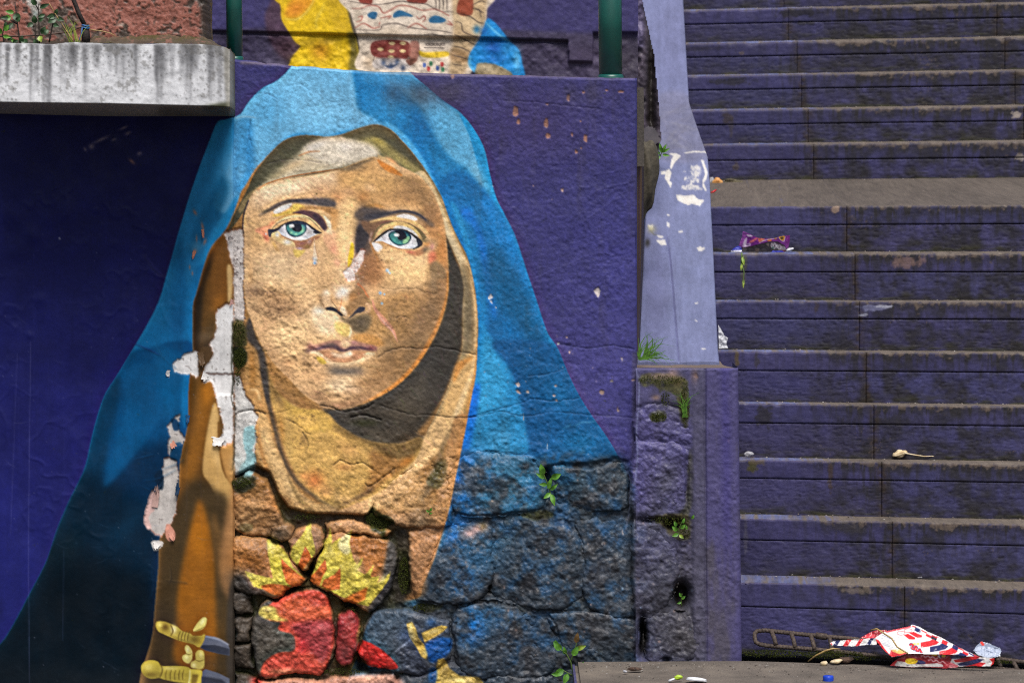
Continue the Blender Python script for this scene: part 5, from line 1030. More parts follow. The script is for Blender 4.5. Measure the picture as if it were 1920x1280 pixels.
def mixc(c, d, k): k = np.clip(k, 0, 1)[..., None]; return c*(1-k)+d*k
def step_cols(dx, px0, py, v, b, top, joints, n):
    """paint of a stair face: v = below the nosing, b = above the foot, in wall units"""
    px = px0
    right = np.clip((px-1470)/150., 0, 1)
    c = VIO*(1+rnd.uniform(-.10, .08))*np.array((1+rnd.uniform(-.03, .05), 1, 1+rnd.uniform(-.06, .03)))*(1+.14*sfield(1, px, py)+.09*sfield(0, px, py)+.06*sfield(4, px, py))[..., None]
    c = mixc(c, lin((44,43,62))*KA, .8*right*(.6+sfield(5, px, py))+.1*(n > 8))
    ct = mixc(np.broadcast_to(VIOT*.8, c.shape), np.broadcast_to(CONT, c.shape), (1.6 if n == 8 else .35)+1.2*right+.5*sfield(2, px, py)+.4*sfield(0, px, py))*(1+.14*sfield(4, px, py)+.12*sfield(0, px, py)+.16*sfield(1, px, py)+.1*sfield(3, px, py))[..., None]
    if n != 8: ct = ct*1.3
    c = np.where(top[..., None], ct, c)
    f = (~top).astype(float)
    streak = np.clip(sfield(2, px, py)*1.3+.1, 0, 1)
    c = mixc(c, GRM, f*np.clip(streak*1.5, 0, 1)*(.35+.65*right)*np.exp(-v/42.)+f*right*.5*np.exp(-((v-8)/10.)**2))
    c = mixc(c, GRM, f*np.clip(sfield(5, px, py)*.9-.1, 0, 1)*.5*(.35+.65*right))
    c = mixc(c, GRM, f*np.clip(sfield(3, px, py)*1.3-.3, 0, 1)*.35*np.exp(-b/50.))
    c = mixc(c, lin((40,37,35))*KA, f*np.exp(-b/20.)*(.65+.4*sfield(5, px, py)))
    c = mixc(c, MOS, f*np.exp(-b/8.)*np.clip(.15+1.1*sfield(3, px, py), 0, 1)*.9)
    w = np.clip((2.2+right*3+6*sfield(0, px, py)*(.35+right)+9*np.clip(sfield(5, px, py), 0, 2)*right-v)/3, 0, 1)*f*(.3+.6*right)*np.clip(.75+.6*sfield(2, px, py), .3, 1)
    c = mixc(c, CON*(1+.2*sfield(4, px, py))[..., None], w)
    c = mixc(c, CONT*1.15, f*np.clip((3.4-v)/1.8, 0, 1)*(.5+.45*right)*np.clip(.7+.6*sfield(2, px, py), 0, 1))
    ck = np.clip(1-np.abs(sfield(3, px, py)-.1)*8, 0, 1)*np.clip(.5+sfield(5, px, py), 0, 1)*(b < 59); c = mixc(c, GRM*.7, f*ck*(.35+.4*right))
    for j in joints:
        k = np.exp(-((px-j-3*sfield(5, px, py))/8.)**2)*np.clip(.6+.9*sfield(0, px, py), 0, 1)
        c = mixc(c, RUST*.55, f*k*.9)
        k = np.exp(-((px-j+18)/30.)**2)*np.clip(sfield(2, px, py)*1.2, 0, 1)*.6; c = mixc(c, GRM, f*k)
    for (m_, bx, by, rx, ry, cc, ka) in BLOTS:
        if m_ == n:
            k = np.clip((1.25-np.sqrt(((px-bx)/rx)**2+((py-by)/ry)**2)+.55*sfield(0, px, py))*2.2, 0, 1); c = mixc(c, lin(cc)*KA, f*k*ka)
    # pale chips and a few pin spots
    ch = np.clip((sfield(4, px, py)*sfield(1, px, py)-.55)*6, 0, 1)*right
    return mixc(c, CON*.9, ch*f*.5)
BLOTS = [(6,1625,577,20,5,(112,114,146),.8),(6,1652,574,14,2.2,(160,162,178),.9),(6,1612,590,8,2,(150,152,170),.8),(3,1412,873,10,10,(66,64,32),.9),(3,1420,866,14,5,(88,78,60),.7),(4,1432,780,14,20,(42,40,44),.85),(2,1583,985,20,9,(50,48,54),.7),(2,1583,975,18,3,(96,90,88),.6),(3,1552,888,4,24,(64,52,44),.8),(10,1366,221,9,10,(58,50,50),.8),(10,1372,238,4,16,(60,54,52),.6),(13,1492,27,36,7,(32,30,34),.85),(13,1505,46,14,4,(34,32,36),.8),(12,1345,72,26,4,(32,30,34),.7),(11,1375,153,34,6,(40,38,42),.8),(7,1690,492,26,9,(136,110,102),.5),(8,1885,440,14,4,(38,36,50),.8),(9,1888,300,7,6,(150,140,130),.7),(10,1884,222,8,6,(166,154,144),.8),(9,1380,310,5,8,(74,64,54),.7),(12,1390,100,5,3,(96,84,74),.6),(7,1394,500,5,30,(78,76,40),.5),(6,1528,575,5,9,(58,48,46),.7),(5,1381,672,4,14,(84,72,52),.9),(5,1418,676,5,12,(54,50,46),.7),(4,1400,752,6,5,(120,118,126),.6),(2,1398,1000,3,30,(90,88,98),.4),(8,1560,393,8,6,(150,128,110),.7),(1,1600,1100,30,6,(120,108,96),.5),(12,1310,90,40,4,(34,32,36),.5)]
def block(name, n, xa, xb, prof, joints, relief, top0=None):
    """prof rows: (picture y, distance at the reference column, v, b, is top)"""
    Yr = np.array([p[1] for p in prof]); ref = W(1390, np.array([p[0] for p in prof]), Yr)
    y0 = Yr[0]; st = (1.9 if xa < 1.25 or (xa < 2 and n > 8) else 9)*y0/FOC
    xs = np.arange(xa+.0016, xb-.0016, st); xs = np.concatenate([[xa+.0003], xs, [xb-.0003]])
    tuck = np.zeros(len(xs)); tuck[0] = tuck[-1] = .004
    X = ref[:, 0:1]+xs[None]; Y = Yr[:, None]+SKEW*xs[None]; Z = np.broadcast_to(ref[:, 2:3], X.shape).copy()
    px = 1390+xs[None]*FOC/y0+0*X; py = np.array([p[0] for p in prof])[:, None]+0*X
    v = np.array([p[2] for p in prof])[:, None]+0*X; b = np.array([p[3] for p in prof])[:, None]+0*X; top = np.array([p[4] for p in prof], bool)[:, None] & np.ones(X.shape, bool)
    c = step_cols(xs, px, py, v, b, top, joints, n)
    u = y0/FOC
    f = (~top)*1.
    rel = f*(relief*(.75*np.abs(sfield(3, px, py))+.4*sfield(0, px, py))+.3*sfield(0, px, py)+.35*sfield(1, px, py)-f*relief*1.3*np.clip(1-np.abs(sfield(3, px, py)-.1)*9, 0, 1))
    # broken nosing
    rel = rel-f*np.exp(-v/5.)*np.clip(sfield(5, px, py)*4-1.2, 0, 3)
    Y = Y-rel*u+tuck[None]
    Z = Z+top*.5*u*sfield(5, px, py)-u*1.2*np.clip(np.abs(v) < 4, 0, 1)*np.clip(sfield(5, px, py)*2-.4, 0, 2)
    return grid(name, np.stack([X, Y, Z], -1), c, M_STEP, stairs)
for i in range(15):
    n = i+1; Y = YS[i]; u = Y/FOC
    yn, ym, yb = NY[i], NM[i], NB[i]
    ynext, Ynext = (NB[i+1], YS[i+1]) if i < 14 else (NY[i]-6, Y+.27)
    jx = [(j-1390)*u for j in NJ[i]]
    e0 = 1.30 if i < 8 else 2.05
    ends = [-.34]+jx+[e0, e0+1.2]
    S = Y/FOC
    for a, b_ in zip(ends[:-1], ends[1:]):
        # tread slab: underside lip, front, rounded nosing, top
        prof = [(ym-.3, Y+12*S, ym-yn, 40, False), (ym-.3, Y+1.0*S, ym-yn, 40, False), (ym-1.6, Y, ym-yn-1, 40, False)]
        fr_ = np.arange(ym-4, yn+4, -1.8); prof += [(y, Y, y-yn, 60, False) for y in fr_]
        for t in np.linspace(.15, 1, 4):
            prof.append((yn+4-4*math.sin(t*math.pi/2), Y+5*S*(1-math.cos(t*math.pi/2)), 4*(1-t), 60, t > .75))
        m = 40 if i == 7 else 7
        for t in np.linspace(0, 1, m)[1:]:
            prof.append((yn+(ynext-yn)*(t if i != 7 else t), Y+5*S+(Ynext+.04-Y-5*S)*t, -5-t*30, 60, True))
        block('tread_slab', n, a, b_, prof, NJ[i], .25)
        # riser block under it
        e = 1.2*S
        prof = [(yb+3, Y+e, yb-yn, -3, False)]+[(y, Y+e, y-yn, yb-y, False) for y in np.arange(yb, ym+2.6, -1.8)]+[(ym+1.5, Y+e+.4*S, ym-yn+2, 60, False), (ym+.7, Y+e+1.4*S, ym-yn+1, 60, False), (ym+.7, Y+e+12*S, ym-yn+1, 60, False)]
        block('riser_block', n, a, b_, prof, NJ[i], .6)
    # dark bedding behind the joints
    xa, xb = ends[0], ends[-1]; r0 = W(1390, yb+2, Y+.016); r1 = W(1390, yn+5, Y+.016)
    co = [(r0[0]+xa, r0[1]+SKEW*xa, r0[2]), (r0[0]+xb, r0[1]+SKEW*xb, r0[2]), (r1[0]+xb, r1[1]+SKEW*xb, r1[2]), (r1[0]+xa, r1[1]+SKEW*xa, r1[2])]
    raw_mesh('mortar_bed', co, [(0, 1, 2, 3)], M_STEP, stairs, np.tile(lin((40,36,32))*KA, (4, 1)))
# ---------------------------------------------------------------- sloping parapet beside the stairs
dk = 0
kerb = empty('stair_parapet', V(1270, 678, 10.12), 'pale violet sloping concrete parapet beside the steps with white chips in its paint', 'parapet')
K = Canvas(1170, -70, 1380, 700, (130,137,178)); SG=(1150,120,4.57); SH_=(1150,400,3.2)
K.G(1290,470,60,160,(134,142,182),.7); K.G(1230,560,30,140,(112,114,156),.6); K.G(1260,90,40,130,(124,128,168),.6)
K.P([(1225,185),(1300,185),(1335,292),(1225,292)], (140,140,168), 4, .7); 
for i in range(40): K.L([(K.rng.uniform(1225,1260),K.rng.uniform(190,290)),(K.rng.uniform(1270,1330),K.rng.uniform(190,290))], [1,4,1], ((168,166,178),(120,118,140))[i%2], 1.5, .25)
WHT=(255,250,240)
for q in ([(470,770),(540,765),(580,790),(540,830),(515,860),(500,900),(485,890),(500,820),(515,790)],[(450,910),(480,900),(500,930),(495,960),(480,1000),(505,1020),(490,1060),(470,1030),(440,975)],[(405,920),(450,915),(450,945),(410,945)],[(750,820),(775,825),(790,880),(810,930),(800,980),(775,1020),(800,1080),(790,1095),(765,1050),(765,1000),(785,950),(770,880)],[(540,1120),(600,1130),(690,1125),(730,1160),(780,1165),(740,1220),(680,1200),(640,1210),(590,1190),(550,1165)],[(600,760),(700,745),(800,750),(800,762),(700,758),(610,768)]):
    K.P(q, WHT, .7, .96, SG, False, None, .35)
for q in ([(660,880),(720,855),(750,890),(745,950),(710,975),(670,950)],[(610,970),(700,960),(740,1010),(700,1025),(620,1015)],[(595,1040),(700,1030),(770,1075),(700,1080),(600,1075)],[(590,915),(660,910),(670,920),(600,925)]):
    m = K.full(q, 1.5, SG); k = np.clip(m*1.3+.7*noise2(K.h, K.w, 4, 77, 2)-.5, 0, 1)*np.clip(m*4, 0, 1); K.a += (np.array(WHT, np.float32)-K.a)*k[..., None]*.85
for q in ([(500,205),(525,195),(530,205),(548,200),(548,212),(530,228),(512,228)],[(255,160),(310,158),(318,190),(290,195),(265,175)],[(320,50),(338,60),(335,82),(322,78)],[(388,105),(415,103),(418,115),(395,117)],[(490,535),(510,530),(505,542),(492,542)],[(527,812),(555,810),(555,816),(530,818)],[(262,130),(298,135),(295,148),(265,145)],[(205,70),(240,68),(240,95),(215,100)],[(322,5),(338,8),(335,18),(322,15)],[(490,637),(505,640),(500,648),(490,643)]):
    K.P(q, WHT, .6, .9, SH_, False, None, .25)
for i in range(16):
    x, y = K.rng.uniform(1200,1345), K.rng.uniform(0,670); r = K.rng.uniform(.4,.8); K.G(x, y, r, r, (200,196,196), K.rng.uniform(.2,.5))
K.L([(205,70),(240,125),(262,130)],[3,4,3],(90,86,50),1,.8,SH_); K.G(1214,455,5,8,(40,36,30),.9); K.G(1222,430,8,8,(170,164,120),.7)
K.L([(320,130),(345,300),(370,600),(392,875)],[5,8,8,7],(92,92,140),.8,.7,SH_)
K.a *= (1+.05*noise2(K.h, K.w, 16, 75, 4, .6, .5, 3.)+.06*noise2(K.h, K.w, 30, 78)+.04*noise2(K.h, K.w, 4, 79, 2))[..., None]
KL = lin(K.a)*KA*KTOP*1.05
yy = np.concatenate([np.arange(-60, 170, 3.), np.arange(170, 300, 1.6), np.arange(300, 679, 2.2)])
Yk = np.interp(yy, [-60, 0, 100, 180, 200, 282, 300, 678], [16.85, 16.45, 15.85, 15.45, 15.1, 12.2, 11.85, 10.12])
xr = np.interp(yy, [-60, 0, 190, 215, 250, 292, 340, 650, 678], [1277, 1281, 1292, 1300, 1312, 1327, 1331, 1346, 1349])
xl = np.interp(yy, [-60, 0, 50, 100, 190, 260, 300, 360, 500, 678], [1195, 1201, 1213, 1224, 1232, 1237, 1232, 1212, 1205, 1194])
uu = np.concatenate([[0, .01], np.linspace(.02, .98, 62), [.99, 1]])
U, GY = np.meshgrid(uu, yy); GX = xl[:, None]+(xr-xl)[:, None]*U; YK = np.broadcast_to(Yk[:, None], GX.shape)
Pk = W(GX, GY, YK)
gx = np.interp(GY, [440, 678], [1251, 1273]); gro = np.exp(-((GX-gx)/1.4)**2)*(GY > 441)
Pk[..., 2] -= gro*.006; Pk[..., 2] += .0012*noise2(len(yy), len(uu), 9, 83, 3)
edge = np.clip(1-np.minimum(U, 1-U)/.03, 0, 1); Pk[..., 2] -= edge**2*.006
cK = samp(KL, GX, GY, K.x0, K.y0)
sk = Pk[:, -1:].copy(); sk[..., 2] -= .45; sl = Pk[:, :1].copy(); sl[..., 2] -= 2.2
grid('parapet_top', np.concatenate([sl, Pk, sk], 1), np.concatenate([cK[:, :1]*.8, cK, cK[:, -1:]*.8], 1), M_STEP, kerb)
fr = Pk[-1:].copy(); fr2 = fr.copy(); fr2[..., 2] -= .1
grid('parapet_foot', np.concatenate([fr, fr2], 0), np.concatenate([cK[-1:], cK[-1:]*.7], 0), M_STEP, kerb)
# ---------------------------------------------------------------- ground
def slab(name, x0, x1, y0, y1, z0, z1, mat, col=None, parent=None, bev=.008):
    bm = bmesh.new(); bmesh.ops.create_cube(bm, size=1)
    for v in bm.verts: v.co = Vector(((x0+x1)/2+v.co.x*(x1-x0), (y0+y1)/2+v.co.y*(y1-y0), (z0+z1)/2+v.co.z*(z1-z0)))
    if bev: bmesh.ops.bevel(bm, geom=list(bm.edges), offset=bev, segments=2, affect='EDGES')
    me = bpy.data.meshes.new(name); bm.to_mesh(me); bm.free()
    if col is not None:
        a = me.color_attributes.new('paint', 'FLOAT_COLOR', 'POINT'); n = len(me.vertices)
        a.data.foreach_set('color', np.tile(np.append(np.asarray(col, np.float32), 1), (n, 1)).astype(np.float32).ravel())
    me.materials.append(mat); o = bpy.data.objects.new(name, me); return link(o, parent)
def concrete_mat(name, c1, c2, c3, scale=6.):
    m, nt, b = mat_new(name); N, Lk = nt.nodes, nt.links
    tc = N.new('ShaderNodeTexCoord')
    n1 = N.new('ShaderNodeTexNoise'); n1.inputs['Scale'].default_value = scale; n1.inputs['Detail'].default_value = 8; n1.inputs['Roughness'].default_value = .65; Lk.new(tc.outputs['Object'], n1.inputs['Vector'])
    n2 = N.new('ShaderNodeTexNoise'); n2.inputs['Scale'].default_value = 180; n2.inputs['Detail'].default_value = 4; Lk.new(tc.outputs['Object'], n2.inputs['Vector'])
    rp = N.new('ShaderNodeValToRGB'); e = rp.color_ramp.elements; e[0].position = .32; e[0].color = (*(lin(c1)*KA), 1); e[1].position = .68; e[1].color = (*(lin(c3)*KA), 1)
    k = e.new(.5); k.color = (*(lin(c2)*KA), 1); Lk.new(n1.outputs[0], rp.inputs[0])
    mx = N.new('ShaderNodeMix'); mx.data_type = 'RGBA'; mx.blend_type = 'MULTIPLY'; mx.inputs[0].default_value = .55
    r2 = N.new('ShaderNodeValToRGB'); r2.color_ramp.elements[0].position = .35; r2.color_ramp.elements[0].color = (.45, .45, .45, 1); r2.color_ramp.elements[1].position = .6; Lk.new(n2.outputs[0], r2.inputs[0])
    Lk.new(rp.outputs[0], mx.inputs[6]); Lk.new(r2.outputs[0], mx.inputs[7]); Lk.new(mx.outputs[2], b.inputs['Base Color'])
    b.inputs['Roughness'].default_value = .85; b.inputs['Specular IOR Level'].default_value = .25
    bp = N.new('ShaderNodeBump'); bp.inputs['Strength'].default_value = .4; bp.inputs['Distance'].default_value = .003; Lk.new(n2.outputs[0], bp.inputs['Height']); Lk.new(bp.outputs[0], b.inputs['Normal'])
    return m
M_PAVE = concrete_mat('worn_pavement', (86,80,73), (106,98,90), (124,115,104))
M_GROUND = concrete_mat('street_ground', (70,66,62), (86,80,75), (98,92,86), 2.)
tag(slab('ground', -30, 30, -40, 14, -.62, -.30, M_GROUND, bev=0), kind='structure')
pl = W(1077, 1256, 9.90)
def prism(name, poly, z0, z1, mat, bev=0):
    bm = bmesh.new(); f = bm.faces.new([bm.verts.new((x, y, z1)) for x, y in poly]); r = bmesh.ops.extrude_face_region(bm, geom=[f])
    for v in [e for e in r['geom'] if isinstance(e, bmesh.types.BMVert)]: v.co.z = z0
    bmesh.ops.recalc_face_normals(bm, faces=bm.faces)
    if bev: bmesh.ops.bevel(bm, geom=list(bm.edges), offset=bev, segments=2, affect='EDGES')
    me = bpy.data.meshes.new(name); bm.to_mesh(me); bm.free(); me.materials.append(mat); return link(bpy.data.objects.new(name, me))
pv = prism('pavement', [(float(pl[0]), 2.5), (6, 2.5), (6, 9.925-.27*5.27), (.73, 9.925), (float(pl[0]), 9.94)], -.20, 0, M_PAVE, .012); tag(pv, kind='structure')
M_VIO = plain_mat('violet_kerb_paint', (72,70,112), .6, c2=(54,52,84), scale=60, bump=.3)
ke = slab('pavement_edge', float(pl[0])-.006, float(pl[0])+.001, 2.5, 9.915, -.20, -.006, M_VIO, bev=0); tag(ke, kind='structure')
M_SOIL = concrete_mat('mossy_channel', (20,20,12), (36,36,18), (56,58,24), 30.)
tag(prism('gutter_channel', [(.6, 9.9), (6, 9.9-.27*5.27), (6, 10.4-.27*5.27), (.6, 10.4)], -.29, -.055, M_SOIL), kind='structure')
# terrace behind the wall head
tz = float(W(800, 150, D)[2])-.03
tag(slab('terrace', -4.5, .42, D+.03, 11.7, tz-.25, tz, M_GROUND, bev=0), kind='structure')
# ---------------------------------------------------------------- second painted wall, up on the terrace
UY = 11.55
U_ = Canvas(370, -60, 1260, 170, (58,54,100)); UT=(480,0,3.5556); UA=(420,0,2.34146)
P, L, G = U_.P, U_.L, U_.G
P([(370,60),(1260,74),(1260,170),(370,170)], (62,56,80), 3); G(1100,110,60,30,(72,62,88),.7); G(430,100,50,30,(48,42,72),.7); G(1180,120,40,40,(56,50,62),.8)
P([(60,120),(90,40),(140,-40),(300,-60),(320,100),(300,300),(230,400),(150,360),(90,270)], (76,54,70), 4, .9, UT); G(150,180,20,40,(110,84,110),.6,20,UT); G(200,330,60,80,(66,44,52),.7,0,UT)
YL=(226,188,24)
P([(130,-40),(135,10),(165,40),(172,130),(210,200),(260,280),(295,310),(250,370),(222,430),(225,480),(700,480),(690,400),(680,330),(650,220),(625,110),(600,-40)], YL, 1.5, 1, UT)
P([(200,80),(230,10),(300,-30),(390,0),(350,60),(280,120),(220,125),(190,100)], (222,150,36), 5, .9, UT); G(270,60,60,40,(206,120,40),.6,-20,UT); L([(195,130),(280,130),(350,70),(390,0)],[6,10,8,6],(240,216,110),2,.9,UT); L([(460,20),(430,90),(400,150),(420,210)],[6,12,12,4],(240,214,96),3,.8,UT)
P([(480,-20),(600,-20),(625,110),(640,220),(540,210),(500,120)], (196,160,30), 8, .7, UT); G(430,340,60,60,(214,142,36),.7,20,UT); G(460,280,40,20,(186,150,40),.7,0,UT); G(330,290,60,24,(170,140,40),.5,0,UT); G(300,400,60,30,(232,200,40),.6,0,UT)
P([(610,230),(650,220),(680,330),(690,470),(620,470),(630,330)], (96,88,40), 4, .85, UT); L([(600,-20),(630,110),(665,230),(690,340),(705,470)],[14,22,26,20,16],(74,66,50),3,.85,UT); L([(660,240),(680,340),(695,450)],[6,10,8],(206,180,40),1.5,.8,UT)
CRM=(220,204,184)
P([(612,-40),(635,100),(665,200),(690,320),(705,480),(1320,500),(1440,480),(1430,380),(1470,300),(1500,230),(1530,160),(1538,70),(1525,-40)], CRM, 1.5, 1, UT)
G(760,80,60,60,(232,220,204),.6,0,UT); G(1000,120,120,50,(234,222,206),.6,0,UT); G(680,120,24,60,(190,176,154),.7,0,UT); G(900,220,90,30,(206,186,160),.6,0,UT); G(760,420,50,50,(186,160,128),.7,0,UT); G(1250,100,30,120,(206,190,166),.6,0,UT)
P([(1310,60),(1330,-40),(1525,-40),(1535,70),(1525,170),(1490,240),(1440,330),(1410,440),(1380,500),(1290,490),(1310,300),(1315,150)], (194,166,126), 4, .95, UT); P([(1330,80),(1420,100),(1500,160),(1470,230),(1400,210),(1330,140)], (216,190,150), 4, .8, UT); P([(1300,330),(1420,350),(1400,420),(1300,400)], (150,116,78), 5, .8, UT)
RB=(132,50,38); BK=(50,40,40); BLU=(26,92,136)
P([(680,-30),(770,-30),(772,30),(700,24)], RB, 1, .95, UT); P([(1010,-30),(1135,-30),(1130,24),(1020,20)], RB, 1, .95, UT); P([(1370,-30),(1440,-30),(1440,100),(1340,90)], (140,62,40), 1.2, .95, UT)
for q in ([(612,10),(700,24),(780,34),(860,30),(960,12),(1040,22),(1140,34),(1220,76),(1320,82)],[(670,200),(760,204),(830,200),(850,170),(940,160),(1030,186),(1140,200),(1240,210),(1310,225)],[(1120,236),(1180,232),(1260,250)],[(1330,90),(1420,110),(1480,150),(1520,160)],[(1330,150),(1370,160),(1380,210),(1440,240),(1480,250)],[(1320,230),(1400,270),(1460,300)],[(1440,40),(1500,10),(1530,20)],[(1440,60),(1490,70),(1500,120)],[(1460,60),(1520,90)],[(1320,310),(1370,320),(1430,350)],[(1310,370),(1360,380),(1420,400)],[(1310,430),(1370,440)],[(780,420),(800,330),(830,270)],[(1080,260),(1090,380)],[(800,390),(900,396),(1080,390)]):
    L(q, [4,8,5], BK, 1., .85, UT)
for x in (1190,1215,1240,1265): L([(x,-30),(x+10,20),(x+8,70)],[5,7,5],BK,.9,.85,UT)
for q in ([(640,60),(700,60),(760,40),(820,50),(850,90),(900,70),(960,40),(1040,50),(1110,72),(1200,66),(1290,110)],[(660,190),(720,160),(780,190),(830,180)],[(1010,190),(1070,160),(1140,196)],[(680,120),(710,110),(700,140),(670,150)],[(1070,110),(1090,130),(1120,110),(1130,130),(1110,150)],[(830,125),(900,110),(880,130)],[(1280,140),(1310,170),(1270,160)],[(830,150),(820,170)]):
    L(q, [5,10,6], (150,70,60), 1., .85, UT)
P([(745,100),(770,82),(808,86),(806,115),(790,132),(755,120)], BLU, 1, .97, UT); P([(918,95),(950,72),(990,80),(1042,105),(1040,116),(980,112),(920,122)], BLU, 1, .97, UT); P([(1155,130),(1190,106),(1240,118),(1268,138),(1240,156),(1165,155)], BLU, 1, .97, UT); G(1472,200,22,26,(30,110,160),.97,0,UT)
P([(790,275),(1010,280),(1010,390),(850,392),(770,360)], (112,40,34), 1.2, .95, UT); P([(1030,280),(1085,285),(1080,385),(1020,385)], (150,90,76), 1.5, .8, UT)
for x,y in ((830,330),(903,342),(978,342),(906,290),(980,290),(900,384)): P([(x-22,y),(x,y-12),(x+22,y),(x,y+12)], (226,206,150), .8, .95, UT)
P([(1090,340),(1130,350),(1270,345),(1280,375),(1180,388),(1100,376)], (222,186,36), 1.2, .95, UT)
for x in range(1130,1260,26): L([(x,290),(x+14,306),(x+26,290)],[5,5,5],BK,.8,.85,UT); L([(x,306),(x+14,288),(x+26,306)],[4,4,4],BK,.8,.85,UT)
L([(1120,320),(1260,322)],[6],BK,.8,.85,UT)
P([(800,395),(1000,398),(1020,460),(800,460)], (206,196,190), 2, .9, UT)
for x,y in ((850,420),(940,415),(980,455),(900,440)): G(x,y,16,20,(46,66,100),.9,0,UT)
L([(860,440),(900,450),(940,430)],[10,16,10],(46,66,100),1,.9,UT); P([(1000,400),(1080,395),(1030,440)], (110,64,50), 1, .9, UT)
for x,y,cc in ((1122,435,(50,80,150)),(1166,425,(60,130,90)),(1210,455,(50,80,150)),(1240,430,(170,44,44)),(1150,460,(170,44,44)),(1245,465,(60,130,90))): P([(x-9,y-14),(x+11,y-10),(x+9,y+14),(x-8,y+14)], cc, .8, .97, UT)
P([(1540,130),(1590,150),(1650,220),(1690,275),(1750,330),(1775,420),(1785,520),(1640,520),(1470,490),(1418,420),(1425,360),(1470,290),(1505,230)], (26,134,206), 1.5, 1, UT)
G(1590,320,70,50,(16,84,168),.9,10,UT); G(1680,330,50,40,(50,150,214),.7,0,UT); G(1740,410,24,70,(110,186,226),.8,0,UT); L([(1530,150),(1580,200),(1640,250),(1700,280)],[8,14,16,8],(120,196,232),2,.8,UT); G(1520,210,24,30,(16,96,176),.8,0,UT); L([(1430,380),(1425,430),(1460,480)],[14,20,16],(90,180,226),2,.9,UT); G(1590,400,70,30,(20,104,186),.7,0,UT)
P([(1470,440),(1500,420),(1590,430),(1680,470),(1710,500),(1700,520),(1480,520)], (150,130,96), 1.5, .97, UT, True, None, .5); G(1540,460,50,20,(206,190,160),.6,10,UT)
U_.a *= (1+.05*noise2(U_.h, U_.w, 24, 91)+.08*noise2(U_.h, U_.w, 4, 92, 2))[..., None]
wallu = empty('upper_wall', V(790, 150, UY), 'violet wall up on the terrace painted with a figure in yellow and patterned white cloth', 'wall')
UL = lin(U_.a)*KA
uy, ux = np.mgrid[0:U_.h, 0:U_.w]; ux = ux+U_.x0; uy = uy+U_.y0
gl = np.interp(ux, [370, 440, 560, 700, 900, 1064, 1066, 1110, 1112, 1260], [58, 60, 63, 67, 72, 77, 116, 117, 62, 62])
up = 1/(1+np.exp((uy-gl)/.8))
UD = up*9+(noise2(U_.h, U_.w, 12, 93, 3)*2+noise2(U_.h, U_.w, 40, 94, 3)*3)*(1-up)+up*(.7*noise2(U_.h, U_.w, 9, 95, 3))
UD += 5*np.exp(-((ux-1108)/2.)**2)*(uy < 62)*0
UD -= 6*np.exp(-((uy-gl-2)/2.6)**2)*(ux < 1066)
xs = np.arange(372, 1198, 2.); ys = np.arange(-58, 168, 2.); GX, GY = np.meshgrid(xs, ys)
P_ = W(GX, GY, UY); P_[..., 1] -= samp(UD, GX, GY, U_.x0, U_.y0)*UY/FOC
side = P_[:, -1:].copy(); side[..., 1] += .9
grid('painted_face', np.concatenate([P_, side], 1), np.concatenate([samp(UL, GX, GY, U_.x0, U_.y0), np.tile(lin((60,54,72))*KA, (len(ys), 1, 1))], 1), M_ROUGH, wallu)
# rough dark masonry closing the gap towards the stairs
GX, GY = np.meshgrid(np.arange(1150, 1262, 2.), np.arange(-60, 400, 2.4))
g1 = noise2(*GX.shape, 14, 96, 4); g2 = noise2(*GX.shape, 5, 97, 3)
cc = lin((74,66,78))*KA*(1+.5*g1+.3*g2)[..., None]
cc = mixc(cc, lin((34,30,24))*KA, np.exp(-((GX-1221-4*g1)/9)**2)*.9); cc = mixc(cc, lin((96,88,120))*KA, np.clip((1212-GX)/10., 0, 1)*np.clip((95-GY)/10., 0, 1)*.9)  # dark streak: deep shade of the crevice put into the masonry colour
P_ = W(GX, GY, 12.9); P_[..., 1] -= (7*g1+3*g2-26*np.exp(-((GX-1222)/8)**2)+8*np.clip((1210-GX)/6., 0, 1)*np.clip((95-GY)/6., 0, 1))*12.9/FOC
lim = np.interp(GY, [-60, 0, 50, 100, 190, 260, 400], [1199, 1205, 1217, 1228, 1236, 1241, 1241])
sw = grid('side_wall', P_, cc, M_STONE, None, GX < lim); tag(sw, 'dark rough masonry seen in the gap between the mural wall and the stair parapet', 'wall')
# rounded concrete stub and pale ledge behind the wall end
bm = bmesh.new(); bmesh.ops.create_icosphere(bm, subdivisions=4, radius=1)
c0 = V(1213, 325, 10.75)
for v in bm.verts:
    p = v.co.copy(); k = 1+.06*math.sin(p.x*7+p.z*5)+.05*math.sin(p.y*11+3*p.z)
    v.co = Vector((c0.x+p.x*.040*k-.012*max(0, -p.z)*1.6, c0.y+p.y*.06*k, c0.z+(p.z if p.z < .5 else .5+(p.z-.5)*.45)*.15*k))
me = bpy.data.meshes.new('concrete_stub'); bm.to_mesh(me); bm.free()
for p in me.polygons: p.use_smooth = True
me.materials.append(plain_mat('mossy_stub', (80,74,62), .9, c2=(54,50,40), scale=60, bump=.6)); o = link(bpy.data.objects.new('concrete_stub', me)); tag(o, 'rounded grey concrete stub wedged between the mural wall end and the parapet', 'stub')
GX, GY = np.meshgrid(np.linspace(1196, 1243, 24), np.linspace(232, 274, 24)); t_ = (GY-232)/40
so = grid('stone_sill', W(GX, GY+1.5*noise2(24, 24, 6, 98, 2), 12.3-1.1*t_), lin((96,90,94))*KA*.45*(1+.3*noise2(24, 24, 6, 99, 3))[..., None], M_CONC, None, sdist(GX+1.5*noise2(24, 24, 5, 119, 3), GY, [(1200,246),(1214,236),(1228,240),(1237,252),(1241,268),(1226,272),(1200,270)]) > 0)
xa, xb = float(W(1192, 300, 10.)[0]), float(W(1236, 300, 13.)[0])
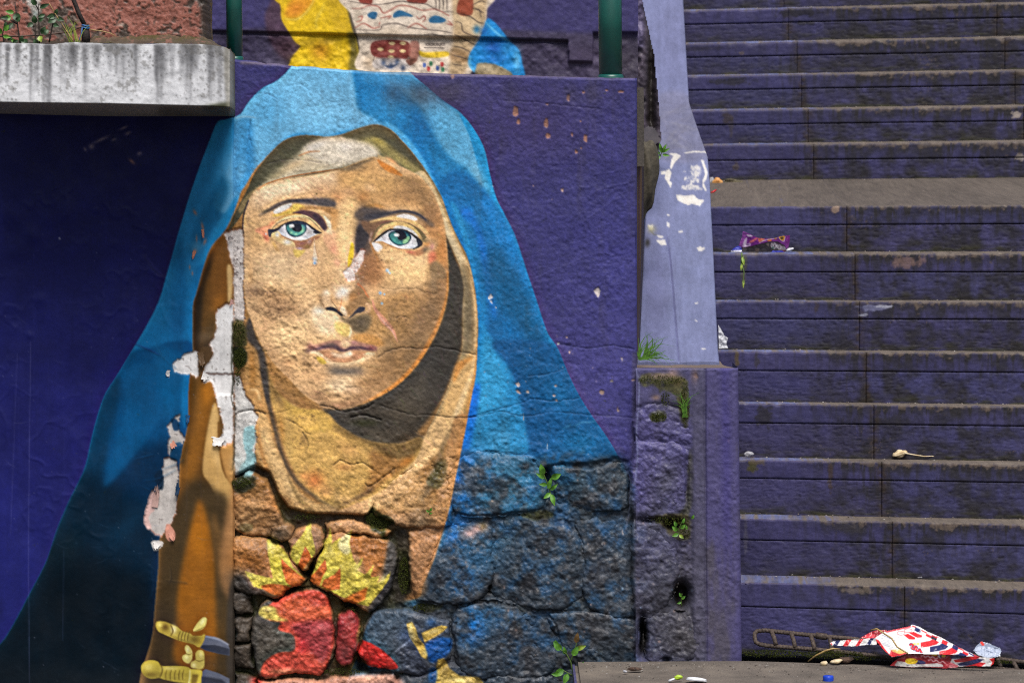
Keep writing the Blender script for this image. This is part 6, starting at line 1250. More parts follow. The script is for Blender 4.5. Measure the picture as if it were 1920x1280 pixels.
GX, GY = np.meshgrid(np.linspace(0, 1, 14), np.linspace(0, 1, 40)); Yf = 10.02+2.9*GY; Xf = xa+.004+(np.interp(Yf, [10, 10.3, 11.7, 13], [xa+.03, xa+.05, xa+.1, xb+.02])-xa)*GX
tag(grid('earth_fill', np.stack([Xf, Yf, 0.80+.42*GY+.012*noise2(40, 14, 4, 120, 3)], -1), lin((70,62,52))*KA*(1+.4*noise2(40, 14, 3, 121, 3))[..., None], M_STONE), kind='structure')
tag(slab('back_wall', -8, 9, 18.2, 18.5, .5, 6.5, M_VIO, bev=0), kind='structure')
# ---------------------------------------------------------------- whitewashed ledge
LY = 9.47
ledge = empty('concrete_ledge', V(215, 150, LY), 'thick whitewashed concrete ledge with black drip stains jutting over the mural', 'ledge')
Lc = Canvas(-40, 55, 460, 235, (216,218,221))
P, L, G = Lc.P, Lc.L, Lc.G
Lc.a *= (1+.05*noise2(Lc.h, Lc.w, 40, 101)+.03*noise2(Lc.h, Lc.w, 5, 102, 2))[..., None]
for x, w, ln, a in ((15,9,80,.5),(62,5,110,.75),(70,4,90,.6),(88,7,130,.95),(92,3,120,.8),(140,18,60,.6),(160,10,100,.45),(185,16,50,.55),(215,10,60,.5),(232,9,80,.5),(250,6,90,.6),(258,4,70,.6),(292,10,110,.75),(300,8,80,.5),(330,16,70,.6),(352,8,110,.7),(366,14,60,.6),(395,12,100,.5),(412,10,120,.55),(425,6,130,.6),(-10,10,90,.6),(120,8,90,.4),(35,12,50,.4)):
    yy_ = np.arange(0, ln, 3.)
    for k in range(4):
        xo = x+Lc.rng.normal(0, w*.5); q = np.stack([xo+np.cumsum(Lc.rng.normal(0, .35, len(yy_))), 84+yy_], 1)
        L(q, [w*.9, w*.6, w*.35, 1], (52,52,55), 2., min(.7, a*.5))
nn = noise2(Lc.h, Lc.w, 8, 103, 3); ly, lx = np.mgrid[0:Lc.h, 0:Lc.w]; lx = lx+Lc.x0; ly = ly+Lc.y0
k = np.clip((nn+.75*noise2(Lc.h, Lc.w, 36, 104)+.45*np.exp(-(ly-86)/22.)+.3*(lx > 330)*np.exp(-((lx-365)/36.)**2)-.72)*3, 0, 1)*.42
Lc.a += (np.array((92,90,86), np.float32)-Lc.a)*k[..., None]
for i in range(500):
    x, y = Lc.rng.uniform(-20,440), 86+abs(Lc.rng.normal(0,40)); r = Lc.rng.uniform(.5,1.6); G(x, y, r, r, (60,58,56), Lc.rng.uniform(.3,.8))
L([(0,94),(14,97),(30,106)],[1,1.6,1],(222,222,224),.6,.8); L([(108,157),(114,153),(120,150)],[1,1.5,1],(226,226,226),.6,.8)
P([(-40,192),(440,200),(440,240),(-40,240)], (150,148,146), 1, .8, None, False); P([(380,201),(440,192),(436,218),(396,214)], (52,54,30), 3, .9); P([(300,206),(400,204),(400,220),(310,218)], (66,64,56), 4, .6); P([(420,88),(440,90),(440,210),(426,205)], (150,146,132), 2, .6)
LL = lin(Lc.a)*KA*.94
def lytop(x): return np.interp(x, [-40, 60, 100, 140, 200, 260, 330, 380, 420, 431], [81, 81, 84, 79, 82, 83, 82, 84, 88, 93])
def lybot(x): return np.interp(x, [-40, 0, 200, 400, 431], [191, 191.5, 194, 199, 201])
xs = np.concatenate([np.arange(-36, 428, 1.8), 428+3*np.sin(np.linspace(0, np.pi/2, 7))]); cb = np.concatenate([np.zeros(len(np.arange(-36, 428, 1.8))), 3*(1-np.cos(np.linspace(0, np.pi/2, 7)))])
nb = noise2(1, len(xs), 20, 105, 4)[0]; T = np.linspace(0, 1, 66)
top, bot = lytop(xs)+1.6*nb, lybot(xs)
GY = top[None]+T[:, None]*(bot-top)[None]; GX = np.broadcast_to(xs[None], GY.shape)
dd = samp(1.0*noise2(Lc.h, Lc.w, 26, 106, 4)+.5*nn-k*.8, GX, GY, Lc.x0, Lc.y0)
P_ = W(GX, GY, LY); P_[..., 1] += (cb[None]-dd)*LY/FOC
under = np.stack([W(xs, bot+(np.interp(xs, [-40, 200, 431], [213, 219, 219])-bot)*t+.5, LY+.006+(D+.02-LY)*t) for t in (.0, .25, .5, .75, 1.)])
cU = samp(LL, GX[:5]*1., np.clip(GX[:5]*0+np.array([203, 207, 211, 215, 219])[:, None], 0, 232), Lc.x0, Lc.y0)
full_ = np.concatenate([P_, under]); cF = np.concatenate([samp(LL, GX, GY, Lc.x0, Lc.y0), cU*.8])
# right end return
ends_ = full_[:, -1:].copy(); k_ = (D+.03-ends_[..., 1:2])/(D+.03-LY); ends_ = ends_+0; xb_ = float(W(441, 150, D+.03)[0]); ends_[..., 0] = xb_; ends_[..., 1] = np.maximum(ends_[..., 1], D+.03)
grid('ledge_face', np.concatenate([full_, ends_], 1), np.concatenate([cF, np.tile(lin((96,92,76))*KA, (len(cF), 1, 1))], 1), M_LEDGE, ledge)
x_ = float(W(-36.5, 150, LY)[0]); slab('ledge_run', x_-3, x_, LY+.001, D+.03, float(W(0, 191, LY)[2]), float(W(0, 82, LY)[2]), M_GROUND, None, ledge, .01)
# mossy mortar on top, rising to the pink wall
T = np.linspace(0, 1, 16); xm = np.arange(-36, 445, 2.2); tp = lytop(np.minimum(xm, 431))
bk = np.interp(xm, [-40, 160, 180, 330, 385, 420, 444], [78, 78, 68, 66, 70, 88, 104])
GY = tp[None]+.3+(bk-tp)[None]*T[:, None]; YT = LY+.004+(D+.06-LY)*T[:, None]+0*GY; GX = np.minimum(xm[None], 431+10*T[:, None])+0*GY
n1 = noise2(*GX.shape, 10, 107, 3, .55, 1., .5); n2 = noise2(*GX.shape, 3, 108, 2)
cc = lin((92,80,62))*KA*.8*(1+.35*n1+.25*n2)[..., None]; cc = mixc(cc, lin((84,80,40))*KA*.7, np.clip(n1*1.2+.1, 0, 1)); cc = mixc(cc, lin((150,104,86))*KA*.7, np.clip(n2*2-.9+.4*n1, 0, 1)*.8); cc = mixc(cc, lin((28,26,20))*KA, np.clip((172-GX)/20., 0, 1)*.75)
Pm = W(GX, GY, YT); Pm[..., 2] += .004*n1+.003*n2
grid('mortar_top', Pm, cc, M_STONE, ledge, flip=True)
# ---------------------------------------------------------------- pink rendered wall standing on the ledge
Pc = Canvas(-40, -60, 400, 100, (150,94,80)); P, L, G = Pc.P, Pc.L, Pc.G
n1 = noise2(Pc.h, Pc.w, 30, 111, 4); n2 = noise2(Pc.h, Pc.w, 6, 112, 3); n3 = noise2(Pc.h, Pc.w, 2.6, 113, 2); py_, px_ = np.mgrid[0:Pc.h, 0:Pc.w]; px_ = px_+Pc.x0; py_ = py_+Pc.y0
Pc.a *= (1+.12*n1+.12*n2+.08*n3)[..., None]
bare = np.clip((n1*.9+.4*n2+.9*np.exp(-((px_-112)/42.)**2-((py_-50)/34.)**2)+.5*np.exp(-((px_-70)/16.)**2)+.65*np.exp(-(78-py_)/12.)+.5*np.exp(-(384-px_)/9.)-.30)*3.0, 0, 1)
pits = np.clip((n2+.5*n1-.22)*4, 0, 1)
Pc.a += (np.array((92,84,76), np.float32)*(1+.25*n3)[..., None]-Pc.a)*bare[..., None]*.95
Pc.a += (np.array((58,46,38), np.float32)-Pc.a)*(pits*.75)[..., None]
P([(48,-40),(72,-40),(76,20),(66,34),(60,20),(50,8)], (176,174,168), 1.5, .85, None, False, None, .8); G(66,26,5,5,(160,176,170),.8); G(228,47,8,3,(176,172,160),.8); P([(372,-60),(400,-60),(400,100),(380,75),(376,40)], (60,54,48), 3, .85); G(20,-10,16,30,(188,110,92),.5)
PL = lin(Pc.a)*KA
xs = np.arange(-36, 383, 2.); ys = np.arange(-56, 84, 2.); GX, GY = np.meshgrid(xs, ys); PYY = D+.05
dd = samp(3*n1-2.2*bare-2.2*pits+1.2*n2+.6*n3, GX, GY, Pc.x0, Pc.y0)
P_ = W(GX+np.where(GX > 378, 2*noise2(len(ys), len(xs), 8, 114, 3), 0), GY, PYY); P_[..., 1] -= dd*PYY/FOC
sd = P_[:, -1:].copy(); sd[..., 1] += .3
pw = grid('pink_wall', np.concatenate([P_, sd], 1), np.concatenate([samp(PL, GX, GY, Pc.x0, Pc.y0), np.tile(lin((70,62,58))*KA, (len(ys), 1, 1))], 1), M_STONE); tag(pw, 'crumbling salmon pink rendered wall standing on the whitewashed ledge', 'wall')
GX, GY = np.meshgrid(np.linspace(-1100, -37, 30), np.linspace(-56, 84, 20)); pe_ = grid('render_face', W(GX, GY, PYY+.002), lin((140,92,78))*KA*(1+.3*noise2(20, 30, 4, 115))[..., None], M_STONE); pe_.parent = pw
# ---------------------------------------------------------------- green railing posts on the wall head
def tube(name, pts, rad, mat, parent=None, seg=14, cap=True, ridge=0, ridge_n=0):
    pts = [Vector(p) for p in pts]; rads = rad if isinstance(rad, (list, tuple, np.ndarray)) else [rad]*len(pts)
    co, fc = [], []; up = Vector((.13, .21, .97)).normalized(); prev = None
    for i, p in enumerate(pts):
        t = (pts[min(i+1, len(pts)-1)]-pts[max(i-1, 0)]).normalized()
        if prev is None:
            a = t.cross(up); a = a.normalized() if a.length > 1e-4 else Vector((1, 0, 0))
        else: a = (prev-t*prev.dot(t)).normalized()
        prev = a; b = t.cross(a)
        for k in range(seg):
            an = 2*math.pi*k/seg; r = rads[i]*(1+(ridge if ridge and (i*1.0+k/seg*2) % ridge_n < ridge_n*.35 else 0))
            co.append(p+a*math.cos(an)*r+b*math.sin(an)*r)
    for i in range(len(pts)-1):
        for k in range(seg): fc.append((i*seg+k, i*seg+(k+1) % seg, (i+1)*seg+(k+1) % seg, (i+1)*seg+k))
    if cap:
        for e in (0, len(pts)-1):
            c = len(co); co.append(pts[e])
            for k in range(seg):
                q = (e*seg+k, e*seg+(k+1) % seg, c, c); fc.append(q[::-1] if e == 0 else q)
    co = np.array([tuple(c) for c in co]); off = np.array(parent.location) if parent is not None else 0
    me = bpy.data.meshes.new(name); me.from_pydata([tuple(c) for c in co-off], [], [tuple(dict.fromkeys(f)) for f in fc]); 
    for p in me.polygons: p.use_smooth = True
    me.materials.append(mat); return link(bpy.data.objects.new(name, me), parent)
M_GREEN = plain_mat('dark_green_enamel', (14,84,74), .34, c2=(8,66,60), scale=10, spec=.5)
for px, wpx, py, lab in ((440, 30, 112, 'slim dark green railing post beside the whitewashed ledge'), (1145, 44, 146, 'thick dark green railing post at the right end of the mural wall')):
    Yp = D+.16; b = V(px, py, Yp); r = wpx*.5*Yp/FOC
    po = empty('railing_post', b, lab, 'post', 'green railing posts on the wall')
    tube('post_tube', [b+Vector((0, 0, -.03)), b+Vector((0, 0, .2)), b+Vector((0, 0, .6))], r, M_GREEN, po, 28)
    tube('base_collar', [b+Vector((0, 0, -.04)), b+Vector((0, 0, .004)), b+Vector((0, 0, .010))], [r*1.12, r*1.12, r*1.02], M_GREEN, po, 28)
# ---------------------------------------------------------------- plants
def leaf_mat(name, c, c2): return plain_mat(name, c, .5, c2=c2, scale=90, spec=.4)
LM = [leaf_mat('leaf_green', (96,150,44), (62,112,30)), leaf_mat('leaf_dark', (50,84,44), (34,60,32)), leaf_mat('leaf_yellow', (150,166,60), (110,140,40)), leaf_mat('grass_green', (92,140,44), (60,100,30)), leaf_mat('straw', (176,150,92), (130,104,60)), leaf_mat('leaf_brown', (110,84,40), (80,58,30))]
STEM = [plain_mat('green_stem', (84,110,44), .6), plain_mat('dark_stem', (44,34,26), .7)]
def leaf(parent, px, py, ln, ang, Y, wid, mat, curl=.35, lean=.5, name='leaf'):
    """a leaf blade rooted at a picture position; ang in degrees, 0 = right, 90 = up"""
    u = Y/FOC; b = V(px, py, Y); n, m = 7, 4
    a = R(ang); dx, dz = math.cos(a), math.sin(a); sx, sz = -dz, dx
    co = []
    for i in range(n+1):
        t = i/n; w = wid*.5*math.sin(math.pi*min(1, t**.75*.97+.03))**.8*(1-.15*t) if i < n else .02*wid
        out = -lean*ln*(t-.75*curl*2*t*t)
        for j in range(m+1):
            q = (j/m-.5)*2
            co.append(b+Vector(((dx*t*ln+sx*q*w)*u, (out+abs(q)**1.5*w*-.35+math.sin(t*9)*.02*ln)*u, (dz*t*ln+sz*q*w)*u)))
    f = [(i*(m+1)+j, i*(m+1)+j+1, (i+1)*(m+1)+j+1, (i+1)*(m+1)+j) for i in range(n) for j in range(m)]
    return raw_mesh(name, [tuple(c) for c in co], f, mat, parent)
def stem(parent, pts, Y, wpx, mat, name='stem', dy=0):
    u = Y/FOC; P = [V(x, y, Y-dy*i*u) for i, (x, y) in enumerate(pts)]
    q = []
    for i in range(len(P)-1):
        for t in (0, .34, .67): q.append(P[i].lerp(P[i+1], t))
    q.append(P[-1]); r = [max(.35, wpx*.5*(1-.5*i/len(q)))*u for i in range(len(q))]
    return tube(name, q, r, mat, parent, 6)
def plant(name, base, Y, label, cat, stems, leaves, group=None, smat=0, wpx=3):
    p = empty(name, V(base[0], base[1], Y), label, cat, group)
    for s in stems: stem(p, s, Y-.006, wpx, STEM[smat], dy=3)
    for (x, y, ln, a, w, m) in leaves: leaf(p, x, y, ln, a, Y-.012-rnd.uniform(0, .008), w, LM[m], lean=rnd.uniform(.15, .7))
    return p
plant('wall_plant', (1032,938), D-.0, 'bright green leafy weed growing from the crack in the blue stones', 'plant',
 [[(1034,938),(1030,915),(1022,895),(1016,880)],[(1030,915),(1036,898),(1040,890)]],
 [(1018,890,22,100,13,0),(1034,896,20,25,13,0),(1022,896,20,150,9,0),(1028,916,22,75,9,0),(1026,908,16,175,8,0),(1032,924,16,215,9,0),(1034,926,22,285,10,0),(1032,918,18,40,8,0)])
plant('wall_plant', (1072,1262), D-.01, 'leafy weed with a reddish tip at the foot of the wall beside the pavement corner', 'plant',
 [[(1076,1268),(1070,1240),(1062,1225),(1050,1216)],[(1070,1240),(1078,1218),(1082,1200)],[(1076,1262),(1090,1246)],[(1074,1266),(1056,1256)]],
 [(1052,1218,22,130,14,0),(1044,1214,16,100,12,0),(1080,1204,20,80,11,5),(1080,1216,20,20,10,2),(1074,1228,20,60,13,0),(1060,1226,16,100,9,0),(1086,1250,24,10,16,0),(1090,1246,22,-20,14,0),(1082,1254,20,50,10,0),(1056,1254,22,215,14,0),(1064,1262,20,250,12,0),(1050,1262,16,180,10,0),(1068,1282,16,260,9,0)])
plant('wall_sprout', (1272,1004), PY-.0, 'small pale green sprout in the broken joint high on the pier', 'plant', [[(1274,1006),(1272,992),(1280,975)],[(1272,996),(1266,985)]], [(1270,994,13,140,9,0),(1276,990,12,40,8,0),(1272,1000,13,200,8,0),(1280,980,10,70,6,0),(1274,1002,10,320,7,2),(1268,986,10,110,7,0),(1297,972,9,60,6,0),(1288,992,8,100,5,0)], wpx=2)
plant('wall_sprout', (1277,1130), PY+.04, 'tiny sprout deep in the dark hole of the pier', 'plant', [[(1278,1136),(1277,1122),(1279,1112)]], [(1278,1118,9,120,6,0),(1278,1122,9,40,6,0),(1277,1128,8,200,5,0)], wpx=2)
plant('wall_sprout', (805,963), D-.012, 'tiny bright sprout among the tan painted stones', 'plant', [[(805,964),(806,956)]], [(806,958,8,60,5,0),(805,959,7,150,5,0),(805,962,6,10,4,0)], wpx=1.5)
plant('parapet_weed', (1238,292), 11.75, 'small green weed rooted at the top edge of the pale parapet', 'plant', [[(1238,294),(1242,282)],[(1238,292),(1234,284)]], [(1240,286,18,100,7,0),(1240,286,18,25,6,0),(1238,288,14,160,6,0),(1242,284,16,60,6,0),(1238,292,13,230,6,0),(1242,290,14,-10,6,0),(1244,286,14,80,5,0)], wpx=2)
plant('step_vine', (1392,474), 11.5, 'limp yellow green vine hanging over the step edge under the purple wrapper', 'plant', [[(1391,474),(1390,492),(1395,510),(1393,536)],[(1393,480),(1396,492)]], [(1392,482,16,280,6,2),(1394,484,16,255,7,1),(1391,494,14,262,5,2),(1394,524,16,268,4,2)], smat=0, wpx=3)
def tuft(name, base, Y, n, h, spread, label, mat=3, wpx=3, dirs=(60, 120), thin=None):
    p = empty(name, V(base[0], base[1], Y), label, 'grass'); co, fc = [], []; u = Y/FOC
    for i in range(n):
        a = R(rnd.uniform(*dirs)); L_ = h*rnd.uniform(.45, 1); x0 = base[0]+rnd.uniform(-spread, spread); bend = rnd.uniform(-.5, .5); w = wpx*rnd.uniform(.6, 1.1)
        b = V(x0, base[1], Y); k = len(co); oy = rnd.uniform(-.05, .25)
        for t in (0, .25, .5, .75, 1):
            aa = a+bend*t*t*1.4; x = math.cos(aa)*L_*t; z = math.sin(aa)*L_*t-.25*abs(math.cos(a))*L_*t*t
            ww = w*.5*(1-t)**.7+.12
            for q in (-1, 1): co.append(tuple(b+Vector(((x-math.sin(aa)*q*ww)*u, -(oy*L_*t)*u, (z+math.cos(aa)*q*ww)*u))))
        for j in range(4): fc.append((k+2*j, k+2*j+1, k+2*j+3, k+2*j+2))
    raw_mesh('blades', co, fc, LM[mat], p)['kind'] = 'stuff'
    return p
tuft('grass_tuft', (1204,674), PY+.05, 34, 72, 7, 'bright grass tuft growing where the mural wall meets the parapet foot', dirs=(8, 100))
tuft('grass_tuft', (1284,782), PY-.006, 16, 56, 5, 'small grass tuft growing out of the mossy pier face', dirs=(70, 110), wpx=2.4)
tuft('grass_tuft', (140,84), LY+.06, 9, 64, 9, 'thin yellow grass stalks on the ledge beside the iron bar', mat=2, dirs=(65, 120), wpx=2)
# weeds on the whitewashed ledge
LP = LY+.07
plant('ledge_weed', (76,84), LP, 'tall dark weed with a bare stem in the middle of the ledge', 'plant', [[(74,86),(73,50),(72,8)],[(66,84),(66,44)],[(73,20),(66,8)]],
 [(68,10,16,125,11,1),(75,15,20,20,9,1),(66,44,15,95,12,1),(62,44,13,215,10,1),(74,68,12,290,11,2),(78,64,16,60,11,1),(70,84,12,120,11,1),(84,28,14,200,8,1),(72,40,12,30,8,1)], 'weeds on the ledge', 1)
plant('ledge_weed', (100,80), LP, 'weed with paired dark leaves right of the tall bare stem', 'plant', [[(92,80),(98,50),(104,26)]], [(104,30,16,190,12,1),(104,34,16,215,14,1),(106,34,16,-20,10,1),(104,28,12,70,8,1),(90,56,12,240,9,1),(100,46,12,340,9,1)], 'weeds on the ledge', 1)
plant('ledge_weed', (36,84), LP, 'broad leaved weed left on the ledge against the pink wall', 'plant', [[(38,84),(32,40),(28,4)],[(33,46),(20,38),(10,34)]], [(28,26,18,-60,16,1),(26,24,16,170,9,0),(20,32,12,200,12,0),(16,34,14,180,8,1),(24,44,20,230,9,1),(30,40,12,40,9,1),(44,74,14,300,13,1),(40,80,13,80,10,1)], 'weeds on the ledge', 1)
plant('ledge_weed', (8,84), LP, 'bright green weed at the far left end of the ledge', 'plant', [[(8,86),(5,64),(8,48)]], [(4,62,14,150,13,0),(8,58,14,50,10,0),(6,68,16,-10,8,0),(2,58,14,200,10,0),(10,52,11,80,8,1),(24,80,12,20,7,1),(30,78,14,160,7,0),(14,76,12,30,7,1)], 'weeds on the ledge', 1)
st_ = empty('straw_stalk', V(118,40,LY+.05), 'long pale dry stalk leaning across the ledge weeds', 'stalk'); stem(st_, [(140,82),(118,48),(102,24),(92,6)], LY+.05, 2.4, LM[4])
st2 = empty('straw_stalk', V(190,60,LY+.12), 'dry bent stalk lying beside the iron bar on the mossy ledge top', 'stalk'); stem(st2, [(168,56),(192,59),(208,63),(216,68)], LY+.10, 2.4, LM[4])
# ---------------------------------------------------------------- iron bar with wire on the ledge
M_IRON = plain_mat('rusty_iron', (48,38,34), .75, c2=(24,20,20), scale=160, bump=.5, spec=.3)
M_WIRE = plain_mat('brown_wire', (92,66,52), .6, c2=(60,42,34)); M_BLUEW = plain_mat('blue_tie', (40,96,150), .5)
bar = empty('iron_bar', V(160,82,LY+.12), 'leaning black iron bar tied with blue wire on the ledge', 'bar'); YB = LY+.13; ub = YB/FOC
tube('bar', [V(130,-40,YB), V(137,-2,YB), V(148,26,YB), V(160,50,YB)], 4.2*ub, M_IRON, bar, 12)
tube('stub', [V(161,84,YB), V(161,66,YB), V(160,46,YB)], [8.5*ub, 8*ub, 6*ub], M_IRON, bar, 14)
for k, (yy_, r) in enumerate(((49, 6.6), (53, 7.2))):
    c = V(160, yy_, YB); tube('wire_tie', [c+Vector((math.cos(a)*r*ub, math.sin(a)*r*ub, math.sin(a*2)*1.2*ub)) for a in np.linspace(0, 6.4, 18)], 1.6*ub, M_BLUEW, bar, 6)
tube('wire_tail', [V(154,52,YB-.012), V(153,64,YB-.014), V(150,72,YB-.012), V(149,81,YB-.01)], 1.4*ub, M_BLUEW, bar, 6)
tube('branch_wire', [V(-10,69,YB), V(40,68,YB), V(90,65,YB), V(132,60,YB), V(146,53,YB), V(155,50,YB-.01)], 1.6*ub, M_WIRE, bar, 7)
# ---------------------------------------------------------------- moss cushions (countless, one mesh each bed)
M_MOSS = plain_mat('moss', (66,72,24), .95, c2=(30,36,12), scale=300, spec=.1)
def moss_bed(spots, Y, label):
    co, fc = [], []; u = Y/FOC
    for (cx, cy, rx, ry, n) in spots:
        for i in range(n):
            a = rnd.uniform(0, 6.28); q = math.sqrt(rnd.random()); x = cx+math.cos(a)*q*rx; y = cy+math.sin(a)*q*ry
            p = V(x, y, Y+(float(SKY_(x)) if x > 1400 else 0)-rnd.uniform(-1, 4)*u*(1-q*q)); k = len(co)
            for j in range(2):
                t = rnd.uniform(0, 6.28); ln = rnd.uniform(1.5, 3.6)*u; w = rnd.uniform(.5, .9)*u
                d_ = Vector((math.cos(t), -rnd.uniform(.3, 1.2), math.sin(t)+.3)).normalized()*ln; s_ = Vector((-math.sin(t), 0, math.cos(t)))*w
                k = len(co); co += [tuple(p-s_), tuple(p+s_), tuple(p+d_)]; fc.append((k, k+1, k+2))
    o = raw_mesh('moss', co, fc, M_MOSS); o['kind'] = 'stuff'; o['label'] = label; return o
moss_bed([(450,670,12,18,500),(449,625,11,26,260),(446,700,5,24,120),(452,905,20,10,200)], D-.004, 'dark moss filling the split plaster seam')
moss_bed([(712,972,26,16,560),(722,1000,8,12,120),(757,1078,10,36,420),(800,1138,28,8,160),(575,968,26,5,80),(660,1160,8,24,160),(690,1200,8,26,100),(640,1258,36,7,200),(605,1000,8,10,60)], D+.022, 'moss in the joints between the painted stones')
moss_bed([(1240,712,44,8,180),(1285,755,8,40,160),(1234,782,16,8,140),(1248,748,8,14,80),(1256,975,36,8,140),(1284,1000,10,12,80)], PY-.004, 'moss on the pier face')
moss_bed([(1450,1224,60,7,500),(1560,1226,60,7,500),(1620,1232,30,5,120),(1860,1240,40,4,200)], 9.95, 'moss along the gutter under the first step')
# ---------------------------------------------------------------- rusty reinforcement ladder leaning on the bottom step
M_REBAR = plain_mat('rusty_rebar', (84,72,64), .75, c2=(50,40,34), scale=120, bump=.5, spec=.3)
lad = empty('rebar_ladder', V(1540,1225,9.98), 'rusty rebar ladder frame lying against the bottom step', 'rebar frame')
def VS(x, y, Y): return V(x, y, Y+float(SKY_(x)))
def rail(pts, rpx, name='rail'):
    P = [VS(x, y, Y) for x, y, Y in pts]; q = []
    for i in range(len(P)-1):
        n = max(2, int((P[i+1]-P[i]).length/.0024)); q += [P[i].lerp(P[i+1], t/n) for t in range(n)]
    q.append(P[-1]); tube(name, q, rpx*9.98/FOC, M_REBAR, lad, 12, True, .22, 4)
YL1, YL2 = 10.00, 9.965
rail([(1420,1182,YL1),(1436,1181,YL1),(1500,1188,YL1),(1600,1197,YL1),(1700,1212,YL1),(1800,1226,YL1),(1900,1238,YL1),(1960,1246,YL1)], 3.9)
rail([(1424,1207,YL2),(1440,1210,YL2),(1520,1216,YL2),(1600,1224,YL2),(1700,1236,YL2),(1800,1246,YL2),(1960,1262,YL2-.03)], 3.9)
tube('end_bend', [VS(1424,1207,YL2), VS(1417,1203,YL2+.01), VS(1415,1195,YL2+.02), VS(1415,1187,YL1-.01), VS(1420,1182,YL1)], 4*9.98/FOC, M_REBAR, lad, 12)
for xa, ya, xb, yb in ((1446,1182,1455,1208),(1483,1186,1491,1213),(1520,1190,1527,1217),(1555,1194,1560,1220),(1868,1231,1876,1250),(1898,1238,1908,1256)):
    tube('rung', [VS(xa,ya,YL1-.006), VS((xa+xb)/2+1,(ya+yb)/2,(YL1+YL2)/2-.006), VS(xb,yb,YL2-.006)], 4.1*9.98/FOC, M_REBAR, lad, 12)
tube('weld_sleeve', [VS(1530,1190.5,YL1), VS(1540,1192,YL1), VS(1550,1193,YL1)], 6.2*9.98/FOC, M_REBAR, lad, 14)
# ---------------------------------------------------------------- litter
def sheet(name, outline, fr, depth, colf, mat, parent, seed, step=1.0, crump=3., th=.0006, sm=False):
    """crumpled film: outline in its own drawing frame, depth(px,py) gives the distance, colf paints a small canvas"""
    p = np.array(fr[:2])+np.asarray(outline, float)/fr[2]
    x0, y0 = p.min(0)-2; x1, y1 = p.max(0)+2
    c = Canvas(math.floor(x0)-1, math.floor(y0)-1, math.ceil(x1)+2, math.ceil(y1)+2, (200,200,200))
    k = 4                                            # finer print
    class Fine: pass
    cv = Canvas(0, 0, c.w*k, c.h*k, (200,200,200)); f2 = ((fr[0]-c.x0)*k, (fr[1]-c.y0)*k, fr[2]/k)
    colf(cv, f2)
    gx, gy = np.meshgrid(np.arange(x0, x1, step), np.arange(y0, y1, step))
    s = sdist(gx, gy, p)
    # pull the rim vertices onto the outline
    n = noise2(*gx.shape, 14/step, seed, 3); n2 = noise2(*gx.shape, 5/step, seed+1, 2)
    Y = depth(gx, gy)+0*gx
    P = W(gx, gy, Y); P[..., 1] -= crump*(np.abs(n)*1.6+.5*n2)*10/FOC
    col = lin(samp(cv.a, (gx-c.x0)*k, (gy-c.y0)*k, 0, 0))*KA
    return grid(name, P, col, mat, parent, s > -.55*step)
BG = (1540,1150,5.0526)
RD, WT, NV, DR, YW = (206,32,38), (226,224,222), (30,36,86), (140,24,34), (232,196,40)
bag = empty('snack_bag', V(1720,1240,9.88), 'large crumpled red, white and navy striped snack bag lying by the bottom step', 'packet')
def b_top(c, f):
    c.a[:] = WT; P, L = c.P, c.L
    P([(600,170),(860,90),(900,150),(760,260),(560,330),(500,240)], (224,222,222), 6, .5, f)
    P([(505,232),(545,250),(600,330),(670,410),(560,400),(520,300)], RD, 1.5, 1, f, False); P([(660,340),(740,345),(812,375),(700,410),(640,400)], RD, 1.5, .95, f, False); P([(660,345),(740,335),(800,360),(740,378)], (224,196,110), 2, .9, f)
    P([(600,165),(840,110),(855,125),(620,178)], (196,30,40), 2, .8, f, False)
    # stripes to the right edge
    for i, cc in enumerate((RD, NV, RD, NV, RD)):
        x, y = 940+i*88, 270+i*42
        P([(x,y),(x+90,y-16),(x+150,y-60),(x+205,y-30),(x+150,y+20),(x+60,y+42),(x,y+48)], cc, 1.5, 1, f, False)
    e = [(862,108),(900,122),(950,150),(1000,176),(1050,200),(1100,222),(1150,244),(1200,268),(1250,290),(1300,318),(1350,340),(1400,366),(1450,392),(1490,410)]
    for i in range(len(e)-1):
        a, b = np.array(e[i]), np.array(e[i+1]); n = np.array([-.42,.9])*34
        P([a,b,b+n,a+n], (WT,NV,WT,RD,(30,26,40),WT,RD,WT,NV,WT,RD,WT,NV)[i], 1, 1, f, False)
        P([a,b,b+n*.35,a+n*.35], (RD,WT,RD,WT,RD,WT,RD,WT,NV,RD,WT,NV,RD)[i], 1, .9, f, False)
    P([(890,125),(935,145),(915,175),(880,155)], NV, 1, 1, f, False)
    # printed panels and lettering strokes
    P([(780,200),(820,188),(890,225),(885,242),(830,240)], RD, 1, 1, f, False); P([(830,180),(870,168),(955,205),(950,222),(905,226)], RD, 1, 1, f, False)
    for x, y in ((755,182),(822,158)):
        th = np.linspace(0, 6.28, 16); L(np.stack([x+38*np.cos(th), y+18*np.sin(th)],1), [5], (206,60,64), 1, .9, f); L([(x-12,y),(x+14,y+2)],[5],(150,150,160),1,.8,f)
    for k in range(5): L([(550+k*8,225+k*16),(640+k*10,250+k*17)],[4],(130,140,160),1,.7,f)
    L([(575,200),(700,255)],[5],(60,70,110),1,.7,f); L([(700,210),(770,235)],[4],(150,150,160),1,.6,f); L([(740,300),(760,270)],[3],(140,140,150),1,.6,f)
    # script wordmark, red with navy outline
    w = [(835,300),(850,285),(870,300),(855,320),(880,335),(890,310),(905,325),(900,345),(920,350),(930,335),(945,360),(955,355)]
    L(w, [22,26,24], NV, 1, .85, f); L(w, [13,16,14], RD, .8, 1, f); c.G(880,285,12,8,YW,.9,0,f); c.G(915,282,12,9,YW,.9,0,f)
    L([(850,300),(860,330)],[4],WT,.8,.8,f); L([(900,320),(915,345)],[4],WT,.8,.8,f)
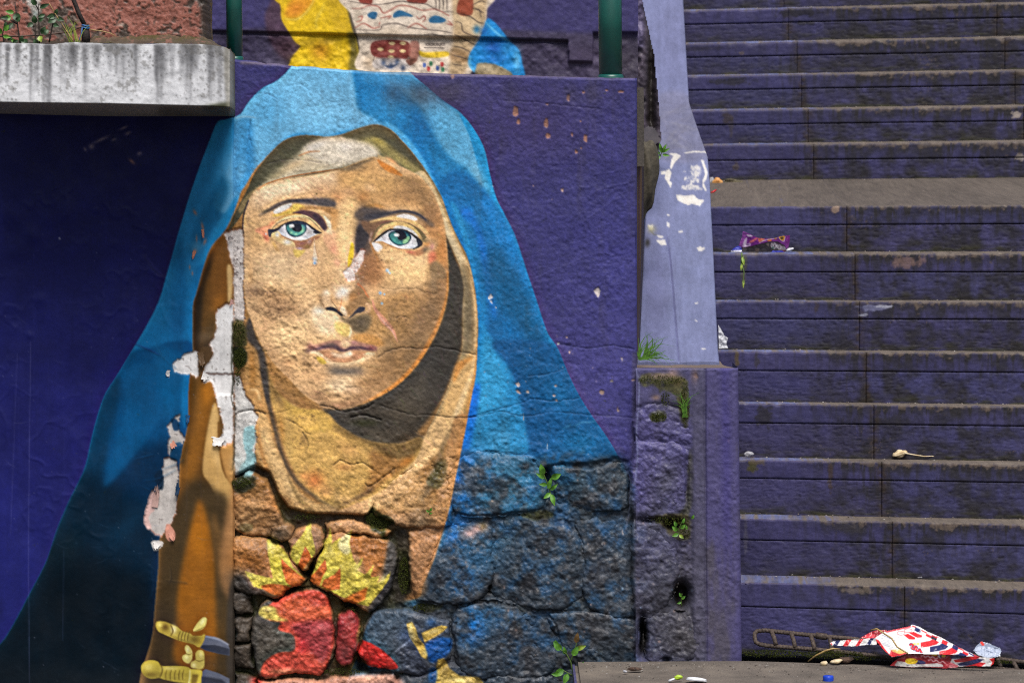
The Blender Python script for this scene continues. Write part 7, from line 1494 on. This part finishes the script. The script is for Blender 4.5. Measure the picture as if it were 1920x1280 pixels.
def gz(py, px=1600): return EYE*FOC/(np.maximum(py, 1236)-320+(px-960)*SR)      # distance where a picture row meets the pavement
def dep_top(x, y): return 9.845+(1236-y)/66*.13+SKY_(x)+.07*np.clip((1560-x)/400., 0, 0)
def b_flap(c, f):
    c.a[:] = WT
    for x, cc, w in ((95,NV,40),(190,RD,46),(310,RD,34),(405,NV,36),(500,(206,110,50),12)):
        c.P([(x,320),(x+w,320),(x+w+70,215),(x+70,215)], cc, 1, 1, f, False)
    c.P([(80,265),(110,262),(100,300),(80,290)], WT, 1, 1, f, False); c.P([(85,270),(105,285),(95,300)], RD, 1, 1, f, False)
def b_back(c, f):
    c.a[:] = (196,40,52); c.P([(470,170),(620,150),(600,200),(520,220),(480,200)], DR, 4, .9, f); c.P([(380,215),(470,190),(510,200),(480,225)], (222,70,80), 4, .8, f)
def b_front(c, f):
    P, L = c.P, c.L
    c.a[:] = DR
    P([(1250,385),(1650,385),(1660,520),(1200,520)], WT, 1, 1, f, False)
    for i, cc in enumerate((NV, RD, NV, RD)):
        y = 372+i*34
        P([(1215+i*36,y+30),(1330+i*30,y+8),(1440+i*20,y-16),(1500+i*20,y-10),(1440+i*24,y+26),(1330+i*30,y+48),(1230+i*40,y+52)], cc, 1.5, 1, f, False)
    P([(1590,425),(1645,415),(1645,500),(1600,495),(1620,460)], RD, 1, 1, f, False)
    P([(690,450),(760,450),(900,475),(1050,470),(1120,465),(1150,500),(1000,500),(860,505),(700,490)], (214,212,208), 2, 1, f); P([(650,490),(690,445),(720,445),(690,490)], RD, 1.5, 1, f, False)
    P([(880,445),(950,440),(990,468),(900,475)], (40,46,96), 1.5, .95, f); P([(795,445),(810,425),(850,418),(900,428),(912,448),(890,470),(840,475),(805,465)], YW, 1, 1, f); L([(890,440),(910,430)],[10],DR,1,.9,f)
    P([(1040,385),(1060,373),(1095,378),(1090,395),(1055,398)], YW, 1, 1, f); P([(1135,395),(1160,382),(1178,395),(1165,410),(1140,408)], YW, 1, 1, f)
    P([(1100,400),(1120,385),(1136,395),(1125,420)], (226,224,226), 1, .95, f); P([(1124,392),(1140,396),(1136,412),(1122,412)], NV, 1, .9, f)
    w = [(940,400),(965,395),(985,410),(1010,398),(1030,415),(1055,405),(1080,425),(1105,415)]; L(w, [24,28,24], (200,60,76), 1, .8, f); L(w, [8,10,8], (240,220,220), .8, .8, f)
    w = [(1010,440),(1040,432),(1060,450),(1090,440),(1120,462),(1150,450),(1190,478),(1230,470),(1290,498)]; L(w, [20,24,20], (204,70,84), 1, .8, f); L(w, [6,8,6], (240,224,224), .8, .8, f)
    P([(1190,460),(1300,495),(1270,512),(1160,512)], (196,60,70), 2, .6, f)
sheet('back_panel', [(370,225),(470,170),(540,150),(620,152),(620,200),(520,240),(440,235)], BG, lambda x, y: 9.93+(1236-y)/66*.08+SKY_(x), b_back, M_LITTER, bag, 401, .8, 2)
sheet('top_panel', [(500,232),(600,168),(700,145),(835,118),(860,100),(930,122),(1000,165),(1140,225),(1300,315),(1400,360),(1490,405),(1380,400),(1250,385),(1020,380),(812,375),(740,395),(668,408),(590,340)], BG, dep_top, b_top, M_LITTER, bag, 403, .8, 1.6)
sheet('side_flap', [(80,275),(120,258),(250,246),(400,236),(515,226),(525,290),(420,294),(300,308),(170,300),(100,298)], BG, lambda x, y: 9.90+(1210-y)/20*.01+SKY_(x), b_flap, M_LITTER, bag, 405, .8, 1.5)
sheet('front_panel', [(650,490),(700,440),(760,395),(812,372),(1020,372),(1250,382),(1400,372),(1500,408),(1640,418),(1635,470),(1600,496),(1430,492),(1300,500),(1270,512),(1150,514),(1000,502),(860,506)], BG, lambda x, y: np.minimum(gz(y, x), 9.83+SKY_(x)+.06)-.012, b_front, M_LITTER, bag, 407, .8, 1.)
tube('dry_twig', [VS(1632,1181,9.90), VS(1644,1178,9.89), VS(1656,1186,9.885), VS(1672,1196,9.87), VS(1682,1212,9.85), VS(1702,1224,9.82)], .0026, LM[4], bag, 7)
# clear bag
M_CLEAR = plain_mat('clear_film', (214,222,234), .18, c2=(176,188,206), scale=60, spec=.6, trans=.35)
cb_ = empty('clear_bag', V(1850,1228,9.93), 'crumpled clear plastic bag with a red corner right of the striped packet', 'bag')
def b_clear(c, f):
    c.a[:] = (130,140,160); c.P([(1460,320),(1560,310),(1700,350),(1690,390),(1560,410),(1450,380)], (176,186,204), 5, .9, f); c.P([(1500,265),(1535,250),(1545,300),(1520,300)], (206,60,50), 1.5, 1, f, False)
    for k in range(9): c.L([(1450+k*26,340+(k%3)*14),(1500+k*24,360-(k%4)*12)],[6],(120,134,160),2,.5,f)
    c.L([(1560,345),(1630,370)],[6],(60,66,90),1.5,.8,f)
sheet('film', [(1435,345),(1470,300),(1520,255),(1540,280),(1600,290),(1690,320),(1705,350),(1690,385),(1650,410),(1560,412),(1480,385)], BG, lambda x, y: 9.915+(1230-y)/30*.06+SKY_(x), b_clear, M_LITTER, cb_, 411, .7, 3.5)
sheet('film_back', [(1480,300),(1520,262),(1600,280),(1700,330),(1690,400),(1560,405)], BG, lambda x, y: 9.985+(1230-y)/30*.03+SKY_(x), lambda c, f: c.a.__setitem__(slice(None), (150,160,184)), M_CLEAR, cb_, 413, 1., 3)
# bottle cap
def lathe(name, prof, at, mat, parent=None, seg=32, rib=0, rot=None):
    co, fc = [], []
    for i, (r, z) in enumerate(prof):
        for k in range(seg):
            a = 2*math.pi*k/seg; rr = r*(1+(rib if k % 2 else 0)*(0 < i < len(prof)-2)); p = Vector((math.cos(a)*rr, math.sin(a)*rr, z))
            if rot is not None: p = rot @ p
            co.append(tuple(Vector(at)+p))
    for i in range(len(prof)-1):
        for k in range(seg): fc.append((i*seg+k, i*seg+(k+1) % seg, (i+1)*seg+(k+1) % seg, (i+1)*seg+k))
    return raw_mesh(name, co, fc, mat, parent)
capc = V(1553, 1272, float(gz(1275))); capc.z = 0
cp = empty('bottle_cap', capc, 'small bright blue plastic bottle cap on the pavement', 'bottle cap')
M_CAP = plain_mat('blue_plastic', (24,70,196), .35, c2=(18,58,176))
lathe('cap_shell', [(.0155,.001),(.0158,.003),(.0158,.013),(.0148,.0152),(.012,.0160),(0.0001,.0160)], capc, M_CAP, cp, 48, .03)
lathe('cap_ring', [(.0152,.0),(.0161,.0004),(.0161,.0022),(.0152,.0026)], capc, M_CAP, cp, 32)
# lumps: pebbles, husks, scraps
def lump(name, px, py, rx, ry, Y, mat, label, cat, seed, group=None, squash=.8, ang=0, k=.25):
    r_ = random.Random(seed); bm = bmesh.new(); bmesh.ops.create_icosphere(bm, subdivisions=3, radius=1); u = Y/FOC; c = V(px, py, Y)
    ph = [r_.uniform(0, 6.28) for _ in range(6)]; ca, sa = math.cos(R(ang)), math.sin(R(ang))
    for v in bm.verts:
        p = v.co.copy(); s = 1+k*(math.sin(3*p.x+ph[0])*math.cos(2.6*p.z+ph[1])+.5*math.sin(6*p.y+ph[2]+4*p.x)+.35*math.sin(9*p.z+ph[3]))*.6
        x, z = p.x*rx*s, p.z*ry*s; v.co = Vector((c.x+(x*ca-z*sa)*u, c.y+p.y*rx*squash*s*u, c.z+(x*sa+z*ca)*u))
    me = bpy.data.meshes.new(name); bm.to_mesh(me); bm.free()
    for q in me.polygons: q.use_smooth = True
    me.materials.append(mat); o = link(bpy.data.objects.new(name, me))
    if label: tag(o, label, cat, group)
    return o
M_PEB = plain_mat('grey_pebble', (176,176,182), .8, c2=(120,120,124), scale=120, bump=.4); M_BONE = plain_mat('pale_husk', (222,208,176), .6, c2=(192,168,124), scale=80); M_BARK = plain_mat('bark', (92,70,56), .9, c2=(48,36,30), scale=120, bump=.8); M_PALE = plain_mat('white_scrap', (222,224,228), .6, c2=(190,192,198)); M_ORG = plain_mat('orange_peel', (222,170,104), .6, c2=(196,130,64), scale=60); M_DUST = plain_mat('brown_lump', (104,96,72), .95, c2=(60,56,44), scale=160, bump=.9)
lump('pebble', 1725, 1081, 9, 5, 10.18, M_PEB, 'pale pebble lying on the lowest step', 'pebble', 1)
lump('pebble', 1404, 851, 9, 5, 10.72, M_PEB, 'grey pebble at the left end of the third step', 'pebble', 2)
gl_ = empty('garlic_clove', V(1690,850,10.72), 'pale garlic clove with a long dry stem on the third step', 'clove')
o = lump('clove', 1687, 850, 12, 6, 10.71, M_BONE, None, None, 3, k=.42, ang=14); o.parent = gl_; o.matrix_parent_inverse = Matrix.Translation(-gl_.location)
stem(gl_, [(1696,849),(1712,852),(1732,855),(1756,855)], 10.69, 2.8, M_BONE, 'dry_stem')
sh_ = empty('husk', V(1556,1240,9.89), 'cream coloured husk with two lobes on the pavement edge', 'husk')
for nm, a in (('lobe', (1545,1243,7,5,9.81,20)), ('lobe', (1568,1239,11,4,9.82,10))):
    o = lump(nm, a[0], a[1], a[2], a[3], a[4], M_BONE, None, None, 5+a[0], k=.2, ang=a[5]); o.parent = sh_; o.matrix_parent_inverse = Matrix.Translation(-sh_.location)
lump('bark_piece', 1586, 1236, 13, 6, 9.83, M_BARK, 'dark brown chunk of bark behind the cream husk', 'bark', 6, squash=.6)
tw = empty('straw_stalk', V(1540,1222,9.87), 'curved straw coloured twig in front of the rebar frame', 'stalk'); tube('stem', [VS(1515,1239,9.88), VS(1530,1228,9.87), VS(1548,1219,9.865), VS(1562,1215,9.87), VS(1576,1216,9.88)], [.0016,.0026,.003,.0026,.0012], LM[4], tw, 7)
# white peel with a green tip
pe = empty('white_peel', V(1290,1272,float(gz(1274))), 'white strip of peel with a lime green end on the pavement', 'peel'); u = float(gz(1274))/FOC
o = lump('strip', 1306, 1273, 22, 4, float(gz(1276)), M_PALE, None, None, 8, squash=.4, ang=-6); o.parent = pe; o.matrix_parent_inverse = Matrix.Translation(-pe.location)
o = lump('green_end', 1272, 1269, 8, 4.5, float(gz(1275)), plain_mat('lime_peel', (176,200,40), .5, c2=(140,176,40)), None, None, 9, squash=.5); o.parent = pe; o.matrix_parent_inverse = Matrix.Translation(-pe.location)
o = lump('tip', 1259, 1274, 7, 2.4, float(gz(1276)), M_PALE, None, None, 10, squash=.5, ang=20); o.parent = pe; o.matrix_parent_inverse = Matrix.Translation(-pe.location)
lump('clod', 1190, 1253, 13, 3.5, float(gz(1256)), M_BARK, 'flat clod of dirt on the pavement under the wall', 'clod', 11, squash=.6); lump('pebble', 1172, 1258, 4, 2.6, float(gz(1260)), M_PEB, 'tiny white pebble on the pavement near the wall foot', 'pebble', 12)
# litter on the landing
lump('orange_peel', 1345, 341, 9, 7, 15.1, M_ORG, 'pale orange scrap of peel at the left end of the landing', 'peel', 13, k=.3)
lump('grey_scrap', 1334, 341, 6, 8, 15.15, M_PEB, 'grey scrap beside the orange peel on the landing', 'scrap', 14)
lump('rubbish_clump', 1374, 342, 16, 6, 15.15, M_DUST, 'brown clump of rubbish on the landing beside the peel', 'rubbish', 15, k=.5)
rs = empty('red_scrap', V(1337,360,13.8), 'thin red scrap on the landing by the parapet', 'scrap'); tube('strip', [V(1331,362,13.8), V(1336,361,13.78), V(1343,356,13.8)], [.003,.006,.003], plain_mat('red_film', (196,34,40), .4), rs, 6)
# purple sweet wrapper
CW_ = (1340,400,10.6667); YW_ = 11.74
wr_ = empty('sweet_wrapper', V(1435,470,YW_), 'torn purple sweet wrapper gaping open on a middle step', 'wrapper')
def w_top(c, f):
    P, L = c.P, c.L; c.a[:] = (112,36,128)
    P([(560,360),(640,380),(600,500),(545,680),(480,670),(510,540)], (146,74,160), 3, .9, f)
    for k in range(5): L([(575+k*14,365+k*4),(505+k*12,668)],[5],(96,34,112) if k % 2 else (184,130,190),1.5,.7,f)
    P([(640,420),(760,450),(740,470),(660,460)], (222,214,226), 3, .95, f); P([(600,520),(650,490),(640,640),(720,600),(700,650),(560,670)], (214,206,220), 4, .9, f); L([(640,620),(700,600)],[14],(220,214,226),2,.8,f)
    P([(700,560),(830,490),(860,500),(790,560),(720,590)], (222,120,110), 4, .9, f); P([(870,500),(960,495),(1000,520),(900,580)], (226,130,90), 4, .9, f); P([(1060,520),(1130,510),(1130,560),(1060,560)], (226,110,40), 3, .95, f); L([(880,600),(1000,540),(1200,500),(1280,478)],[6,20,16,6],(226,214,226),2,.8,f)
    P([(1290,470),(1390,450),(1400,500),(1360,550),(1300,510)], (226,170,36), 2, 1, f); P([(1310,480),(1370,470),(1370,510),(1330,520)], (40,30,30), 2, .8, f); L([(1280,490),(1340,550),(1390,555),(1410,480),(1440,455)],[8,10,12,10,6],(232,228,232),1.5,.95,f); c.G(1220,505,20,16,(220,160,40),.9,0,f)
    P([(1420,450),(1500,440),(1490,690),(1430,700)], (108,28,116), 3, .9, f); L([(1450,460),(1440,690)],[8],(150,80,160),2,.6,f)
def w_in(c, f):
    P, L = c.P, c.L; c.a[:] = (26,20,30)
    P([(1120,560),(1200,580),(1400,640),(1420,760),(1350,760),(1280,690),(1160,700),(1110,640)], (60,44,62), 3, .9, f)
    for q, w in (([(1150,690),(1130,640),(1150,590)],9),([(1180,600),(1210,610),(1225,650),(1205,690),(1180,690),(1170,640),(1180,600)],13),([(1255,620),(1245,700)],13),([(1285,640),(1310,650),(1318,690),(1300,720),(1280,710),(1275,670),(1285,640)],12),([(1340,655),(1325,730)],11),([(1370,670),(1392,680),(1395,720),(1375,735),(1362,710),(1370,670)],11),([(1415,690),(1405,750)],9)):
        L(q, [w*2.1], (206,206,212), 1.2, .9, f)
        L(q, [w*.8], (60,50,66), .8, .9, f)
    P([(560,690),(640,700),(630,760),(550,760)], (104,98,96), 4, .8, f); P([(800,720),(880,700),(890,750),(830,770)], (90,74,66), 4, .7, f); P([(1030,610),(1090,600),(1080,660)], (120,112,104), 3, .7, f); P([(1140,690),(1180,660),(1170,720)], (40,90,70), 3, .7, f); P([(1340,740),(1420,740),(1400,770),(1320,770)], (120,30,40), 3, .8, f)
sheet('inner_face', [(540,680),(740,630),(900,590),(1060,570),(1300,560),(1430,600),(1440,740),(1400,772),(1200,775),(900,775),(560,772)], CW_, lambda x, y: YW_-.0+0*x, w_in, M_LITTER, wr_, 421, .6, .4)
sheet('top_face', [(565,358),(640,385),(760,440),(860,490),(1000,505),(1200,495),(1300,462),(1440,445),(1505,438),(1500,560),(1470,690),(1430,720),(1400,640),(1260,560),(1100,560),(900,610),(740,650),(560,685),(480,668),(510,560),(545,480)], CW_, lambda x, y: YW_-.03-.02*np.cos((x-1435)/26)+(y-450)/26*.012, w_top, M_LITTER, wr_, 423, .6, .7)
def w_blue(c, f): c.a[:] = (52,58,170); c.P([(340,740),(540,735),(530,770),(340,775)], (206,206,210), 2, .9, f); c.L([(420,680),(470,700),(520,690)],[14],(150,160,220),2,.8,f)
bf = sheet('foil_scrap', [(315,770),(340,725),(430,660),(500,650),(540,690),(545,765),(420,772)], CW_, lambda x, y: YW_-.02+0*x, w_blue, M_LITTER, None, 425, .6, 1.5); tag(bf, 'shiny blue foil scrap poking out left of the purple wrapper', 'foil')
bf = sheet('foil_scrap', [(1130,775),(1160,745),(1260,750),(1340,745),(1400,770),(1340,782)], CW_, lambda x, y: YW_-.035+0*x, w_blue, M_LITTER, None, 427, .6, 1.); tag(bf, 'small blue foil scrap under the right end of the purple wrapper', 'foil')
lump('white_scrap', 1481, 468, 7, 3, YW_-.03, M_PALE, 'small white scrap right of the purple wrapper', 'scrap', 16, ang=18)
# torn white paper by the parapet, cling film on a riser
def w_pap(c, f): c.a[:] = (214,216,222); c.L([(433,760),(445,850)],[3],(170,172,180),2,.7,f)
pp = sheet('torn_paper', [(427,738),(440,760),(456,790),(473,802),(466,830),(474,852),(430,852)], (1180,320,2.5595), lambda x, y: 10.99-(655-y)/45*.01, w_pap, M_LITTER, None, 431, .6, 1.5); tag(pp, 'torn white paper standing at the left end of a step', 'paper')

# ---------------------------------------------------------------- grit and dust gathered on pavement, treads and gutter
co, fc, cl = [], [], []
def speck(p, r):
    k = len(co); q = [Vector((rnd.uniform(.6, 1.2), 0, 0)), Vector((0, rnd.uniform(.6, 1.2), 0)), Vector((-rnd.uniform(.6, 1.2), 0, 0)), Vector((0, -rnd.uniform(.6, 1.2), 0)), Vector((0, 0, rnd.uniform(.4, .9)))]
    a = rnd.uniform(0, 6.28); rot = Matrix.Rotation(a, 3, 'Z'); t = rnd.choice(((96,88,80),(70,62,54),(130,120,110),(52,44,36),(150,146,140)))
    for v in q: co.append(tuple(p+rot @ (v*r))); cl.append(lin(t)*KA*.8)
    fc.extend([(k, k+1, k+4), (k+1, k+2, k+4), (k+2, k+3, k+4), (k+3, k, k+4)])
for i in range(700):
    px = rnd.uniform(1085, 1930); y = 1243+abs(rnd.gauss(0, 14)); Yg = float(gz(y, px)); p = V(px, y, Yg); p.z = .0005
    if p.y < 9.9-.27*max(0, p.x-.73): speck(p, rnd.choice((.0012, .0018, .0018, .0026, .004)))
for i in range(14):
    Yn, ref, Ynx, rx = YS[i], W(1390, NY[i], YS[i]), (YS[i+1] if i < 13 else YS[i]+.27), W(1390, NB[i+1], YS[i+1])
    for j in range(60):
        t = 1-min(.95, abs(rnd.gauss(0, .25))); x = rnd.uniform(-.05, 1.1 if i < 8 else 1.9)
        p = Vector((ref[0]*(1-t)+rx[0]*t+x, Yn+(Ynx-Yn)*t+SKEW*x, ref[2]*(1-t)+rx[2]*t+.0006)); speck(p, rnd.choice((.0015, .002, .003, .0045)))
gr_ = raw_mesh('grit', co, fc, M_STONE, None, np.array(cl), False); gr_['kind'] = 'stuff'; gr_['label'] = 'grit and dust on the steps and pavement'
